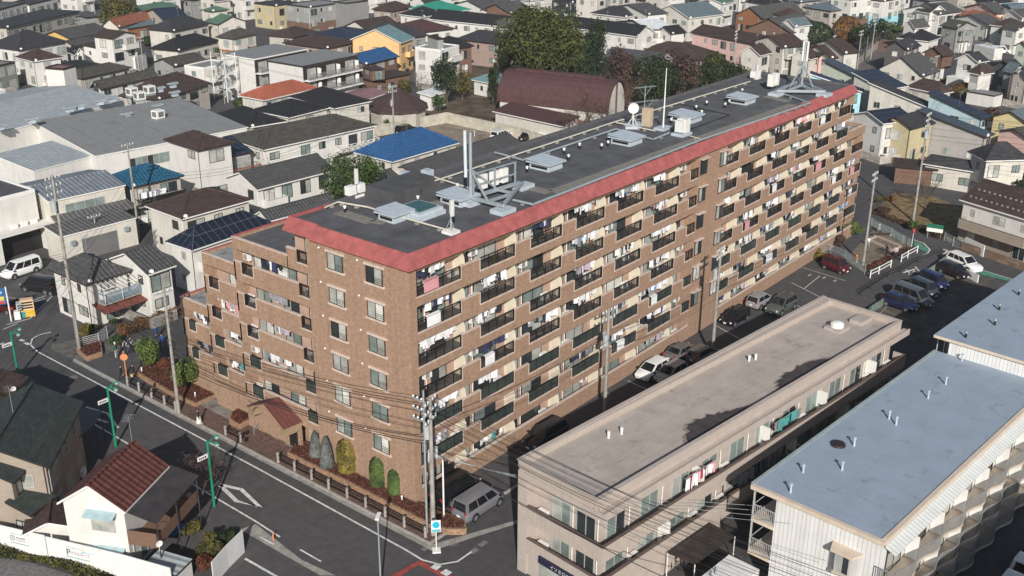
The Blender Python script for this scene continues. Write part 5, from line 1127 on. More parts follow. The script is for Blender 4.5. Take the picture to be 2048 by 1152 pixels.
# shrubs and hedges
def shrub(lab, base, top, width, mt, n=700, s=.14, name='shrub'): return tree(lab, base, top, width, mt, n, s, 7, .0, name, 'shrub', z0=.05, shell=.35)
shrub('round evergreen shrub on the park corner by the notice board', (1826,462), (1826,438), 26, 'grn'); shrub('brown green hedge bush behind the park bench lawn', (1757,405), (1757,392), 24, 'olive'); shrub('rust coloured bush on the lawn edge', (1778,402), (1778,388), 24, 'rust'); shrub('leafless brown shrub bank beside the playground fence', (1765,430), (1765,408), 34, 'brown', 900)
shrub('bright yellow flowering bush by the brick wall', (1660,488), (1663,468), 24, 'flower', 900, .12); shrub('yellow brown hedge along the brick block car park', (1632,515), (1636,495), 52, 'yel', 1400); shrub('green hedge under the end of the brick block', (1700,470), (1706,440), 46, 'lime', 1500); shrub('brown leafy shrubs behind the playground railing', (1680,495), (1682,470), 34, 'brown', 900)
shrub('yellow green bush in the front garden of the red roofed house', (425,1112), (424,1068), 66, 'olive', 2400, .1); shrub('dark bush behind the yellow green garden bush', (455,1090), (455,1060), 40, 'dark', 1200, .1); shrub('flowering shrub at the garden gate near the white fence panels', (410,1140), (408,1112), 50, 'red', 1200, .09); shrub('rust coloured shrub beneath the smoked canopy', (352,1052), (352,1030), 34, 'rust', 900, .09); shrub('tall leafy shrub beside the blue sheet', (385,1072), (388,1040), 44, 'olive', 1200, .1)
shrub('yellow brown shrubs along the white corner house', (172,672), (175,645), 34, 'yel', 1200, .1); shrub('dark green shrub at the corner house wall', (188,668), (186,648), 26, 'dark', 900, .1); shrub('round green bush behind the people in vests', (234,692), (234,670), 30, 'grn', 1200, .1)
shrub('small tree behind the parked black car at the gravel lot', (745,250), (742,235), 26, 'red', 600, .14); shrub('fan palm like shrub against the cream pavilion wall', (775,262), (772,230), 16, 'grn', 400, .14)
for lab, b_, t_, wd, mt in (('dome of dark clipped hedge at the top right', (1618,88), (1622,42), 82, 'dark'), ('orange and green autumn tree right of the dome hedge', (1690,92), (1694,32), 52, 'rust'), ('olive tree beside the lane at top right', (1722,100), (1724,48), 44, 'dark'), ('dark tree by the lane fence', (1752,85), (1757,36), 50, 'dark'), ('rounded dark tree above the orange lane wall', (1782,80), (1784,48), 48, 'grn'), ('brown tree left of the dome hedge', (1600,40), (1598,2), 40, 'rust'), ('golden tree behind the dome hedge', (1640,42), (1638,6), 40, 'yel'), ('dark tree in the garden of the twin gabled house', (1842,62), (1842,40), 30, 'dark'), ('tall dark pine at the top right corner', (2040,80), (2042,52), 24, 'dark'), ('clipped dark shrub in front of the brown hip roofed house', (2008,85), (2010,66), 22, 'grn'), ('dark tree in front of the slate blue gable', (1335,58), (1332,22), 40, 'dark'), ('leafy dark tree left of the timber hall', (1425,48), (1424,22), 40, 'grn'), ('round dark tree in front of the timber hall', (1495,60), (1496,28), 36, 'dark'), ('dark tree beside the cream gable house', (1380,60), (1378,20), 30, 'olive'), ('dark evergreen left of the row of white houses', (1150,95), (1148,60), 30, 'dark'), ('brown shrubs below the two tone house', (1925,195), (1925,165), 40, 'rust'), ('leafy bush left of the prefab cabin', (1935,200), (1930,178), 36, 'olive'), ('loose pale bush above the concrete grey house', (1975,245), (1975,215), 42, 'brown'), ('dark bush at the gate of the tall white house', (1900,172), (1898,155), 24, 'grn'), ('dark green bush between the cream and olive houses at top left', (300,92), (298,72), 28, 'dark'), ('round green shrub by the black hipped roof at top left', (420,110), (418,90), 36, 'grn'), ('brown leafless shrub in front of the orange timber house', (455,102), (455,90), 24, 'brown'), ('green shrub beneath the fire escape', (480,218), (480,196), 20, 'grn'), ('shrub left of the brown flat roofed terrace house', (806,128), (808,112), 14, 'dark'), ('dark garden tree at the right edge above the brown white house', (2035,395), (2035,350), 44, 'dark'), ('round shrub by the slate roofed entrance', (1882,372), (1882,340), 14, 'grn'), ('low green shrubs by the brick gate pier', (1935,372), (1938,360), 26, 'grn')):
    if 'dome' in lab:
        tree(lab, b_, t_, wd, mt, 3600, .3, 1, 0, 'hedge', 'hedge', z0=.1, shell=.93)
    else: tree(lab, b_, t_, wd, mt, 1500, .27, 9, .1)
# hedge strip and fence at the lower left
def strip_leaves(name, lab, cat, pts, h, wd, mt, n, s=.1, mix2=None):
    q = [G(u, v) for u, v in pts]; t = thing(name, lab, cat, (q[0].x, q[0].y, 0)); b = MB()
    tot = sum((c-a).length for a, c in zip(q, q[1:]))
    for a, c in zip(q, q[1:]):
        k = int(n*(c-a).length/tot); d = (c-a).normalized(); nv = Vector((-d.y, d.x, 0))
        for i in range(k):
            p = a.lerp(c, RV.random())-q[0]+nv*RV.uniform(-wd, wd)/2; p.z = h*RV.uniform(.1, 1)*(.75+.25*math.sin(p.x*3+p.y*2)); nn = Vector((RV.uniform(-1,1), RV.uniform(-1,1), RV.uniform(0,1))).normalized(); e = nn.orthogonal().normalized(); e.rotate(Matrix.Rotation(RV.uniform(0,6), 3, nn)); f = nn.cross(e); sz = s*RV.uniform(.6,1.4)
            b.poly([p-e*sz, p+f*sz*.6, p+e*sz, p-f*sz*.6], 0 if mix2 is None or RV.random() < .6 else 1)
    b.build('foliage', [M[mt], M[mix2 or mt]], t); return t
strip_leaves('hedge', 'untidy brown green hedge in front of the white hoarding', 'hedge', [(-20,1106),(100,1122),(225,1170)], .9, .9, 'olive', 9000, .09, 'dark')
strip_leaves('hedge', 'reddish brown hedge under the windows of the white corner house', 'hedge', [(240,672),(340,640)], 1.3, 1.3, 'rust', 7000, .09, 'brown')
strip_leaves('hedge', 'low reddish hedge along the park front railing', 'hedge', [(1732,540),(1800,508),(1820,498)], .5, .8, 'red', 2600, .09, 'brown')
strip_leaves('hedge', 'low brown hedge along the park lawn edge', 'hedge', [(1745,425),(1800,447),(1880,478)], .7, .9, 'brown', 3000, .11, 'rust')
strip_leaves('hedge', 'low hedge behind the park notice board', 'hedge', [(1840,455),(1890,482)], .8, .6, 'brown', 1500, .1, 'olive')
# planting beds along the brick block
def bed(lab, pts, h, leaf='red', n=2500):
    q = [G(u, v) for u, v in pts]; o = q[0]; pl = [(p.x-o.x, p.y-o.y) for p in q]; t = thing('planter', lab, 'planter', (o.x, o.y, 0))
    a = sum(pl[i][0]*pl[(i+1) % len(pl)][1]-pl[(i+1) % len(pl)][0]*pl[i][1] for i in range(len(pl)))
    if a < 0: pl = pl[::-1]
    b = MB(); b.prism(pl, 0, h-.06)
    for (x0, y0), (x1, y1) in zip(pl, pl[1:]+pl[:1]): b.obox((x0, y0, h/2), (x1, y1, h/2), .22, h)
    b.build('wall', [M['planter']], t); s = MB(); c = (sum(x for x, y in pl)/len(pl), sum(y for x, y in pl)/len(pl))
    s.poly([((x-c[0])*.97+c[0], (y-c[1])*.97+c[1], h-.02) for x, y in pl]); so = s.build('soil', [M['soil']], t); l = MB(); xs = [p[0] for p in pl]; ys = [p[1] for p in pl]
    def inside(x, y):
        r = False
        for (x0, y0), (x1, y1) in zip(pl, pl[1:]+pl[:1]):
            if (y0 > y) != (y1 > y) and x < (x1-x0)*(y-y0)/(y1-y0)+x0: r = not r
        return r
    k = 0
    while k < n:
        x, y = RV.uniform(min(xs), max(xs)), RV.uniform(min(ys), max(ys))
        k += 1
        if not inside(x, y): continue
        p = Vector((x, y, h+RV.uniform(-.03, .16))); nn = Vector((RV.uniform(-1,1), RV.uniform(-1,1), 1)).normalized(); e = nn.orthogonal().normalized(); f = nn.cross(e); sz = .075
        l.poly([p-e*sz, p+f*sz*.6, p+e*sz, p-f*sz*.6])
    l.build('ground_cover', [M[leaf]], t); return t
M['bedleaf'] = mat('bed_leaf', (.115, .042, .026), .8, .5, 4)
bed('long brick planter with red brown ground cover below the street windows', [(578,915),(600,890),(645,905),(700,935),(760,972),(820,1005),(862,1030),(860,1058),(700,975)], .5, 'bedleaf', 9000)
bed('small brick planter around the utility pole at the street corner', [(862,1058),(868,1032),(900,1040),(928,1056),(930,1068),(893,1068)], .5, 'bedleaf', 1800)
bed('brick planter with two clipped trees beside the driveway', [(275,752),(312,722),(362,765),(420,770),(447,790),(392,815),(340,790)], .45, 'bedleaf', 9000)
bed('low brick planter with reddish hedge left of the entrance canopy', [(462,850),(466,838),(500,815),(520,822),(505,846),(480,860)], .6, 'red', 3000)
bed('brick planter with dark red cover beside the white railings', [(156,706),(165,690),(200,688),(204,712),(175,722)], .5, 'bedleaf', 2600)
# ================================================================ vehicles
M['tyre'] = mat('tyre', (.02,.02,.02), .9, .1); M['rim'] = mat('rim', (.35,.36,.37), .35, .05, metal=.6); M['carglass'] = glass('car_glass', (.012,.014,.016), .06); M['lampw'] = mat('headlight', (.6,.62,.63), .15, .02); M['lampr'] = mat('tail_light', (.35,.015,.015), .25, .02); M['plate'] = mat('number_plate', (.7,.7,.66), .5, .02); M['platey'] = mat('yellow_plate', (.62,.45,.05), .5, .02); M['trimblk'] = mat('car_trim', (.02,.02,.022), .6, .05)
CT = {'van': dict(L=4.7, W=1.74, H=1.86, b=1.0, x=(-2.28,-2.12,.85,1.62), hood=.95, wb=(-1.35,1.45), wr=.33), 'kei': dict(L=3.4, W=1.48, H=1.76, b=1.0, x=(-1.66,-1.58,.72,1.15), hood=.98, wb=(-1.15,1.2), wr=.28),
      'hatch': dict(L=4.0, W=1.69, H=1.5, b=.92, x=(-1.93,-1.5,.3,1.15), hood=.86, wb=(-1.2,1.25), wr=.3), 'sedan': dict(L=4.5, W=1.72, H=1.45, b=.92, x=(-1.6,-1.0,.3,1.15), hood=.84, wb=(-1.3,1.35), wr=.31), 'suv': dict(L=4.65, W=1.82, H=1.70, b=1.04, x=(-2.2,-1.85,.35,1.2), hood=1.0, wb=(-1.3,1.38), wr=.36)}
CM = {}
def car_meshes(t):
    if t in CM: return CM[t]
    c = CT[t]; L, W, H, b, hd = c['L'], c['W']/2, c['H'], c['b'], c['hood']; r0, r1, f1, f0 = c['x']; d = {}
    m = MB(); st = [(-L/2, .80, .36, b-.14), (-L/2+.12, .93, .24, b-.03), (-L/2+.5, .99, .2, b), (0, 1, .2, b), (f0-.25, 1, .2, b-.01), (f0+.1, .99, .2, hd+.02), (L/2-.5, .96, .2, hd-.05), (L/2-.15, .86, .24, hd-.17), (L/2, .70, .34, hd-.3)]
    rings = []
    for x, f, zb, zt in st:
        w = W*f; rings.append([(x,-w*.94,zb), (x,-w,zb+.2), (x,-w,zt-.14), (x,-w*.965,zt-.04), (x,-w*.9,zt), (x,w*.9,zt), (x,w*.965,zt-.04), (x,w,zt-.14), (x,w,zb+.2), (x,w*.94,zb)])
    vs = [p for r in rings for p in r]; n = 10
    m.idx(vs, [(i*n+j, i*n+(j+1) % n, (i+1)*n+(j+1) % n, (i+1)*n+j) for i in range(len(st)-1) for j in range(n)], 0, True)
    m.poly(rings[0][::-1]); m.poly(rings[-1])
    wb, wr_ = W*.9, W*.76; zr = H-.05
    m.idx([(r0,-wb,b-.02),(f0,-wb,b-.02),(f0,wb,b-.02),(r0,wb,b-.02),(r1,-wr_,zr),(f1,-wr_,zr),(f1,wr_,zr),(r1,wr_,zr)], [(0,1,5,4),(1,2,6,5),(2,3,7,6),(3,0,4,7)], 0)
    # crowned roof
    ry = [(-wr_, zr), (-wr_*.6, H-.012), (0, H), (wr_*.6, H-.012), (wr_, zr)]
    for (ya, za), (yb, zb) in zip(ry, ry[1:]): m.poly([(r1-.02,ya,za),(f1+.03,ya,za),(f1+.03,yb,zb),(r1-.02,yb,zb)], 0, True)
    m.poly([(f1+.03,y,z) for y, z in ry]); m.poly([(r1-.02,y,z) for y, z in ry[::-1]])
    for x in c['wb']:
        for s in (-1, 1): m.tube((x, s*(W-.12), c['wr']+.02), (x, s*(W+.005), c['wr']+.02), c['wr']+.07, n=14, m=1)
    m.box(-L/2+.3, -W*.85, .16, L/2-.4, W*.85, .24, 1)
    d['body'] = m.mesh('car_body', [M['white'], M['trimblk']])
    def lerp(p, q, t): return tuple(p[i]+(q[i]-p[i])*t for i in range(3))
    def pane(A, B, C, D, u0, u1, v0, v1, off):
        def P(u, v): p = lerp(lerp(A, B, u), lerp(D, C, u), v); return (p[0]+off[0], p[1]+off[1], p[2]+off[2])
        q = MB(); q.poly([P(u0,v0), P(u1,v0), P(u1,v1), P(u0,v1)]); return q
    d['windscreen'] = pane((f0,-wb,b),(f0,wb,b),(f1,wr_,zr),(f1,-wr_,zr), .05,.95,.06,.95,(.012,0,.006)).mesh('windscreen', [M['carglass']])
    d['rear_window'] = pane((r0,wb,b),(r0,-wb,b),(r1,-wr_,zr),(r1,wr_,zr), .07,.93,.1,.9,(-.012,0,.006)).mesh('rear_window', [M['carglass']])
    for s in (-1, 1):
        A, B, C, D = ((r0,s*wb,b),(f0,s*wb,b),(f1,s*wr_,zr),(r1,s*wr_,zr)); q = MB()
        for u0, u1 in (((.07,.34),(.37,.63),(.66,.93)) if t in ('van','suv') else ((.1,.47),(.51,.9))):
            z = pane(A, B, C, D, u0, u1, .08, .9, (0, s*.012, .004)); q.poly(z.v if s < 0 else z.v[::-1])
        d['side_window%d' % s] = q.mesh('side_window', [M['carglass']])
    w = MB(); R0 = c['wr']; w.tube((0,-.1,0), (0,.1,0), R0, n=16); d['tyre'] = w.mesh('tyre', [M['tyre']])
    w = MB(); w.tube((0,-.115,0), (0,.115,0), R0*.62, n=12); d['rim'] = w.mesh('rim', [M['rim']])
    w = MB(); w.box(-.14, -.17, -.08, .03, .17, .08); d['headlight'] = w.mesh('headlight', [M['lampw']])
    w = MB(); w.box(-.02, -.09, -.17, .08, .09, .17); d['tail_light'] = w.mesh('tail_light', [M['lampr']])
    w = MB(); w.box(-.01, -.17, -.085, .01, .17, .085); d['plate'] = w.mesh('number_plate', [M['plate']])
    w = MB(); w.box(-.08, -.1, -.07, .08, .1, .07); d['mirror'] = w.mesh('mirror', [M['trimblk']])
    CM[t] = d; return d
PAINT = {}
def paint(c):
    k = tuple(c)
    if k not in PAINT:
        m = mat('paint_%d' % len(PAINT), c, .25, .03, metal=.25 if max(c) < .6 else 0); m.node_tree.nodes['Principled BSDF'].inputs['Coat Weight'].default_value = .6; PAINT[k] = m
    return PAINT[k]
def car(lab, t, col, wr, wf, side='R', cat='car', plate='plate', xy=None, head=None):
    c = CT[t]
    if xy is None:
        a, f = G(*wr), G(*wf); d = (f-a).normalized(); n = Vector((-d.y, d.x, 0))
        ctr = (a+f)/2 + n*(c['W']/2)*(1 if side == 'R' else -1 if side == 'L' else 0); h = math.atan2(d.y, d.x)
    else: ctr, h = Vector((xy[0], xy[1], 0)), head
    root = thing('parked_car' if cat == 'car' else 'parked_van', lab, cat, (ctr.x, ctr.y, 0.02), h, None); m = car_meshes(t); L, W = c['L'], c['W']/2
    b = put(m['body'], 'body', root); b.material_slots[0].link = 'OBJECT'; b.material_slots[0].material = paint(col)
    for k in ('windscreen', 'rear_window'): put(m[k], k, root)
    put(m['side_window-1'], 'side_window', root); put(m['side_window1'], 'side_window', root)
    for x in c['wb']:
        for s in (-1, 1): wl = put(m['tyre'], 'wheel', root, (x, s*(W-.1), c['wr']-.02)); put(m['rim'], 'rim', wl)
    for s in (-1, 1):
        put(m['headlight'], 'headlight', root, (L/2-.13, s*W*.62, c['hood']-.27), rot=(0, 0, -s*.5)); put(m['tail_light'], 'tail_light', root, (-L/2+.05, s*W*.74, c['b']-.1)); put(m['mirror'], 'mirror', root, (c['x'][3]-.2, s*(W+.08), c['b']+.03))
    put(m['plate'], 'number_plate', root, (L/2+.005, 0, .45)); put(m['plate'], 'number_plate', root, (-L/2-.005, 0, .62))
    return root
SIL, BLK, WHT, GRY, DRED, NAVY, DGRN, BRN = (.33,.335,.35), (.012,.012,.014), (.80,.80,.78), (.135,.13,.135), (.10,.012,.02), (.012,.02,.075), (.055,.075,.075), (.16,.145,.13)
car('silver grey minivan parked at the street corner, tail to the street', 'van', (.22,.22,.245), (950,1045), (1000,1012), 'R', 'van')
p = G(950,1045); q = G(1000,1012); mid = (p+q)/2; hd_ = math.atan2((q-p).y, (q-p).x)
car('black minivan squeezed between the utility pole and the silver grey minivan', 'van', BLK, None, None, cat='van', xy=(mid.x+.3, mid.y+3.6), head=hd_)
def ctr(lab, t, col, u, v, head, cat='car'): p_ = G(u, v); return car(lab, t, col, None, None, cat=cat, xy=(p_.x, p_.y), head=math.radians(head))
ctr('dark charcoal estate car in the shadow beside the brick wall', 'suv', (.028,.028,.034), 1090, 884, 178)
ctr('small white hatchback facing the street in the car park', 'hatch', WHT, 1304, 751, 177); ctr('pale silver car half hidden by the tan block roof, facing the street', 'hatch', SIL, 1341, 757, 177)
ctr('grey sedan with red tail lights parked tail first beyond the white hatchback', 'sedan', (.165,.155,.155), 1362, 714, -4); ctr('grey brown hatchback beside the leaning utility pole', 'hatch', (.14,.135,.14), 1404, 719, -4)
ctr('black hatchback parked facing the street beyond the second lot pole', 'hatch', BLK, 1469, 643, 176); ctr('silver hatchback parked tail first in the brick block car park', 'hatch', SIL, 1520, 610, -4); ctr('grey green boxy car at the end of the sunlit car park row', 'suv', (.10,.115,.105), 1562, 621, 176)
car('dark red box van parked by the playground fence', 'kei', DRED, (1646,538), (1681,551), 'R', 'van')
car('bright navy hatchback nearest the tan block in the slanting car row', 'hatch', NAVY, (1770,612), (1811,626), 'R'); car('grey people carrier second in the slanting car row', 'van', (.11,.115,.13), (1793,600), (1836,616.5), 'R', 'van'); car('dark green grey box van third in the slanting car row', 'kei', (.05,.06,.068), (1822,585), (1855,599), 'R', 'van'); car('blue box van fourth in the slanting car row', 'kei', (.015,.024,.09), (1840,569), (1875,584), 'R', 'van')
car('black maroon hatchback next to the white estate at the park end', 'hatch', (.02,.012,.018), (1880,547), (1915,560), 'R'); car('white estate car with dark windows at the park end of the row', 'suv', WHT, (1897,531), (1934,547), 'R')
car('white sedan standing in front of the wooden carport', 'sedan', WHT, (1823,350), (1817,370), 'C'); car('black car inside the wooden carport', 'sedan', BLK, (1848,345), (1864,360), 'C')
car('large white minivan parked before the works office at the left edge', 'van', WHT, (74,545), (32,559), 'L', 'van')
ctr('dark minivan behind the vending machines at the left', 'van', (.02,.018,.018), 82, 582, 110, 'van'); ctr('black hatchback in the left parking lot beside the tall pole', 'hatch', BLK, 130, 590, 110); ctr('dark red car at the left edge under the parking sign', 'hatch', (.10,.01,.012), 8, 622, 110); ctr('black car partly hidden by the white corner house', 'hatch', BLK, 150, 560, 110)
car('white off road car with dark windows on the gravel lot', 'suv', WHT, (998.6,284), (1023,276), 'R'); ctr('black car beyond the bright blue tiled roof', 'suv', BLK, 812, 267, 4); ctr('black car behind the roof parapet next to the white off road car', 'sedan', BLK, 1057, 280, 6)
ctr('silver blue car on the drive by the beige apartment house', 'van', SIL, 172, 47, -80, 'van'); ctr('white minivan between the two storage containers', 'van', WHT, 2001, 107, -75, 'van'); ctr('dark car in the yard behind the white minivan', 'van', BLK, 1998, 95, -70, 'van'); ctr('black car parked beyond the first storage container', 'hatch', BLK, 1936, 84, -70)
q1, q2 = G(2018,1118,1.9), G(1998,1146,1.9); car('white van in the shade at the lower right, farther from the white block', 'van', WHT, None, None, cat='van', xy=(q1.x+.8, q1.y-2.4), head=math.radians(-94)); car('white van in the shade at the lower right, nearest the bottom edge', 'van', WHT, None, None, cat='van', xy=(q2.x+.3, q2.y-2.4), head=math.radians(-94))
q3 = G(2040,1096,1.5); car('black car behind the white vans at the lower right', 'hatch', BLK, None, None, xy=(q3.x+1, q3.y-2), head=math.radians(-94))
sh_ = H('unseen white apartment house off to the lower right that shades the white vans', 'P', 11, (1900,1100), None, None, 'f', 0, 'flat', 'white', w=27, d=13, rot=-3, name='apartment_building', cat='apartment building', win=False, extras=False); sh_.location = (-10.5, -56.2, 0)  # unseen block inferred from the shade, added and placed for its cast shadow

# ================================================================ poles and wires
ins = mat('insulator', (.75,.75,.73), .3, .02); canm = mat('transformer_grey', (.38,.40,.41), .5, .08)
POLE = {}
def pole(key, lab, base, top, arms=2, can=0, r=.17, name='utility_pole', ang=None, h=None):
    p = G(*base); h = h or HT(top[0], top[1], p); t = thing(name, lab, 'utility pole', (p.x, p.y, 0), ang if ang is not None else RV.uniform(-.2, .2))
    b = MB(); b.tube((0,0,0), (0,0,h), r, r*.6, 10)
    for i in range(int((h-2)/.9)): s = 1 if i % 2 else -1; b.tube((s*r*.7,0,2+.9*i), (s*(r+.16),0,2+.9*i), .012, n=4)
    b.build('pole', [conc], t)
    for i in range(arms):
        z = h-.35-.75*i; a = MB(); a.box(-.9, -.05, z-.05, .9, .05, z+.05); ao = a.build('crossarm', [M['steel']], t)
        for x in (-.8, -.35, .35, .8): q = MB(); q.tube((x,0,z+.05), (x,0,z+.24), .045, .07, 7); q.build('insulator', [ins], ao)
    for i in range(can):
        a = 1.2+2.2*i; x, y = math.cos(a)*.42, math.sin(a)*.42; c = MB(); c.tube((x,y,h-3.4), (x,y,h-2.5), .27, .27, 12); c.tube((x,y,h-2.5), (x,y,h-2.4), .29, .1, 12); c.tube((x,y,h-2.4), (x,y,h-2.2), .04, n=6); c.build('transformer', [canm], t)
    POLE[key] = (p, h, t.rotation_euler.z); return t
def wire(a, b, za, zb, off=0.0, sag=.5, r=.02, lab='thin overhead wire strung between utility poles', grp='overhead wires', m=None):
    pa = Vector((a[0], a[1], za)) if isinstance(a, (tuple, Vector)) else Vector((POLE[a][0].x, POLE[a][0].y, za)); pb = Vector((b[0], b[1], zb)) if isinstance(b, (tuple, Vector)) else Vector((POLE[b][0].x, POLE[b][0].y, zb))
    d = pb-pa; n = Vector((-d.y, d.x, 0)).normalized()*off; o = pa+n; pts = []
    for i in range(15): t_ = i/14; q = pa.lerp(pb, t_)+n-o; q.z -= sag*4*t_*(1-t_); pts.append(q)
    w = MB(); w.path(pts, r, 4); return tag(w.build('overhead_wire', [m or M['wire']], None, o), lab, 'wire', grp)
M['wire'] = mat('wire_black', (.025,.026,.03), .6, .05)
def span(a, b, zs, lab, grp, sag=.6, r=.018):
    for i, (za, zb, off) in enumerate(zs): wire(a, b, za, zb, off, sag*RV.uniform(.8, 1.3), r, lab, grp)
pole('a', 'tall utility pole crowded with insulators at the brick block street corner', (867,1072), (846,796), 3, 1, .2, ang=.3)
pole('b', 'utility pole leaning over the street by the white corner house', (160,706), (92,352), 3, 2, .2, ang=.2)
pole('c', 'grey utility pole with a name plate on the paved footway', (358,827), (320,578), 1, 0, .17)
pole('d', 'utility pole with transformers in the middle of the brick block car park', (1209,828), (1218,616), 2, 2, .18)
pole('e', 'utility pole by the grey sedan in the car park', (1424,714), (1444,494), 2, 1, .18)
pole('f', 'utility pole in the small playground', (1726,530), (1739,342), 2, 0, .17)
pole('g', 'tall utility pole with transformers at the park lawn corner', (1826,442), (1848,224), 3, 2, .18)
pole('h', 'utility pole in front of the teal blue tiled house', (279,478), (262,285), 2, 0, .16)
pole('i', 'utility pole at the end of the long grey tiled roof', (518,430), (513,338), 2, 0, .15); pole('j', 'utility pole with an equipment can before the brown pavilion', (790,330), (785,170), 2, 1, .17)
pole('k', 'utility pole by the dark apartment roof with lattice front', (541,300), (538,228), 2, 0, .15); pole('l', 'short pole standing before the grey garage shutter', (198,503), (188,428), 1, 0, .11)
pole('m', 'utility pole between the yellow house and white three storey house', (167,106), (160,35), 2); pole('n', 'utility pole left of the big olive tree', (193,48), (191,-6), 1); pole('o', 'utility pole behind the orange brown roof', (240,63), (237,20), 1)
pole('p', 'utility pole beside the white three storey house', (288,142), (286,72), 2); pole('q', 'thin pole in front of the fire escape', (450,208), (441,104), 1, 0, .1)
pole('r', 'utility pole left of the navy modern house', (1123,40), (1122,2), 1); pole('s', 'utility pole in front of the navy modern house', (1170,42), (1170,2), 1)
pole('t', 'utility pole before the row of white dormer houses', (1235,107), (1237,38), 2); pole('u', 'utility pole in front of the long pink house', (1465,162), (1467,60), 3, 0, .18)
pole('v', 'utility pole among the brown roofed cream houses', (1663,128), (1665,70), 2); pole('w', 'utility pole at the lane beyond the cyan house', (1714,138), (1717,60), 2); pole('x', 'tall utility pole along the narrow lane', (1740,127), (1749,33), 3, 0, .17); pole('y', 'short pole with a meter box on the lane wall', (1730,121), (1732,73), 0)
pole('z', 'utility pole behind the storage container yard', (1898,80), (1899,28), 2); pole('A', 'utility pole between storage container and black hipped roof', (1908,112), (1914,48), 1); pole('B', 'utility pole between the two storage containers', (1925,108), (1926,55), 1); pole('C', 'utility pole in front of the dark grey gable at the right edge', (2025,214), (2030,132), 2, 0, .15); pole('D', 'utility pole by the two tone house wall', (1867,166), (1869,110), 1); pole('E', 'utility pole before the shop house with a blue banner', (1801,58), (1803,6), 1)
pole('F', 'short grey pole by the steep black roof', (1862,292), (1851,220), 2, 0, .14); pole('H', 'utility pole rising behind the netted scaffold', (628,52), (629,2), 1); pole('I', 'utility pole at the beige house on the top edge', (565,54), (565,8), 1); pole('J', 'utility pole beside the pinkish brown house', (767,34), (767,2), 1); pole('K', 'thin pole before the peach orange house', (790,140), (789,88), 0, 0, .1)
pa = POLE['a'][0]; FAR = (pa.x-.5, pa.y-34)
# the corner pole's second shaft: a slim steel post, and the white striped post beside it
t = thing('steel_post', 'slim galvanised post with extra crossarms beside the corner utility pole', 'post', (pa.x-.1, pa.y+.55, 0)); b = MB(); hh = HT(822,786,pa); b.tube((0,0,0), (0,0,hh), .09, .07, 8); b.build('post', [M['steel']], t)
for i in range(3): a = MB(); z = hh-.9-.8*i; a.box(-.05, -.2, z-.04, .05, 1.1, z+.04); ao = a.build('crossarm', [M['steel']], t); [ (lambda q: (q.sphere((0, y, z+.15), .09, 0, 7, 5), q.build('insulator', [ins], ao)))(MB()) for y in (.2, .6, 1.0)]
p = G(888,1044); t = thing('white_post', 'white post beside the black minivan at the street corner', 'post', p); b = MB(); b.tube((0,0,0), (0,0,HT(886,920,p)), .07, n=8); b.build('post', [M['white']], t)
H_ = POLE['a'][1]
span('a', 'c', [(H_-.4,7.4,-.8),(H_-.4,7.4,-.3),(H_-.4,7.4,.3),(H_-1.1,6.9,-.7),(H_-1.1,6.9,.2),(H_-2.2,6.2,0),(H_-2.6,5.9,.1)], 'black street wire running along the brick street end towards the paved footway pole', 'street wires along the brick block')
span('a', 'c', [(H_-3.2,5.4,0),(H_-3.7,5.0,.1)], 'thick black cable hanging along the brick street end', 'thick street cables', 1.0, .035)
span('c', 'b', [(7.4,10,-.6),(7.4,10,0),(7.4,10,.6),(6.5,9,0),(5.4,8,.1)], 'black street wire between the footway pole and the corner house pole', 'street wires by the corner house', .8)
span('c', 'b', [(5.0,5.8,0)], 'thick black cable between the footway pole and the corner house pole', 'thick corner house cable', .6, .035)
span('a', FAR, [(H_-.4,H_-.4,-.8),(H_-.4,H_-.4,-.3),(H_-.4,H_-.4,.3),(H_-.4,H_-.4,.8),(H_-1.1,H_-1.2,-.7),(H_-1.1,H_-1.2,0),(H_-1.9,H_-2,.3),(H_-2.6,H_-2.7,0),(H_-3.2,H_-3.3,.2)], 'wire running from the corner pole past the front of the tan block', 'wires in front of the tan block', .9)
span('a', FAR, [(H_-4.2,H_-4.4,0)], 'thick cable running from the corner pole past the tan block', 'thick cable before the tan block', 1.2, .035)
for dy in (.0, 1.1, 2.2, 3.3): wire('a', (7.5+dy, -27.0, 0), H_-4.4-dy*.15, 6.4-.2*dy, .1*dy, .9, .014, 'pale service wire from the corner pole towards the blue roofed block', 'pale service wires', M['steel'])
span('a', 'd', [(H_-1.8,7.6,-.4),(H_-1.8,7.6,.2),(H_-2.8,6.9,0),(H_-3.4,6.2,.1)], 'wire from the corner pole to the car park pole', 'car park wires, first span', .7)
span('d', 'e', [(8.2,8.2,-.5),(8.2,8.2,.3),(7.2,7.2,0),(6.4,6.3,.1)], 'wire between the two car park poles', 'car park wires, second span', .7)
span('e', 'f', [(8.2,8.4,-.4),(8.2,8.4,.3),(7.2,7.3,0)], 'wire from the car park to the playground pole', 'car park wires, third span', .8); span('f', 'g', [(8.4,10,-.4),(8.4,10,.3),(7.2,8.6,0),(6.2,7.6,.2)], 'wire between the playground and park lawn poles', 'park wires', .6)
gz = POLE['g'][1]; span('g', (POLE['g'][0].x+22, POLE['g'][0].y-40), [(gz-.4,gz,-.7),(gz-.4,gz,0),(gz-.4,gz,.7),(gz-1.2,gz-1,-.5),(gz-1.2,gz-1,.5),(gz-2,gz-2,0),(gz-3,gz-3,.2),(gz-3.5,gz-3.4,-.2)], 'wire sweeping from the park lawn pole over the brown roof', 'wires over the brown roof', 1.0); span('g', 'F', [(gz-.4,8,-.5),(gz-.4,8,.5),(gz-1.3,7.3,0)], 'wire between the park lawn pole and the short grey pole', 'wires by the steep black roof', .5); span('F', 'C', [(8,8.5,-.4),(8,8.5,.4),(7.2,7.8,0)], 'wire from the short grey pole to the right edge pole', 'wires over the concrete grey house', .8)
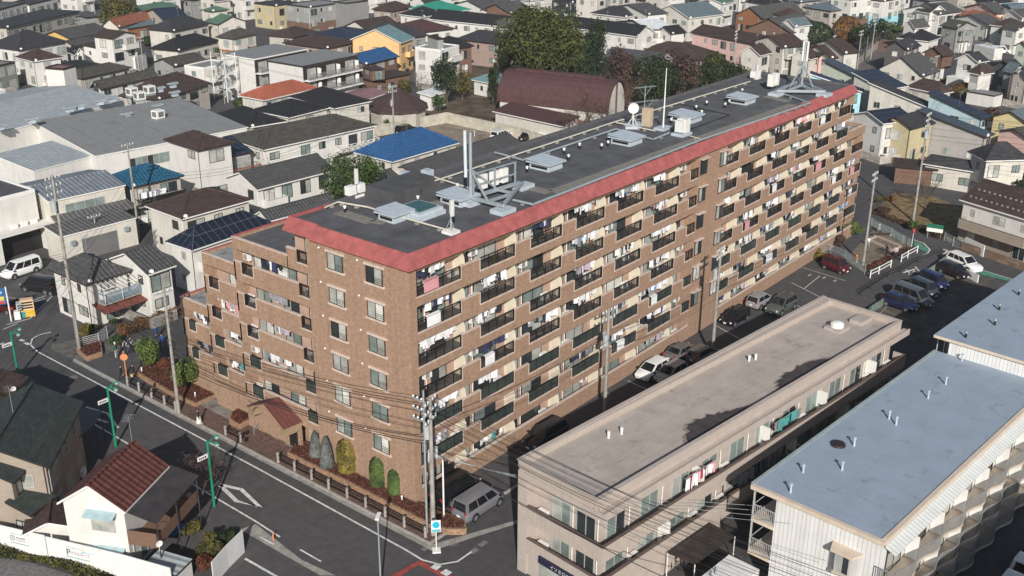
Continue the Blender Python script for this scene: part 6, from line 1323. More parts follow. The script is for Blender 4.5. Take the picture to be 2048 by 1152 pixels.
span('b', 'h', [(10,9,-.4),(10,9,.3),(8.6,8,0)], 'wire from the corner house pole to the teal roofed house', 'wires over the workshop', .7); span('h', 'i', [(9,7.5,-.4),(9,7.5,.3),(8,6.8,0)], 'wire over the black brown hipped roof', 'wires over the hipped roof', .8); span('i', 'k', [(7.5,7.5,-.3),(7.5,7.5,.3)], 'wire beside the lattice front apartment house', 'wires by the lattice front', .6); span('k', 'j', [(7.5,9.5,-.3),(7.5,9.5,.3),(6.9,8.4,0)], 'wire between the lattice front and the pavilion', 'wires at the pavilion', .7); span('i', 'j', [(7.4,9.6,-.2),(7.4,9.6,.3),(6.8,8.9,0)], 'wire over the long grey tiled roof', 'wires over the grey tiles', .9)
span('b', (-36, 62), [(10.4,10,-.7),(10.4,10,0),(10.4,10,.7),(9.3,9,-.3),(9.3,9,.3),(8,8,0)], 'wire from the corner house pole towards the left edge', 'wires at the left edge', .9); span('b', (-24, 26), [(8.2,8,-.2),(7.7,7.6,.2),(6.8,7,0)], 'wire crossing the street at the left edge', 'wires crossing the street', 1.1)
for a, b_ in (('m','p'), ('p','q'), ('n','m'), ('o','p'), ('t','u'), ('s','t'), ('u','v'), ('v','w'), ('w','x'), ('x','z'), ('z','B'), ('A','C'), ('D','C'), ('E','x'), ('H','J'), ('I','H'), ('J','r'), ('q','j')):
    for off in (-.4, .3): wire(a, b_, POLE[a][1]-.5, POLE[b_][1]-.5, off, 1.2, .02, 'thin wire over the far roofs between two distant poles', 'wires over the far roofs')

# green street lamps
gm = mat('lamp_green', (.012, .22, .125), .45, .05); globe = mat('lamp_globe', (.24, .30, .27), .3, .1)
for lab, b_, t_ in (('green street lamp at the left edge, farthest of the three', (37,752), (18,664)), ('green street lamp in front of the dark clear sheet carport, middle of the three', (232,893), (207,774)), ('green street lamp by the white diamond, nearest of the three', (429,1013), (405,884))):
    p = G(*b_); h = HT(t_[0], t_[1], p); t = thing('street_lamp', lab, 'street lamp', (p.x, p.y, 0)); b = MB(); b.tube((0,0,0), (0,0,h), .11, .09, 8); b.build('post', [gm], t)
    a = MB(); a.tube((0,0,h-.15), (.95,.1,h+.1), .035, n=6); a.tube((0,0,h-.6), (.5,.05,h-.05), .02, n=5); a.tube((0,0,h-.15), (.45,-.55,h-.1), .035, n=6); ao = a.build('arm', [gm], t)
    for x, y, z in ((.95,.1,h-.12), (.45,-.55,h-.32)): q = MB(); q.sphere((x,y,z), .2, 0, 10, 6, (1,1,.9)); q.tube((x,y,z+.15), (x,y,z+.25), .16, .05, 9, 1); q.build('lamp_globe', [globe, gm], t)
    s = MB(); s.box(-1.0, -.03, h-1.35, -.1, .03, h-1.0); so = s.build('name_board', [M['whiter']], t); s = MB()
    for k in range(4): s.box(-.88+.17*k, -.036, h-1.25, -.76+.17*k, -.03, h-1.12)
    s.build('lettering', [M['black']], so)
p = G(762,1176); h = HT(757,1036,p); t = thing('street_lamp', 'slim grey street lamp with a flat head at the bottom edge', 'street lamp', (p.x, p.y, 0), .6); b = MB(); b.tube((0,0,0), (0,0,h), .07, .05, 8); b.build('post', [M['steel']], t); b = MB(); b.box(-.25, -.13, h-.02, .55, .13, h+.1); b.build('lamp_head', [M['white']], t)
# round blue sign
p = G(873,1102); h = HT(868,1040,p); t = thing('traffic_sign', 'white board with a round cyan disc on a white post at the corner kerb', 'sign', (p.x, p.y, 0), -.75); b = MB(); b.tube((0,0,0), (0,0,h), .045, n=7); b.box(-.3, -.3, 0, .3, .3, .12); b.build('post', [M['white']], t)
b = MB(); b.box(-.34, -.07, h-1.0, .34, -.045, h); bo = b.build('board', [M['whiter']], t); b = MB(); b.tube((0,-.075,h-.38), (0,-.085,h-.38), .27, n=18); b.build('disc', [mat('sign_cyan', (.02,.42,.60), .5)], bo); b = MB(); b.box(-.3, -.08, h-.97, .3, -.07, h-.76); b.build('lower_plate', [mat('plate_blue', (.12,.40,.50), .5)], bo)
p = G(256,772); t = thing('traffic_sign', 'orange striped post with a round board on the paved footway', 'sign', (p.x, p.y, 0), -.6); h = HT(246,702,p); b = MB(); b.tube((0,0,0), (0,0,h), .06, n=7); b.build('post', [mat('sign_orange', (.62,.24,.10), .5)], t); b = MB(); b.tube((0,-.07,h-.6), (0,-.1,h-.6), .34, n=16); b.build('board', [MATS['sign_orange']], t)
p = G(1822,500); h = HT(1828,458,p); t = thing('traffic_sign', 'red and white triangular stop sign on a post at the park corner', 'sign', (p.x, p.y, 0), -.3); b = MB(); b.tube((0,0,0), (0,0,h), .035, n=6); b.build('post', [M['white']], t); b = MB(); b.idx([(-.35,-.05,h),(.35,-.05,h),(0,-.05,h-.62)], [(0,2,1)]); b.idx([(-.35,-.02,h),(.35,-.02,h),(0,-.02,h-.62)], [(0,1,2)]); b.build('board', [mat('sign_red', (.55,.06,.06), .5)], t)
# parking sign, vending machines
p = G(23,643); h = HT(10,574,p); t = thing('parking_sign', 'tall blue parking sign with a white letter P at the left edge', 'sign', (p.x, p.y, 0), -.5); b = MB(); b.tube((0,0,0), (0,0,h), .08, n=8); b.build('post', [M['white']], t); b = MB(); b.box(-1.1, -.06, h-1.9, -.1, .06, h-.1); bo = b.build('board', [mat('park_blue', (.02,.12,.30), .5)], t); text('P', .75, M['whiter'], bo, (-.6, -.07, h-.9), 0); b = MB(); b.box(-.9, -.07, h-1.45, -.3, -.06, h-1.0); b.box(-.95, -.07, h-1.8, -.25, -.06, h-1.55, 1); b.build('lettering', [mat('sign_yellow', (.6,.5,.08), .6), MATS['sign_red']], bo)
def machine(lab, u, v, wd, h, col, low=None, cat='vending machine', name='vending_machine'):
    p = G(u, v); t = thing(name, lab, cat, (p.x, p.y, 0), -.5); b = MB(); b.box(-wd/2, 0, 0, wd/2, .7, h); b.build('cabinet', [col], t)
    if low:
        b = MB(); b.box(-wd/2-.01, -.02, .05, wd/2+.01, .0, h*.42); b.build('lower_panel', [low], t); b = MB(); [b.box(-wd/2+.1, -.03, h*(.5+.15*i), wd/2-.1, 0, h*(.58+.15*i)) for i in range(3)]; b.build('display_row', [M['black']], t)
machine('cream and yellow vending machine beside the left parking lot', 58, 634, 1.3, 2.0, mat('vend_cream', (.62,.45,.28), .5), mat('vend_yellow', (.65,.42,.05), .5)); machine('teal ticket machine left of the yellow vending machine', 44, 636, .75, 1.7, mat('vend_grey', (.4,.44,.45), .5), mat('vend_teal', (.04,.28,.30), .5), 'ticket machine', 'ticket_machine'); machine('pale grey bin box at the foot of the ticket machine', 36, 640, .6, .9, M['white'], None, 'bin', 'bin')
# ================================================================ fences and rails
def rail_fence(lab, pts, h=.85, wd=.06, mt=None, posts=None, rails=(.85,.45), name='guard_rail', cat='guard rail', post_m=None, pr=.07, mesh=False, pm=None):
    q = [G(u, v) for u, v in pts]; o = q[0]; t = thing(name, lab, cat, (o.x, o.y, 0)); r = MB()
    for a, b in zip(q, q[1:]):
        for z in rails: r.obox((a.x-o.x, a.y-o.y, h*z), (b.x-o.x, b.y-o.y, h*z), wd, wd)
        if mesh:
            L_ = (b-a).length; n = max(1, int(L_/mesh))
            for i in range(1, n): c = a.lerp(b, i/n); r.box(c.x-o.x-.012, c.y-o.y-.012, .06, c.x-o.x+.012, c.y-o.y+.012, h)
    r.build('rail', [mt or M['black']], t)
    for a in q: p_ = MB(); p_.tube((a.x-o.x, a.y-o.y, 0), (a.x-o.x, a.y-o.y, h*1.06), pr, n=7); p_.build('post', [post_m or mt or conc], t)
    return t
rail_fence('row of nine grey footway posts joined by black rails along the long planter', [(557,927),(590,944),(624,961),(658,980),(695,998),(732,1017),(771,1036),(809,1056),(851,1077)], .95, .07, None, post_m=conc, pr=.12)
rail_fence('short black rail with grey posts beside the wheelchair ramp', [(452,872),(482,886)], .95, .07, None, post_m=conc, pr=.12); rail_fence('black rails with grey posts beside the driveway planter', [(256,772),(279,784),(304,797),(330,811),(352,822)], .95, .07, None, post_m=conc, pr=.12)
rail_fence('white two bar fence along the playground kerb, longer stretch', [(1740,556),(1757,548),(1781,535)], .95, .09, M['white'], rails=(.95,.5), name='fence', cat='fence'); rail_fence('white two bar fence along the playground kerb, stretch at the corner', [(1802,524),(1815,516),(1834,506)], .95, .09, M['white'], rails=(.95,.5), name='fence', cat='fence')
rail_fence('grey mesh fence between the dark red van and the playground', [(1604,533),(1625,512),(1660,508),(1690,522),(1729,548)], 1.3, .05, M['steel'], rails=(1,.5,.08), mesh=.18, pr=.045, name='fence', cat='fence'); rail_fence('pale green railing between the playground and the park lane', [(1742,452),(1758,462),(1782,473),(1804,487),(1822,496)], 1.1, .05, mat('rail_mint', (.34,.42,.40), .6), rails=(1,.1), mesh=.14, pr=.045, name='fence', cat='fence')
rail_fence('black rail along the lane above the slanting car row', [(1720,590),(1740,578),(1775,555),(1800,545),(1835,525),(1882,508)], .7, .05, M['black'], rails=(1,.5), name='fence', cat='fence', pr=.04); rail_fence('white slatted fence by the white corner house', [(162,702),(200,692),(216,678)], 1.4, .05, M['alu'], rails=(1,.86,.72,.58,.44,.3,.16), name='fence', cat='fence', pr=.05); rail_fence('dark park gate railing with pale posts beside the brown house', [(1888,482),(1905,492),(1922,498)], 1.2, .05, M['steel'], rails=(1,.1), mesh=.16, pr=.06, name='fence', cat='fence'); rail_fence('steel handrail of the wheelchair ramp', [(509,872),(528,858),(545,850)], .9, .04, M['steel'], rails=(1,.6), name='handrail', cat='handrail', pr=.025)
def wall_run(lab, pts, h, th=.14, m=None, name='wall', cat='wall', z0=0):
    q = [G(u, v, .9 if name == 'hoarding' else 0) for u, v in pts]
    for a in q: a.z = 0
    o = q[0]; t = thing(name, lab, cat, (o.x, o.y, 0)); b = MB()
    for a, c in zip(q, q[1:]): b.obox((a.x-o.x, a.y-o.y, z0+h/2), (c.x-o.x, c.y-o.y, z0+h/2), th, h)
    b.build('panel', [m or M['conc']], t); return t
pw_ = mat('panel_wall', (.48,.45,.37), .9, .18, .9, 'panel', col2=(.30,.28,.23))
wall_run('cream panel wall along the back of the gravel lot', [(745,275),(893,246)], 2.0, .14, pw_); wall_run('cream panel wall along the barrel vault hall side of the gravel lot', [(894,246),(1040,278),(1095,296)], 2.0, .14, pw_)
wall_run('long pale concrete garden wall at the upper left', [(-5,178),(105,150)], 1.8, .15, pw_); wall_run('concrete retaining wall along the narrow lane', [(1705,140),(1755,96)], 1.6, .2, conc); wall_run('white low wall of the corner driveway at the lower right lane', [(1928,552),(1955,566)], 1.0, .12, M['white']); wall_run('green grey low wall below the slanting car row', [(1738,628),(1790,594),(1870,540),(1893,522)], .8, .15, mat('mossy_wall', (.16,.21,.18), .9, .35, 1.5)); wall_run('curved white garden gate wall of the brown house', [(1928,496),(1966,514)], 1.5, .12, M['whiter'], 'gate', 'gate')
HO = wall_run('long white site hoarding with a round emblem sign at the lower left', [(-10,1079),(95,1104)], 2.3, .06, M['whiter'], 'hoarding', 'hoarding'); HO2 = wall_run('white hoarding with a large P sign below the weatherboard house', [(97,1106),(250,1143),(345,1170)], 2.3, .06, M['whiter'], 'hoarding', 'hoarding')
def sign_on(root, pa_, pb_, f, wd, h, zc, kind):
    a, b_ = G(*pa_, .9), G(*pb_, .9); a.z = b_.z = 0; d = (b_-a).normalized(); c = a.lerp(b_, f); o = root.location; ang = math.atan2(d.y, d.x); 
    n = Vector((d.y, -d.x, 0)); n = n if n.dot(CP-c) > 0 else -n; rz = math.atan2(n.y, n.x)+math.pi/2; p_ = c+n*.05-Vector((o.x, o.y, 0))
    s = MB(); s.box(-wd/2, -.01, zc-h/2, wd/2, 0, zc+h/2); so = s.build('sign_board', [M['whiter']], root, (p_.x, p_.y, 0), rz); g_ = mat('sign_green', (.10,.33,.20), .6); k = mat('sign_ink', (.03,.045,.06), .6)
    s = MB(); s.box(-wd/2+.05, -.014, zc-h/2+.03, wd/2-.05, -.01, zc-h/2+.09)
    for i in range(9): s.box(-wd/2+.18+i*wd*.085, -.014, zc+h/2-.13, -wd/2+.18+i*wd*.085+.07, -.01, zc+h/2-.06)
    s.build('lettering', [g_], so)
    if kind == 'P': text('P', .72, k, so, (-wd*.34, -.018, zc-.27), 0); text('パイヒルーフ', .27, k, so, (wd*.13, -.018, zc-.12), 0)
    else:
        s = MB()
        for i in range(16): a0, a1 = 6.283*i/16, 6.283*(i+1)/16; s.obox((-wd*.34+.2*math.cos(a0), -.014, zc+.2*math.sin(a0)), (-wd*.34+.2*math.cos(a1), -.014, zc+.2*math.sin(a1)), .03, .03)
        s.build('emblem', [k], so); text('Y', .28, k, so, (-wd*.34, -.015, zc-.1), 0); text('新日本地所', .16, k, so, (wd*.1, -.015, zc+.02), 0); text('アイデザイン', .15, k, so, (wd*.1, -.015, zc-.2), 0)
sign_on(HO, (-10,1079), (95,1104), .5, 1.7, .95, 1.5, 'Y'); sign_on(HO2, (97,1106), (250,1143), .4, 2.1, .95, 1.5, 'P')
wall_run('white panel fence at the garden corner by the street', [(428,1170),(457,1136),(489,1104)], 1.9, .06, mat('panel_white', (.66,.67,.66), .6, .05, 1, 'vstrips', pw=.12, col2=(.52,.53,.53)), 'fence', 'fence')
# notice board
p = G(1867,477); t = thing('notice_board', 'green roofed notice board at the edge of the small park', 'notice board', (p.x, p.y, 0), -1.35); b = MB(); [b.tube((x,0,0), (x,0,1.9), .05, n=6) for x in (-.8,.8)]; b.build('post', [M['steel']], t); b = MB(); b.box(-1.0, -.05, .9, 1.0, .05, 1.4, 1); b.box(-1.0, -.06, 1.4, 1.0, .06, 1.95); b.build('board', [mat('board_green', (.015,.12,.075), .6), M['white']], t)
# entrance of the brick block
E0, E1 = G(566,856,3.1), G(494,812,3.1); dv = (E1-E0); ln = math.hypot(dv.x, dv.y)
t = thing('entrance_canopy', 'low entrance canopy with a red gable roof and cream arch before the brick block', 'canopy', (E0.x, E0.y, 0), math.atan2(-dv.x, dv.y)); dp = max(.8, -E0.x-.02); CE, CR = 3.1, 4.4
b = MB(); b.slab([(0,-.1,CE),(dp,-.1,CE),(dp,ln/2,CR),(0,ln/2,CR)], .12); b.slab([(0,ln/2,CR),(dp,ln/2,CR),(dp,ln+.1,CE),(0,ln+.1,CE)], .12); b.build('roof', [mat('canopy_red', (.135,.045,.040), .7, .15, 2, 'seam')], t)
b = MB(); arch = mat('cream_arch', (.30,.215,.135), .8); ar = [(ln*.5-ln*.42*math.cos(math.pi*i/12), 2.3+1.5*math.sin(math.pi*i/12)) for i in range(13)]
for (ya, za), (yb, zb) in zip(ar, ar[1:]):
    ta = CE-.1+(CR-CE)*(1-abs(ya-ln/2)/(ln/2)); tb = CE-.1+(CR-CE)*(1-abs(yb-ln/2)/(ln/2)); b.poly([(.04,ya,za),(.04,ya,ta),(.04,yb,tb),(.04,yb,zb)]); b.poly([(.3,ya,za),(.3,yb,zb),(.3,yb,tb),(.3,ya,ta)]); b.poly([(.04,ya,za),(.04,yb,zb),(.3,yb,zb),(.3,ya,za)])
for y0, y1 in ((0, ln*.08), (ln*.92, ln)): b.box(.04, y0, 2.2, dp, y1, CE-.05)
b.build('arch', [arch], t)
b = MB(); b.box(dp-.14, ln*.12, .0, dp-.05, ln*.88, 2.9); b.build('doorway', [M['black']], t)  # flat black sheet stands in for the dark of the entrance recess
sheet('entrance_patio', [(527,867),(560,850),(611,868),(586,900)], mat('patio_check', (.26,.21,.16), .9, .15, 2, 'check', col2=(.12,.085,.06)), z=.145)
d = MB(); q = G(447,772); d.box(-.05, -.05, 0, .05, 1.5, 2.3); tag(d.build('door', [mat('door_blue', (.42,.50,.54), .5)], None, (q.x, q.y, 0), .1), 'pale blue steel door beside the driveway of the brick block', 'door')
# white bollard lamps in the planters
for u, v, lab in ((284,745,'small white path light beside the first clipped tree'), (391,795,'small white path light below the second clipped tree'), (804,1003,'small white path light in the corner planter')):
    p = G(u, v, .4); b = MB(); b.tube((0,0,0), (0,0,.45), .07, n=8); b.sphere((0,0,.47), .1, 0, 8, 5); tag(b.build('path_light', [M['whiter']], None, p), lab, 'path light')
for u, v in ((547,1081),): p = G(u, v); b = MB(); b.tube((0,0,0), (0,0,.7), .07, .05, 8); tag(b.build('bollard', [MATS['sign_orange']], None, p), 'orange marker bollard on the left footway', 'bollard')
# shed in the front garden, water tank of the blue block, cycle roof
H('small silver corrugated shed behind the white hoarding', 'P', 1.5, (352,1150), None, None, 'sb', .15, 'corrl', 'white', w=1.9, d=2.7, rot=20, oh=.06, extras=False, win=False, name='shed', cat='shed')
p = G(1448,1150); t = thing('water_tank', 'square white panel water tank beside the blue roofed block', 'water tank', (4.6, -22.6, 0), math.radians(-4.2)); b = MB(); b.box(-1.2, -2.6, 0, 2.4, -.2, 2.4); b.build('tank', [M['whiter']], t); b = MB()
for x in (-1.2, 0, 1.2, 2.4): b.box(x-.03, -2.63, 0, x+.03, -2.58, 2.45); b.box(x-.03, -2.6, 2.38, x+.03, -.2, 2.45)
for y in (-2.6, -1.4, -.2): b.box(-1.23, y-.03, 0, -1.18, y+.03, 2.45)
b.build('panel_rib', [M['alu']], t); b = MB(); [b.path([(-.6+.5*i,-.8,2.4),(-.6+.5*i,-.8,2.9),(-.4+.5*i,-.6,2.9),(-.4+.5*i,-.6,2.4)], .04) for i in range(2)]; b.build('pipe', [M['steel']], t)
q = [G(u, v, 2.2) for u, v in ((1336,1106), (1422,1046), (1470,1072), (1390,1128))]; t = thing('cycle_shelter', 'dark sheet cycle shelter roof beside the tan block', 'cycle shelter', (q[0].x, q[0].y, 0)); b = MB(); pl = [(a.x-q[0].x, a.y-q[0].y) for a in q]; b.prism(pl, 2.15, 2.2); b.build('roof', [mat('shelter_brown', (.05,.04,.034), .5, .3, 1)], t); b = MB(); [b.tube((x, y, 0), (x, y, 2.15), .04, n=6) for x, y in pl]; b.build('post', [M['white']], t)
# bicycles
bk_ = MB()
def bicycle_mesh():
    w = MB()
    for x in (0,):
        for i in range(14): a0, a1 = 6.283*i/14, 6.283*(i+1)/14; w.tube((x+.32*math.cos(a0),0,.34+.32*math.sin(a0)), (x+.32*math.cos(a1),0,.34+.32*math.sin(a1)), .022, n=4, cap=False)
        for i in range(6): a0 = 1.047*i; w.tube((x,0,.34), (x+.31*math.cos(a0),0,.34+.31*math.sin(a0)), .006, n=3, cap=False)
    f = MB()
    for a, b in (((-.5,0,.34),(-.1,0,.3)), ((-.1,0,.3),(-.2,0,.8)), ((-.5,0,.34),(-.2,0,.72)), ((-.1,0,.3),(.36,0,.72)), ((.36,0,.95),(.5,0,.34)), ((.3,-.25,1.0),(.3,.25,1.0)), ((.36,0,.72),(.33,0,1.0))): f.tube(a, b, .022, n=5)
    f.box(-.34, -.08, .8, -.06, .08, .87); k = MB(); k.box(.42, -.17, .72, .75, .17, .95)
    return w.mesh('wheel', [M['trimblk']]), f, k
WHm, FR, BK = bicycle_mesh(); FRM = [FR.mesh('frame', [paint(c)]) for c in ((.35,.36,.38), (.03,.035,.04), (.25,.03,.03), (.03,.08,.16))]; BKm = BK.mesh('basket', [M['steel']])
def bicycle(lab, p, a, k=0, grp=None): t = thing('bicycle', lab, 'bicycle', (p.x, p.y, .02), a, grp); put(FRM[k], 'frame', t); put(WHm, 'wheel', t, (-.5,0,0)); put(WHm, 'wheel', t, (.5,0,0)); put(BKm, 'basket', t); return t
for i, (u, v) in enumerate(((1338,1128), (1346,1132), (1358,1126), (1366,1132), (1378,1124), (1390,1122), (1398,1118), (1404,1114), (1410,1110))):
    bicycle('parked bicycle in the row under the dark cycle shelter', G(u, v), 1.0+RV.uniform(-.3,.3), i % 4, 'bicycles at the cycle shelter')
bicycle('black bicycle ridden to a stop beside the playground hedge', G(1766,508), -.5, 1); bicycle('bicycle leaning by the brown house at the right edge', G(2030,508), .4, 1); bicycle('white bicycle by the driveway planter', G(276,700), .5, 0)
# ================================================================ rooftop equipment of the brick block
ZR = 20.5
def RP(u, v, z=ZR): return G(u, v, z)
for i, (u, v, w_, d_, lab) in enumerate(((790,438,1.9,1.7,'pale blue roof ventilator box left of the skylight'), (917,405,1.9,2.2,'pale blue roof ventilator box behind the front antenna post'), (1092,336,2.0,2.2,'pale blue roof ventilator box between antenna frame and cable tray'), (1253,286,2.2,2.2,'pale blue roof ventilator box near the round dish'), (1373,241,2.2,2.4,'pale blue roof ventilator box behind the white tank'), (1484,205,2.2,2.2,'pale blue roof ventilator box nearest the far antenna tower'))):
    p = RP(u, v); t = thing('roof_ventilator', lab, 'ventilator', (p.x, p.y, ZR)); b = MB(); b.box(-w_/2, -d_/2, 0, w_/2, d_/2, .6); b.build('base', [M['paleblue']], t); b = MB(); b.box(-w_/2-.25, -d_/2-.25, .6, w_/2+.25, d_/2+.25, .7); b.slab([(-w_/2-.25,-d_/2-.25,.74),(w_/2+.25,-d_/2-.25,.74),(w_/2+.25,d_/2+.25,.9),(-w_/2-.25,d_/2+.25,.9)], .05); b.build('lid', [M['paleblue']], t); b = MB(); b.box(-w_/2-.03, -d_/2+.2, .18, -w_/2, d_/2-.2, .4); b.build('louvre', [M['black']], t)
p = RP(838,428); t = thing('skylight', 'square green skylight on a stepped pale kerb', 'skylight', (p.x, p.y, ZR)); b = MB(); b.box(-1.5,-1.5,0,1.5,1.5,.35); b.box(-1.35,-1.35,.35,1.35,1.35,.6); b.build('kerb', [M['paleblue']], t); b = MB(); b.box(-1.0,-1.0,.6,1.0,1.0,.72); b.build('pane', [mat('skylight_green', (.03,.085,.07), .2, .1)], t)
t = thing('roof_hut', 'low dark felt covered roof box with a stepped corner', 'roof box', (8.24, 9.43, ZR)); b = MB(); b.prism([(0,0),(3.0,.0),(3.0,.9),(5.6,.9),(5.6,3.4),(0,3.4)], 0, 1.0); b.build('box', [mat('felt_box', (.075,.075,.08), .85, .15, .8)], t)
VC = ((836,405),(690,425),(915,380),(1054,345),(1203,299),(1216,293),(1342,247),(1392,221),(1403,231),(1413,212),(1450,216),(1458,210),(1472,194),(1484,187),(1128,308),(1137,321),(1159,298),(808,440))
vcap = MB(); vcap.tube((0,0,0), (0,0,.35), .12, n=8, m=1); vcap.tube((0,0,.35), (0,0,.5), .10, n=8, m=0); vcap.tube((0,0,.5), (0,0,.58), .15, .12, 8, 0); vm = vcap.mesh('vent_cap', [M['white'], M['black']])
for u, v in VC: p = RP(u, v); tag(put(vm, 'vent_cap', None, (p.x, p.y, ZR)), 'small white capped vent pipe on the dark roof of the brick block', 'vent cap', 'vent caps on the brick block roof')
def conduit(lab, pts, r, m, h=.22, blocks=True, name='conduit'):
    q = [RP(u, v, ZR+h) for u, v in pts]; o = q[0]; t = thing(name, lab, 'conduit', o); b = MB(); b.path([a-o for a in q], r, 6); b.build('pipe', [m], t)
    if blocks:
        s = MB()
        for a, c in zip(q, q[1:]):
            n = max(1, int((c-a).length/2.2))
            for i in range(n): k = a.lerp(c, (i+.5)/n)-o; s.box(k.x-.16, k.y-.13, -h, k.x+.16, k.y+.13, -r)
        so = s.build('support_block', [M['conc']], t); so['kind'] = 'stuff'
cw = mat('conduit_cream', (.55,.52,.44), .6, .05)
conduit('long cream conduit on blocks along the rear of the dark roof', [(847,369),(1100,287),(1232,243),(1500,163)], .08, cw); conduit('cream conduit across the roof to the front antenna post', [(650,415),(676,404),(692,407),(735,414),(770,425),(902,462)], .08, cw); conduit('pale conduit from the rear line to the antenna frame', [(850,355),(868,354),(938,376)], .08, cw); conduit('cream conduit from the rear line to the white tank', [(1232,245),(1310,262)], .08, cw); conduit('thin white conduit from the white tank to the cable tray', [(1380,272),(1404,279)], .06, cw)
conduit('steel cable tray on blocks along the front roof edge', [(1026,400),(1066,409),(1404,279),(1620,206)], .12, M['steel']); conduit('steel cable tray zigzagging from the rear edge to the tall whip', [(990,305),(1046,320),(1232,258),(1306,279),(1338,266)], .11, M['steel']); conduit('black cable loop lying on the far half of the roof', [(1358,207),(1459,230),(1376,260)], .04, M['black'], .06, False); conduit('steel cable tray from the far tower to the front edge', [(1570,189),(1620,206)], .11, M['steel'])
# walkway slabs
wk = mat('walk_slab', (.20,.19,.165), .9, .15, 2)
def walkway(lab, a, b_, wd=1.0, step=.55):
    p, q = RP(*a), RP(*b_); d = q-p; L_ = d.length; t = thing('walkway', lab, 'walkway', (p.x, p.y, ZR), math.atan2(d.y, d.x)); b = MB(); n = int(L_/step)
    for i in range(n): b.box(i*step, -wd/2, .004, i*step+step*.86, wd/2, .05)
    b.build('slab', [wk], t)
walkway('row of pale walkway slabs along the front of the dark roof', (1106,384), (1588,208), 1.0); walkway('row of pale walkway slabs from the antenna frame to the front edge', (1050,373), (1100,386), 1.1); walkway('row of pale walkway slabs at the street end of the roof', (678,424), (752,447), 1.2); walkway('row of pale walkway slabs beside the low roof box', (855,413), (892,402), 1.2); walkway('short row of walkway slabs left of the vent boxes', (752,447), (770,437), 1.1); walkway('row of pale walkway slabs at the far tower', (1532,193), (1578,204), 1.1)
def beam(b, p, q, w_=.22): b.obox(p, q, w_, w_)
def pads(t, pts):
    for x, y in pts: b = MB(); b.box(x-.85, y-.65, 0, x+.85, y+.65, .35); b.build('pad', [M['paleblue']], t)
# antenna frame 1
a0 = Vector((12.41,5.0,ZR)); P1 = RP(1006,425)-a0; P2 = RP(1045,376)-a0
t = thing('antenna_tower', 'steel antenna mast braced on a triangular beam frame, nearer of the two', 'antenna tower', a0); b = MB(); hm = 5.9; b.tube((0,0,0), (0,0,hm), .16, .13, 9); b.build('mast', [M['steel']], t)
pads(t, [(0,0), (P1.x,P1.y), (P2.x,P2.y)]); b = MB(); V0, V1, V2 = Vector((0,0,.55)), Vector((P1.x,P1.y,.55)), Vector((P2.x,P2.y,.55))
for x, y in ((V0,V1), (V1,V2), (V0,V2)): beam(b, x, y, .26)
beam(b, (0,0,2.9), V1.lerp(V2,.0)*.55+Vector((0,0,.25)), .14); beam(b, (0,0,2.9), V2*.5+Vector((0,0,.28)), .14); beam(b, V0.lerp(V1,.5), V2.lerp(V1,.5), .2); beam(b, V0.lerp(V2,.5), V1.lerp(V2,.5), .2); b.build('frame', [M['steel']], t)
b = MB()
for z in (.9, 1.9): beam(b, V0.lerp(V2,.05)+Vector((0,0,z)), V0.lerp(V2,.85)+Vector((0,0,z)), .1)
for f in (.05,.45,.85): beam(b, V0.lerp(V2,f), V0.lerp(V2,f)+Vector((0,0,1.95)), .12)
b.build('rack', [M['steel']], t)
for f in (.28,.5,.68): b = MB(); c = V0.lerp(V2,f); b.box(c.x-.35, c.y+.1, .9, c.x+.35, c.y+.6, 2.1); b.build('radio_unit', [M['white']], t)
b = MB(); b.tube((-.1,.45,2.2), (-.1,.5,6.0), .14, n=10); b.tube((.15,-.3,5.6), (.15,-.3,6.1), .03, n=5); b.build('panel_antenna', [mat('antenna_blue', (.55,.63,.68), .5)], t)
# tower 2
a0 = Vector((71.53,4.29,ZR)); P1 = RP(1552,191)-a0; P2 = RP(1648,192)-a0; P3 = RP(1592,168)-a0
t = thing('antenna_tower', 'steel antenna mast with three white panels on a triangular base, farther of the two', 'antenna tower', a0); b = MB(); b.tube((0,0,.4), (0,0,5.6), .14, .1, 9); b.build('mast', [M['steel']], t); pads(t, [(P1.x,P1.y), (P2.x,P2.y)])
b = MB(); V1, V2, V3 = Vector((P1.x,P1.y,.55)), Vector((P2.x,P2.y,.55)), Vector((P3.x*.6,P3.y*.6,.55))
for x, y in ((V1,V2), (V2,V3), (V1,V3), (V1*.5, Vector((0,0,.55))), (V2*.5, Vector((0,0,.55)))): beam(b, x, y, .28)
for v in (V1*.5, V2*.5, V3): beam(b, (0,0,3.0), Vector((v.x,v.y,.6)), .12)
b.build('frame', [M['steel']], t)
for k in range(3): a = 2.1*k+.6; b = MB(); b.tube((.3*math.cos(a),.3*math.sin(a),3.4), (.3*math.cos(a),.3*math.sin(a),5.7), .13, n=8); b.build('panel_antenna', [M['whiter']], t)
for dx in (-3.2,-2.2): b = MB(); b.box(dx, 2.2, .5, dx+.7, 2.9, 1.9); b.build('radio_unit', [M['white']], t)
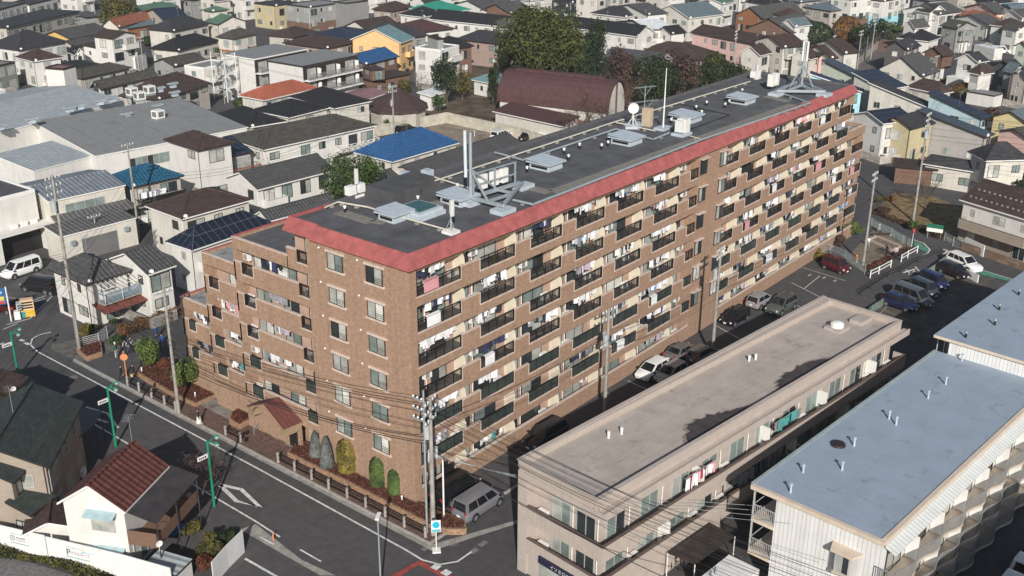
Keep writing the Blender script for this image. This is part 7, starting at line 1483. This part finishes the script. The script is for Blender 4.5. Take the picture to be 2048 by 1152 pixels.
# small masts
def small_mast(lab, base, top, boxes=True):
    p = RP(*base); h = HT(top[0], top[1], p)-ZR; t = thing('antenna_post', lab, 'antenna post', (p.x, p.y, ZR)); b = MB(); b.box(-.5,-.5,0,.5,.5,.22); b.build('pad', [M['white']], t); b = MB(); b.tube((0,0,.2), (0,0,h), .07, n=7); [b.tube((.4*math.cos(a),.4*math.sin(a),.2), (0,0,1.2), .03, n=5) for a in (0,2.1,4.2)]; b.build('post', [M['steel']], t); b = MB(); b.box(-.12,-.26,h-1.3,.12,-.08,h-.05); b.box(.12,.05,h-1.2,.3,.25,h-.2); b.build('panel_antenna', [M['whiter']], t)
    if boxes: b = MB(); b.box(-.95,-.3,.25,-.2,.3,1.0); b.box(.15,-.3,.25,.8,.3,1.0); b.build('radio_unit', [M['white']], t)
small_mast('short antenna post with white radio boxes at the rear left of the roof', (712,392), (711,336)); small_mast('slim antenna post on a white pad at the front roof edge', (902,466), (902,398), False); small_mast('short antenna post at the far rear corner of the roof', (1511,157), (1512,128), True)
p = RP(1265,255); hc = HT(1267,216,p)-ZR; t = thing('satellite_dish', 'large round white dish on a tripod on the dark roof', 'dish', (p.x, p.y, ZR), -.9); b = MB(); b.box(-.8,-.8,0,.8,.8,.25); b.build('pad', [M['paleblue']], t); b = MB(); b.tube((0,0,.2), (0,0,hc), .07, n=7); [b.tube((.55*math.cos(a),.55*math.sin(a),.25), (0,0,hc*.55), .045, n=5) for a in (.5,2.6,4.7)]; b.build('stand', [M['white']], t)
b = MB()
for i in range(20):
    a0_, a1_ = 6.283*i/20, 6.283*(i+1)/20
    for r0, r1, y0, y1 in ((0,.3,.10,.06), (.3,.55,.06,-.03)): 
        f = [(r0*math.cos(a0_),y0-.12,hc+r0*math.sin(a0_)),(r1*math.cos(a0_),y1-.12,hc+r1*math.sin(a0_)),(r1*math.cos(a1_),y1-.12,hc+r1*math.sin(a1_)),(r0*math.cos(a1_),y0-.12,hc+r0*math.sin(a1_))]; f = f if r0 else f[1:]; b.poly(f, 0, True); b.poly([(x,y+.03,z) for x,y,z in f[::-1]])
b.build('reflector', [M['whiter']], t)
p = RP(1287,248); h = HT(1287,172,p)-ZR; t = thing('aerial_mast', 'television aerial mast with several yagi bars next to the round dish', 'aerial', (p.x, p.y, ZR), -.4); b = MB(); b.box(-.7,-.7,0,.7,.7,.2); b.build('pad', [M['paleblue']], t); b = MB(); b.tube((0,0,.2), (0,0,h), .05, n=6); b.build('mast', [M['steel']], t)
for z, L_ in ((h-.1,1.3), (h-1.6,1.9), (h-3.4,1.8)): b = MB(); b.tube((-L_,0,z), (L_,0,z), .03, n=5); [b.tube((-L_+.3*i,-.45,z), (-L_+.3*i,.45,z), .015, n=4) for i in range(int(2*L_/.3)+1)]; b.tube((-L_*.6,0,z), (0,0,z-1.0), .02, n=4); b.tube((L_*.6,0,z), (0,0,z-1.0), .02, n=4); b.build('yagi', [M['steel']], t)
p = RP(1326,258); h = HT(1331,136,p)-ZR; t = thing('whip_aerial', 'very tall thin whip aerial in the middle of the dark roof', 'aerial', (p.x, p.y, ZR)); b = MB(); b.box(-.9,-.6,0,.9,.6,.22); b.build('pad', [M['paleblue']], t); b = MB(); b.tube((0,0,.2), (0,0,h), .09, .04, 7); b.build('pole', [M['white']], t)
p = RP(1363,270); t = thing('equipment_tank', 'twin white equipment cabinets on feet near the front roof edge', 'cabinet', (p.x, p.y, ZR)); b = MB(); b.box(-.9,-.7,0,.9,.7,.25); b.build('pad', [M['paleblue']], t); b = MB(); b.box(-.65,-.4,.4,-.25,.45,1.55); b.box(-.15,-.5,.3,.75,.5,1.65); b.build('cabinet', [M['whiter']], t)
p = RP(1294,252); t = thing('equipment_cabinet', 'beige equipment cabinet beside the aerial mast', 'cabinet', (p.x, p.y, ZR)); b = MB(); b.box(-.3,-.5,0,.3,.5,1.9); b.build('cabinet', [mat('beige_box', (.48,.38,.27), .6)], t)
p = RP(822,358); 
for u, v, lab in ((812,362,'pale cube duct at the rear edge of the roof, left one'), (855,357,'pale cube duct at the rear edge of the roof, right one')): p = RP(u, v); b = MB(); b.box(-.4,-.4,0,.4,.4,.8); tag(b.build('roof_duct', [M['paleblue']], None, (p.x, p.y, ZR)), lab, 'duct')
# ================================================================ laundry on the balconies
RL = random.Random(9)
LC = [mat('cloth_%s' % n, c, .9, .08) for n, c in (('white', (.78,.78,.78)), ('white2', (.7,.72,.75)), ('black', (.025,.025,.03)), ('navy', (.03,.04,.10)), ('grey', (.25,.26,.28)), ('blue', (.12,.24,.45)), ('pink', (.62,.30,.32)), ('red', (.35,.03,.07)), ('teal', (.06,.28,.27)), ('lilac', (.40,.32,.42)))]
GM = {}
def garment(k, ci):
    if (k, ci) in GM: return GM[(k, ci)]
    pts = {0: [(-.22,0),(-.36,-.3),(-.25,-.34),(-.2,-.2),(-.22,-.66),(.22,-.66),(.2,-.2),(.25,-.34),(.36,-.3),(.22,0)], 1: [(-.3,0),(-.3,-.75),(.3,-.78),(.3,0)], 2: [(-.2,0),(-.24,-.95),(-.04,-.95),(0,-.35),(.04,-.95),(.24,-.95),(.2,0)], 3: [(-.09,0),(-.1,-.35),(.1,-.37),(.09,0)]}[k]
    b = MB(); n = len(pts); b.poly([(x,-.02,z) for x, z in pts]); b.poly([(x,.02,z) for x, z in pts[::-1]])
    for i in range(n): (x0,z0), (x1,z1) = pts[i], pts[(i+1) % n]; b.poly([(x0,.02,z0),(x0,-.02,z0),(x1,-.02,z1),(x1,.02,z1)])
    me = b.mesh('garment', [LC[ci]]); GM[(k, ci)] = me; return me
FN = ('', 'ground', 'second', 'third', 'fourth', 'fifth', 'sixth', 'top'); ON = ('first', 'second', 'third', 'fourth', 'fifth', 'sixth', 'seventh', 'eighth', 'ninth', 'tenth', 'eleventh', 'twelfth', 'thirteenth', 'fourteenth')
CN = ('white', 'pale', 'black', 'navy', 'grey', 'blue', 'pink', 'red', 'teal', 'lilac')
def laundry(bal, k, ui, u0, u1, r0, r1, axis, off, dens, where, pal=None):
    z = .5+2.8*(k-1); L_ = r1-r0; pal = pal or RL.choice(([0,0,1,4,5], [0,0,2,3,4], [0,1,4,9], [0,0,6,1,4], [2,3,4,0], [0,0,1,1], [0,8,0,2], [3,0,2,1], [0,1,2,4]))
    a = r0+RL.uniform(.1,.4)*L_*.5; e = min(r1-.1, a+RL.uniform(.45,.95)*L_); n = max(3, int((e-a)/.28*dens)); main = CN[pal[0]]; sec = CN[pal[-1]]
    loc = (a, off+.5, z+2.0) if axis == 'x' else (off+.5, a, z+2.0)
    t = thing('laundry', '%s and %s laundry hung on the %s' % (main, sec, where), 'laundry', loc, 0 if axis == 'x' else math.pi/2); p = MB(); p.tube((-.1,0,.06), (e-a+.1,0,.06), .02, n=5); p.build('clothes_pole', [M['alu']], t)
    for i in range(n):
        kd = RL.choice((0,0,0,1,2,3,3)); o = put(garment(kd, RL.choice(pal)), 'garment', t, ((i+.5)*(e-a)/n, RL.uniform(-.12,.12), RL.uniform(-.05,.03)), RL.uniform(-.5,.5))
    if RL.random() < .25 and k > 1:   # sheet thrown over the rail
        b = MB(); w_ = RL.uniform(.9,1.6); b.box(-.0,-.65,-1.75,w_,-.6,-.9); b.box(0,-.65,-.93,w_,-.4,-.88); b.build('sheet', [LC[RL.choice((0,0,1,6))]], t)
for bal, k, ui, u0, u1, r0, r1 in BAL:
    if ui >= 20:
        if RL.random() < .75: laundry(bal, k, ui, u0, u1, u0+.8, u0+4.4, 'y', {20: 0, 23: .6, 26: 1.2}[ui], 1.0, '%s floor balcony of the %s stepped wing' % (FN[k], {20: 'tallest', 23: 'middle', 26: 'lowest'}[ui]))
    elif ui not in (6,):
        pr = .76 if ui > 6 else .66
        if (k, ui) in ((7,0), (6,0), (5,0), (5,3), (4,2), (3,4)) or RL.random() < pr:
            laundry(bal, k, ui, u0, u1, r0, r1, 'x', 0, 1.45, '%s floor balcony, %s flat from the street corner' % (FN[k], ON[ui]), [0,0,1,0] if (k, ui) == (5,0) else None)
        elif RL.random() < .25 and k > 1:
            b = MB(); leaves(b, (0,0,.3), (.8,.25,.35), 160, .09, 4, .3, RL); tag(b.build('balcony_plant', [M[RL.choice(('grn','lime','olive'))]], None, ((r0+r1)/2, .35, .5+2.8*(k-1))), 'potted greenery behind the %s floor railing, %s flat from the street corner' % (FN[k], ON[ui]), 'plant')
# laundry of the tan block
th_ = math.radians(-6.05)
for x, z, lab, pal in ((9.2, 4.75, 'long line of white shirts and one red dress on the upper tan gallery', [0,0,0,7,6]), (15.5, 2.12, 'grey and blue trousers on the lower tan gallery', [4,5,2,4]), (20.5, 4.75, 'teal clothes hangers and shirts on the upper tan gallery', [8,8,4,8])):
    p = Vector((-1.75+x*math.cos(th_)-.55*math.sin(th_), -18.4+x*math.sin(th_)+.35*math.cos(th_), z+1.9)); t = thing('laundry', lab, 'laundry', p, th_); b = MB(); b.tube((-.2,0,.05), (3.6,0,.05), .02, n=5); b.build('clothes_pole', [M['alu']], t)
    for i in range(12): put(garment(RL.choice((0,0,1,2)), RL.choice(pal)), 'garment', t, (.15+i*.29, RL.uniform(-.1,.1), 0), RL.uniform(-.6,.6))
# ================================================================ people
skin = mat('skin', (.48,.29,.20), .6, .05); hairm = mat('hair', (.015,.012,.010), .6, .05)
def person(lab, u, v, ang, h=1.68, top=(.05,.05,.06), legs=(.04,.045,.07), pose='stand', hat=None, hold=None, skirt=None, z=0.0, vest=False):
    p = G(u, v, z); t = thing('person', lab, 'person', (p.x, p.y, p.z), math.radians(ang)); s = h/1.70
    sit = pose == 'sit'; st = .16 if pose == 'walk' else .0
    hz = .52 if sit else .90
    J = [('hip',(0,0,hz),.14), ('waist',(0.01,0,hz+.17),.125), ('chest',(.02,0,hz+.40),.15), ('neck',(.02,0,hz+.56),.06), ('headb',(.035,0,hz+.63),.075), ('head',(.03,0,hz+.72),.098), ('crown',(.02,0,hz+.80),.07)]
    E = [(0,1),(1,2),(2,3),(3,4),(4,5),(5,6)]
    for sd in (-1, 1):
        k = len(J); fx = st*sd
        if sit: J += [('th',(.06,sd*.09,hz-.02),.09), ('kn',(.42,sd*.1,hz-.03),.065), ('an',(.45,sd*.1,.08),.045), ('toe',(.6,sd*.11,.03),.035)]
        else: J += [('th',(.0,sd*.09,hz-.08),.095), ('kn',(fx*1.0+.03,sd*.095,.48),.065), ('an',(fx*1.6-.02,sd*.1,.08),.045), ('toe',(fx*1.6+.15,sd*.11,.035),.035)]
        E += [(0,k),(k,k+1),(k+1,k+2),(k+2,k+3)]
        k = len(J); ax = -st*sd
        if pose == 'hold': J += [('sh',(.02,sd*.19,hz+.47),.07), ('el',(.05,sd*.24,hz+.2),.05), ('wr',(.28,sd*.18,hz+.16),.036), ('hd',(.36,sd*.16,hz+.16),.04)]
        else: J += [('sh',(.02,sd*.19,hz+.47),.07), ('el',(ax*.6-.01,sd*.25,hz+.19),.05), ('wr',(ax*1.2+.05,sd*.26,hz-.05),.036), ('hd',(ax*1.3+.07,sd*.26,hz-.13),.04)]
        E += [(2,k),(k,k+1),(k+1,k+2),(k+2,k+3)]
        for f in range(4): J.append(('f',(J[k+3][1][0]+.05, J[k+3][1][1]+(f-1.5)*.018, J[k+3][1][2]-(.07 if pose != 'hold' else .0)),.010)); E.append((k+3, len(J)-1))
        J.append(('tb',(J[k+3][1][0]+.05, J[k+3][1][1]-sd*.035, J[k+3][1][2]),.011)); E.append((k+3, len(J)-1))
    me = bpy.data.meshes.new('body'); me.from_pydata([tuple(c*s for c in j[1]) for j in J], E, []); o = put(me, 'body', t)
    md = o.modifiers.new('skin', 'SKIN'); me.skin_vertices.new() if not me.skin_vertices else None
    for i, j in enumerate(J): me.skin_vertices[0].data[i].radius = (j[2]*s, j[2]*s)
    me.skin_vertices[0].data[0].use_root = True
    sb_ = o.modifiers.new('sub', 'SUBSURF'); sb_.levels = 1; sb_.render_levels = 1
    bpy.context.view_layer.update(); m2 = bpy.data.meshes.new_from_object(o.evaluated_get(bpy.context.evaluated_depsgraph_get())); o.modifiers.clear(); o.data = m2; bpy.data.meshes.remove(me)
    m2.materials.clear(); cl = [skin, mat('cloth_top_%s' % str(top), top, .9, .1), mat('cloth_leg_%s' % str(legs), legs, .9, .1), mat('shoe', (.03,.028,.03), .7, .1)]
    for m in cl: m2.materials.append(m)
    for pl in m2.polygons:
        c = pl.center/s; a = 0
        if c.z < .09: a = 3
        elif c.z < hz+.02 and abs(c.y) < .19: a = 2
        elif c.z < hz+.58 and not (abs(c.y) > .13 and (c.z < hz-.02 or (pose == 'hold' and c.x > .27))): a = 1
        pl.material_index = a; pl.use_smooth = True
    hm = MB(); hm.sphere((.012*s,0,(hz+.765)*s), .108*s, 0, 10, 7, (1,.95,.95)); ho = hm.build('hair', [hairm if not hat else mat('hat_%s' % str(hat), hat, .8)], t)
    fm = MB(); fm.sphere((.065*s,0,(hz+.70)*s), .072*s, 0, 8, 6, (.85,.9,1.15)); [fm.sphere((.127*s,y*s,(hz+.725)*s), .011*s, 1, 5, 4) for y in (-.03,.03)]; fm.tube((.12*s,0,(hz+.72)*s), (.145*s,0,(hz+.69)*s), .01*s, .016*s, 5, 0); fm.box(.118*s,-.022*s,(hz+.655)*s,.128*s,.022*s,(hz+.662)*s, 2); [fm.sphere((.02*s,y*.1*s,(hz+.71)*s), .022*s, 0, 5, 4) for y in (-1,1)]; fm.build('face', [skin, hairm, mat('lips', (.35,.12,.10), .6)], t)
    if skirt: k = MB(); k.tube((0,0,(hz+.05)*s), (0,0,.30*s), .16*s, .27*s, 12); k.build('skirt', [mat('skirt_%s' % str(skirt), skirt, .9, .08)], t)
    if vest: k = MB(); [k.obox((.165*s, y*.14*s, (hz+.48)*s), (.15*s, y*.03*s, (hz+.15)*s), .05, .02) for y in (-1,1)]; [k.obox((-.145*s, y*.14*s, (hz+.48)*s), (-.14*s, y*.03*s, (hz+.15)*s), .05, .02) for y in (-1,1)]; k.build('vest_stripe', [M['whiter']], t)
    if hold: k = MB(); k.box(-.02*s,.2*s,(hz-.42)*s,.2*s,.34*s,(hz-.14)*s); k.build('bag', [mat('bag_%s' % str(hold), hold, .8)], t)
    return t
person('person in a green jacket and pale trousers standing by the driveway shrubs', 233, 716, -60, 1.7, (.03,.12,.08), (.5,.52,.5), 'stand', (.6,.65,.6)); person('person in a dark uniform with a white cross belt, left of two', 252, 712, -40, 1.75, (.02,.025,.05), (.02,.03,.08), 'hold', None, None, None, 0, True); person('person in a dark uniform with a white cross belt, right of two', 263, 706, -80, 1.75, (.02,.025,.05), (.02,.025,.05), 'stand', None, None, None, 0, True)
person('person in blue overalls crouching near the brick wall', 325, 690, 200, 1.6, (.02,.06,.22), (.02,.06,.22), 'sit'); person('person in a blue top by the hedge of the corner house', 314, 680, -90, 1.65, (.02,.07,.25), (.02,.03,.06), 'walk')
person('person in black carrying a pale bag beside the orange post', 244, 762, -50, 1.68, (.02,.02,.022), (.02,.02,.022), 'walk', None, (.6,.55,.4)); person('person in black with a yellow bag on the footway', 269, 760, 130, 1.68, (.02,.02,.022), (.02,.02,.022), 'walk', None, (.55,.42,.15)); person('person in a dark coat and white skirt walking on the footway', 399, 851, 120, 1.62, (.03,.035,.025), (.5,.48,.42), 'walk', None, None, (.66,.63,.55))
person('person with long black hair and a beige coat beside the leafless street tree', 381, 1018, 60, 1.66, (.42,.27,.19), (.02,.02,.02), 'stand', None, None, (.42,.27,.19)); person('child in a white shirt running on the playground', 1736, 494, 20, 1.35, (.7,.72,.75), (.3,.34,.4), 'walk'); person('person in a pale jacket standing behind the playground fence', 1790, 518, 200, 1.72, (.42,.42,.42), (.03,.03,.05), 'hold'); person('person in black bending over the bicycle in the playground', 1772, 512, -30, 1.6, (.02,.02,.025), (.02,.02,.025), 'hold'); person('person sitting on the park bench in a white hat', 1757, 466, -110, 1.55, (.25,.26,.28), (.05,.05,.06), 'sit', (.7,.7,.68))
p = G(1763,473); t = thing('park_bench', 'long dark wooden bench in the small park', 'bench', (p.x, p.y, 0), -.75); b = MB(); b.box(-1.4,-.2,.38,1.4,.2,.44); b.build('seat', [mat('bench_wood', (.07,.05,.04), .8, .2, 5)], t); [ (lambda l: (l.box(x-.05,-.18,0,x+.05,.18,.38), l.build('leg', [conc], t)))(MB()) for x in (-1.1,1.1)]
p = G(1713,525); t = thing('spring_rider', 'small orange spring riding toy in the playground', 'spring rider', (p.x, p.y, 0), .5); om = mat('toy_orange', (.65,.22,.06), .5); b = MB(); b.sphere((0,0,.5), .22, 0, 10, 7, (1.6,.7,.9)); b.sphere((.33,0,.75), .16, 0, 8, 6); b.build('body', [om], t); b = MB(); b.tube((0,0,0), (0,0,.35), .09, n=8); b.build('spring', [M['steel']], t)
for x, y in ((1694,515), (1702,507)): pass
t = thing('tarpaulin', 'crumpled blue sheet in the front garden of the red roofed house', 'tarpaulin', G(352,1062)); b = MB(); rt_ = random.Random(2)
gr = [[(i*.3-.6, j*.3-.45, .35+rt_.uniform(-.12,.12)) for j in range(4)] for i in range(5)]
for i in range(4):
    for j in range(3): b.poly([gr[i][j], gr[i+1][j], gr[i+1][j+1], gr[i][j+1]], 0, True)
b.box(-.55,-.4,0,.5,.4,.22); b.build('sheet', [mat('tarp_blue', (.02,.18,.55), .5, .1)], t)

# ================================================================ garden walls and shrubs round the houses
RW = random.Random(77); gw = [mat('block_wall', (.27,.255,.235), .9, .15, 1, 'block'), mat('pale_block', (.45,.42,.37), .9, .12, 1, 'block'), mat('brown_block', (.20,.14,.10), .9, .15, 1, 'block')]
for hs in list(HOUSES):
    w_, d_ = hs['w'], hs['d']; lb = hs['label'].split(); nm = hs.name.split('.')[0]
    if nm != 'house' or hs.get('far') or hs.location.x < -10 or hs.location.x > 330 or hs.location.y > 330 or 'top edge' in hs['label'] or 'wing' in lb or 'annex' in lb or 'porch' in lb: continue
    short = ' '.join(lb[:9]); c, s_2 = math.cos(hs.rotation_euler.z), math.sin(hs.rotation_euler.z)
    def L2(x, y): return (hs.location.x+x*c-y*s_2, hs.location.y+x*s_2+y*c, 0)
    if w_ > 12 or d_ > 14: continue
    if RW.random() < .6:
        b = MB(); hh = RW.uniform(.9, 1.5); b.box(-1.3, -1.6, 0, -1.15, d_*.8, hh); b.box(-1.15, -1.6, 0, w_*.55, -1.45, hh)
        tag(b.build('garden_wall', [RW.choice(gw)], None, L2(0, 0), hs.rotation_euler.z), 'low garden wall around ' + short, 'wall')
    if RW.random() < .7:
        b = MB(); r = RW.uniform(.5, 1.0); leaves(b, (0,0,r*.9), (r,r,r*.9), 260, .13, 5, .35, RW)
        tag(b.build('garden_shrub', [M[RW.choice(('dark','grn','olive','brown','dark','rust'))]], None, L2(RW.uniform(0, w_*.8), -.9)), 'garden shrub in front of ' + short, 'shrub')

# ---- fittings of some single houses
def find(x): return [h for h in HOUSES if x in h['label']][0]
def slat_balcony(root, x0, x1, z, m, dy=1.1, gap=.16, h=1.0, cross=False, floor=None):
    b = MB(); b.box(x0, -dy+.4, z-.15, x1, .42, z); bal = b.build('balcony', [floor or M['conc']], root); r = MB()
    for zz in (z+.08, z+h): r.box(x0, -dy+.4, zz, x1, -dy+.46, zz+.07); r.box(x0, -dy+.46, zz, x0+.06, .4, zz+.07); r.box(x1-.06, -dy+.46, zz, x1, .4, zz+.07)
    n = int((x1-x0)/gap)
    if cross:
        k = max(2, int((x1-x0)/1.0))
        for i in range(k): a_, b_ = x0+(x1-x0)*i/k, x0+(x1-x0)*(i+1)/k; r.obox((a_,-dy+.43,z+.1), (b_,-dy+.43,z+h), .07, .05); r.obox((a_,-dy+.43,z+h), (b_,-dy+.43,z+.1), .07, .05); r.box(a_-.04, -dy+.4, z, a_+.04, -dy+.46, z+h)
    else:
        for i in range(n): x = x0+(x1-x0)*i/n; r.box(x, -dy+.4, z+.1, x+gap*.55, -dy+.45, z+h)
    r.build('railing', [m], bal); return bal
ch = find('pan tiled hipped roof and blue balcony'); cw_, rustm = ch['w'], mat('rust_sheet', (.20,.065,.05), .7, .25, 2, 'seam')
slat_balcony(ch, 1.2, cw_+1.5, 2.75, mat('rail_bluegrey', (.20,.27,.33), .6), 1.4)
b = MB(); b.slab([(.6,-1.9,2.15),(cw_+2.2,-1.9,2.15),(cw_+2.2,.46,2.6),(.6,.46,2.6)], .08); b.build('lean_to_roof', [rustm], ch)
b = MB(); [b.obox((1.2+.55*i,-1.3,4.5), (1.2+.55*i,.5,4.9), .05, .05) for i in range(int((cw_+.4)/.55))]; b.obox((1.2,-1.3,4.5), (cw_+1.5,-1.3,4.5), .06, .06); [b.tube((x,-1.25,2.75), (x,-1.25,4.5), .03, n=5) for x in (1.25, cw_*.6, cw_+1.4)]; b.build('pergola', [M['white']], ch)
lt = find('white lattice balcony front'); slat_balcony(lt, .5, lt['w']*.42, 2.9, M['white'], 1.2, cross=True); slat_balcony(lt, lt['w']*.62, lt['w']-.4, 2.9, M['white'], 1.2, cross=True)
wd_ = find('red brown wooden balcony'); slat_balcony(wd_, -1.8, wd_['w']+.2, 2.75, mat('wood_red', (.20,.06,.03), .7, .15), 1.8, floor=mat('wood_red2', (.17,.06,.035), .7, .15))
tq = find('teal blue tiled hipped roof'); slat_balcony(tq, .5, tq['w']-.4, 2.7, M['black'], 1.2)
t_ = tq.matrix_basis @ Vector((1.2, -.3, 4.4)); lt2 = thing('laundry', 'white laundry on the balcony of the teal roofed house', 'laundry', t_, tq.rotation_euler.z); b = MB(); b.tube((-.2,0,.05), (4.0,0,.05), .02, n=5); b.build('clothes_pole', [M['alu']], lt2)
for i in range(12): put(garment(RL.choice((0,1,1,2)), RL.choice((0,0,1,5,4))), 'garment', lt2, (i*.32, RL.uniform(-.1,.1), 0), RL.uniform(-.5,.5))
b = MB(); b.box(-1.1, 1.0, 2.55, .44, BR['d']-1.2, 2.75); b.box(-1.1, 1.0, 2.75, -.98, BR['d']-1.2, 3.75); b.box(-.98, BR['d']-1.32, 2.75, .44, BR['d']-1.2, 3.75); b.build('balcony', [M['w_taupe']], BR); b = MB(); b.obox((-1.04, 1.0, 3.82), (-1.04, BR['d']-1.2, 3.82), .06, .06); b.build('handrail', [M['black']], BR)
sn = MB(); [sn.box(x, y, 5.8+2.0*(x/4.5)+.02, x+.12, y+.22, 5.8+2.0*(x/4.5)+.2) for x in (.9, 2.4) for y in [.6+.75*i for i in range(int(BR['d']/.75)-1)]]; so_ = sn.build('snow_guard', [M['w_grey']], BR); so_['kind'] = 'stuff'

hz = MB(); hz.box(-112, -152, -1.6, 642, 642, 49.5); ho_ = hz.build('haze', []); hm_ = bpy.data.materials.new('haze'); hm_.use_nodes = True; hn = hm_.node_tree; hn.nodes.remove(hn.nodes['Principled BSDF']); pv_ = hn.nodes.new('ShaderNodeVolumePrincipled'); pv_.inputs['Color'].default_value = (.86,.90,.95,1); pv_.inputs['Density'].default_value = .00022; pv_.inputs['Anisotropy'].default_value = .2
hn.links.new(pv_.outputs[0], hn.nodes['Material Output'].inputs['Volume']); ho_.data.materials.append(hm_); tag(ho_, kind='stuff')
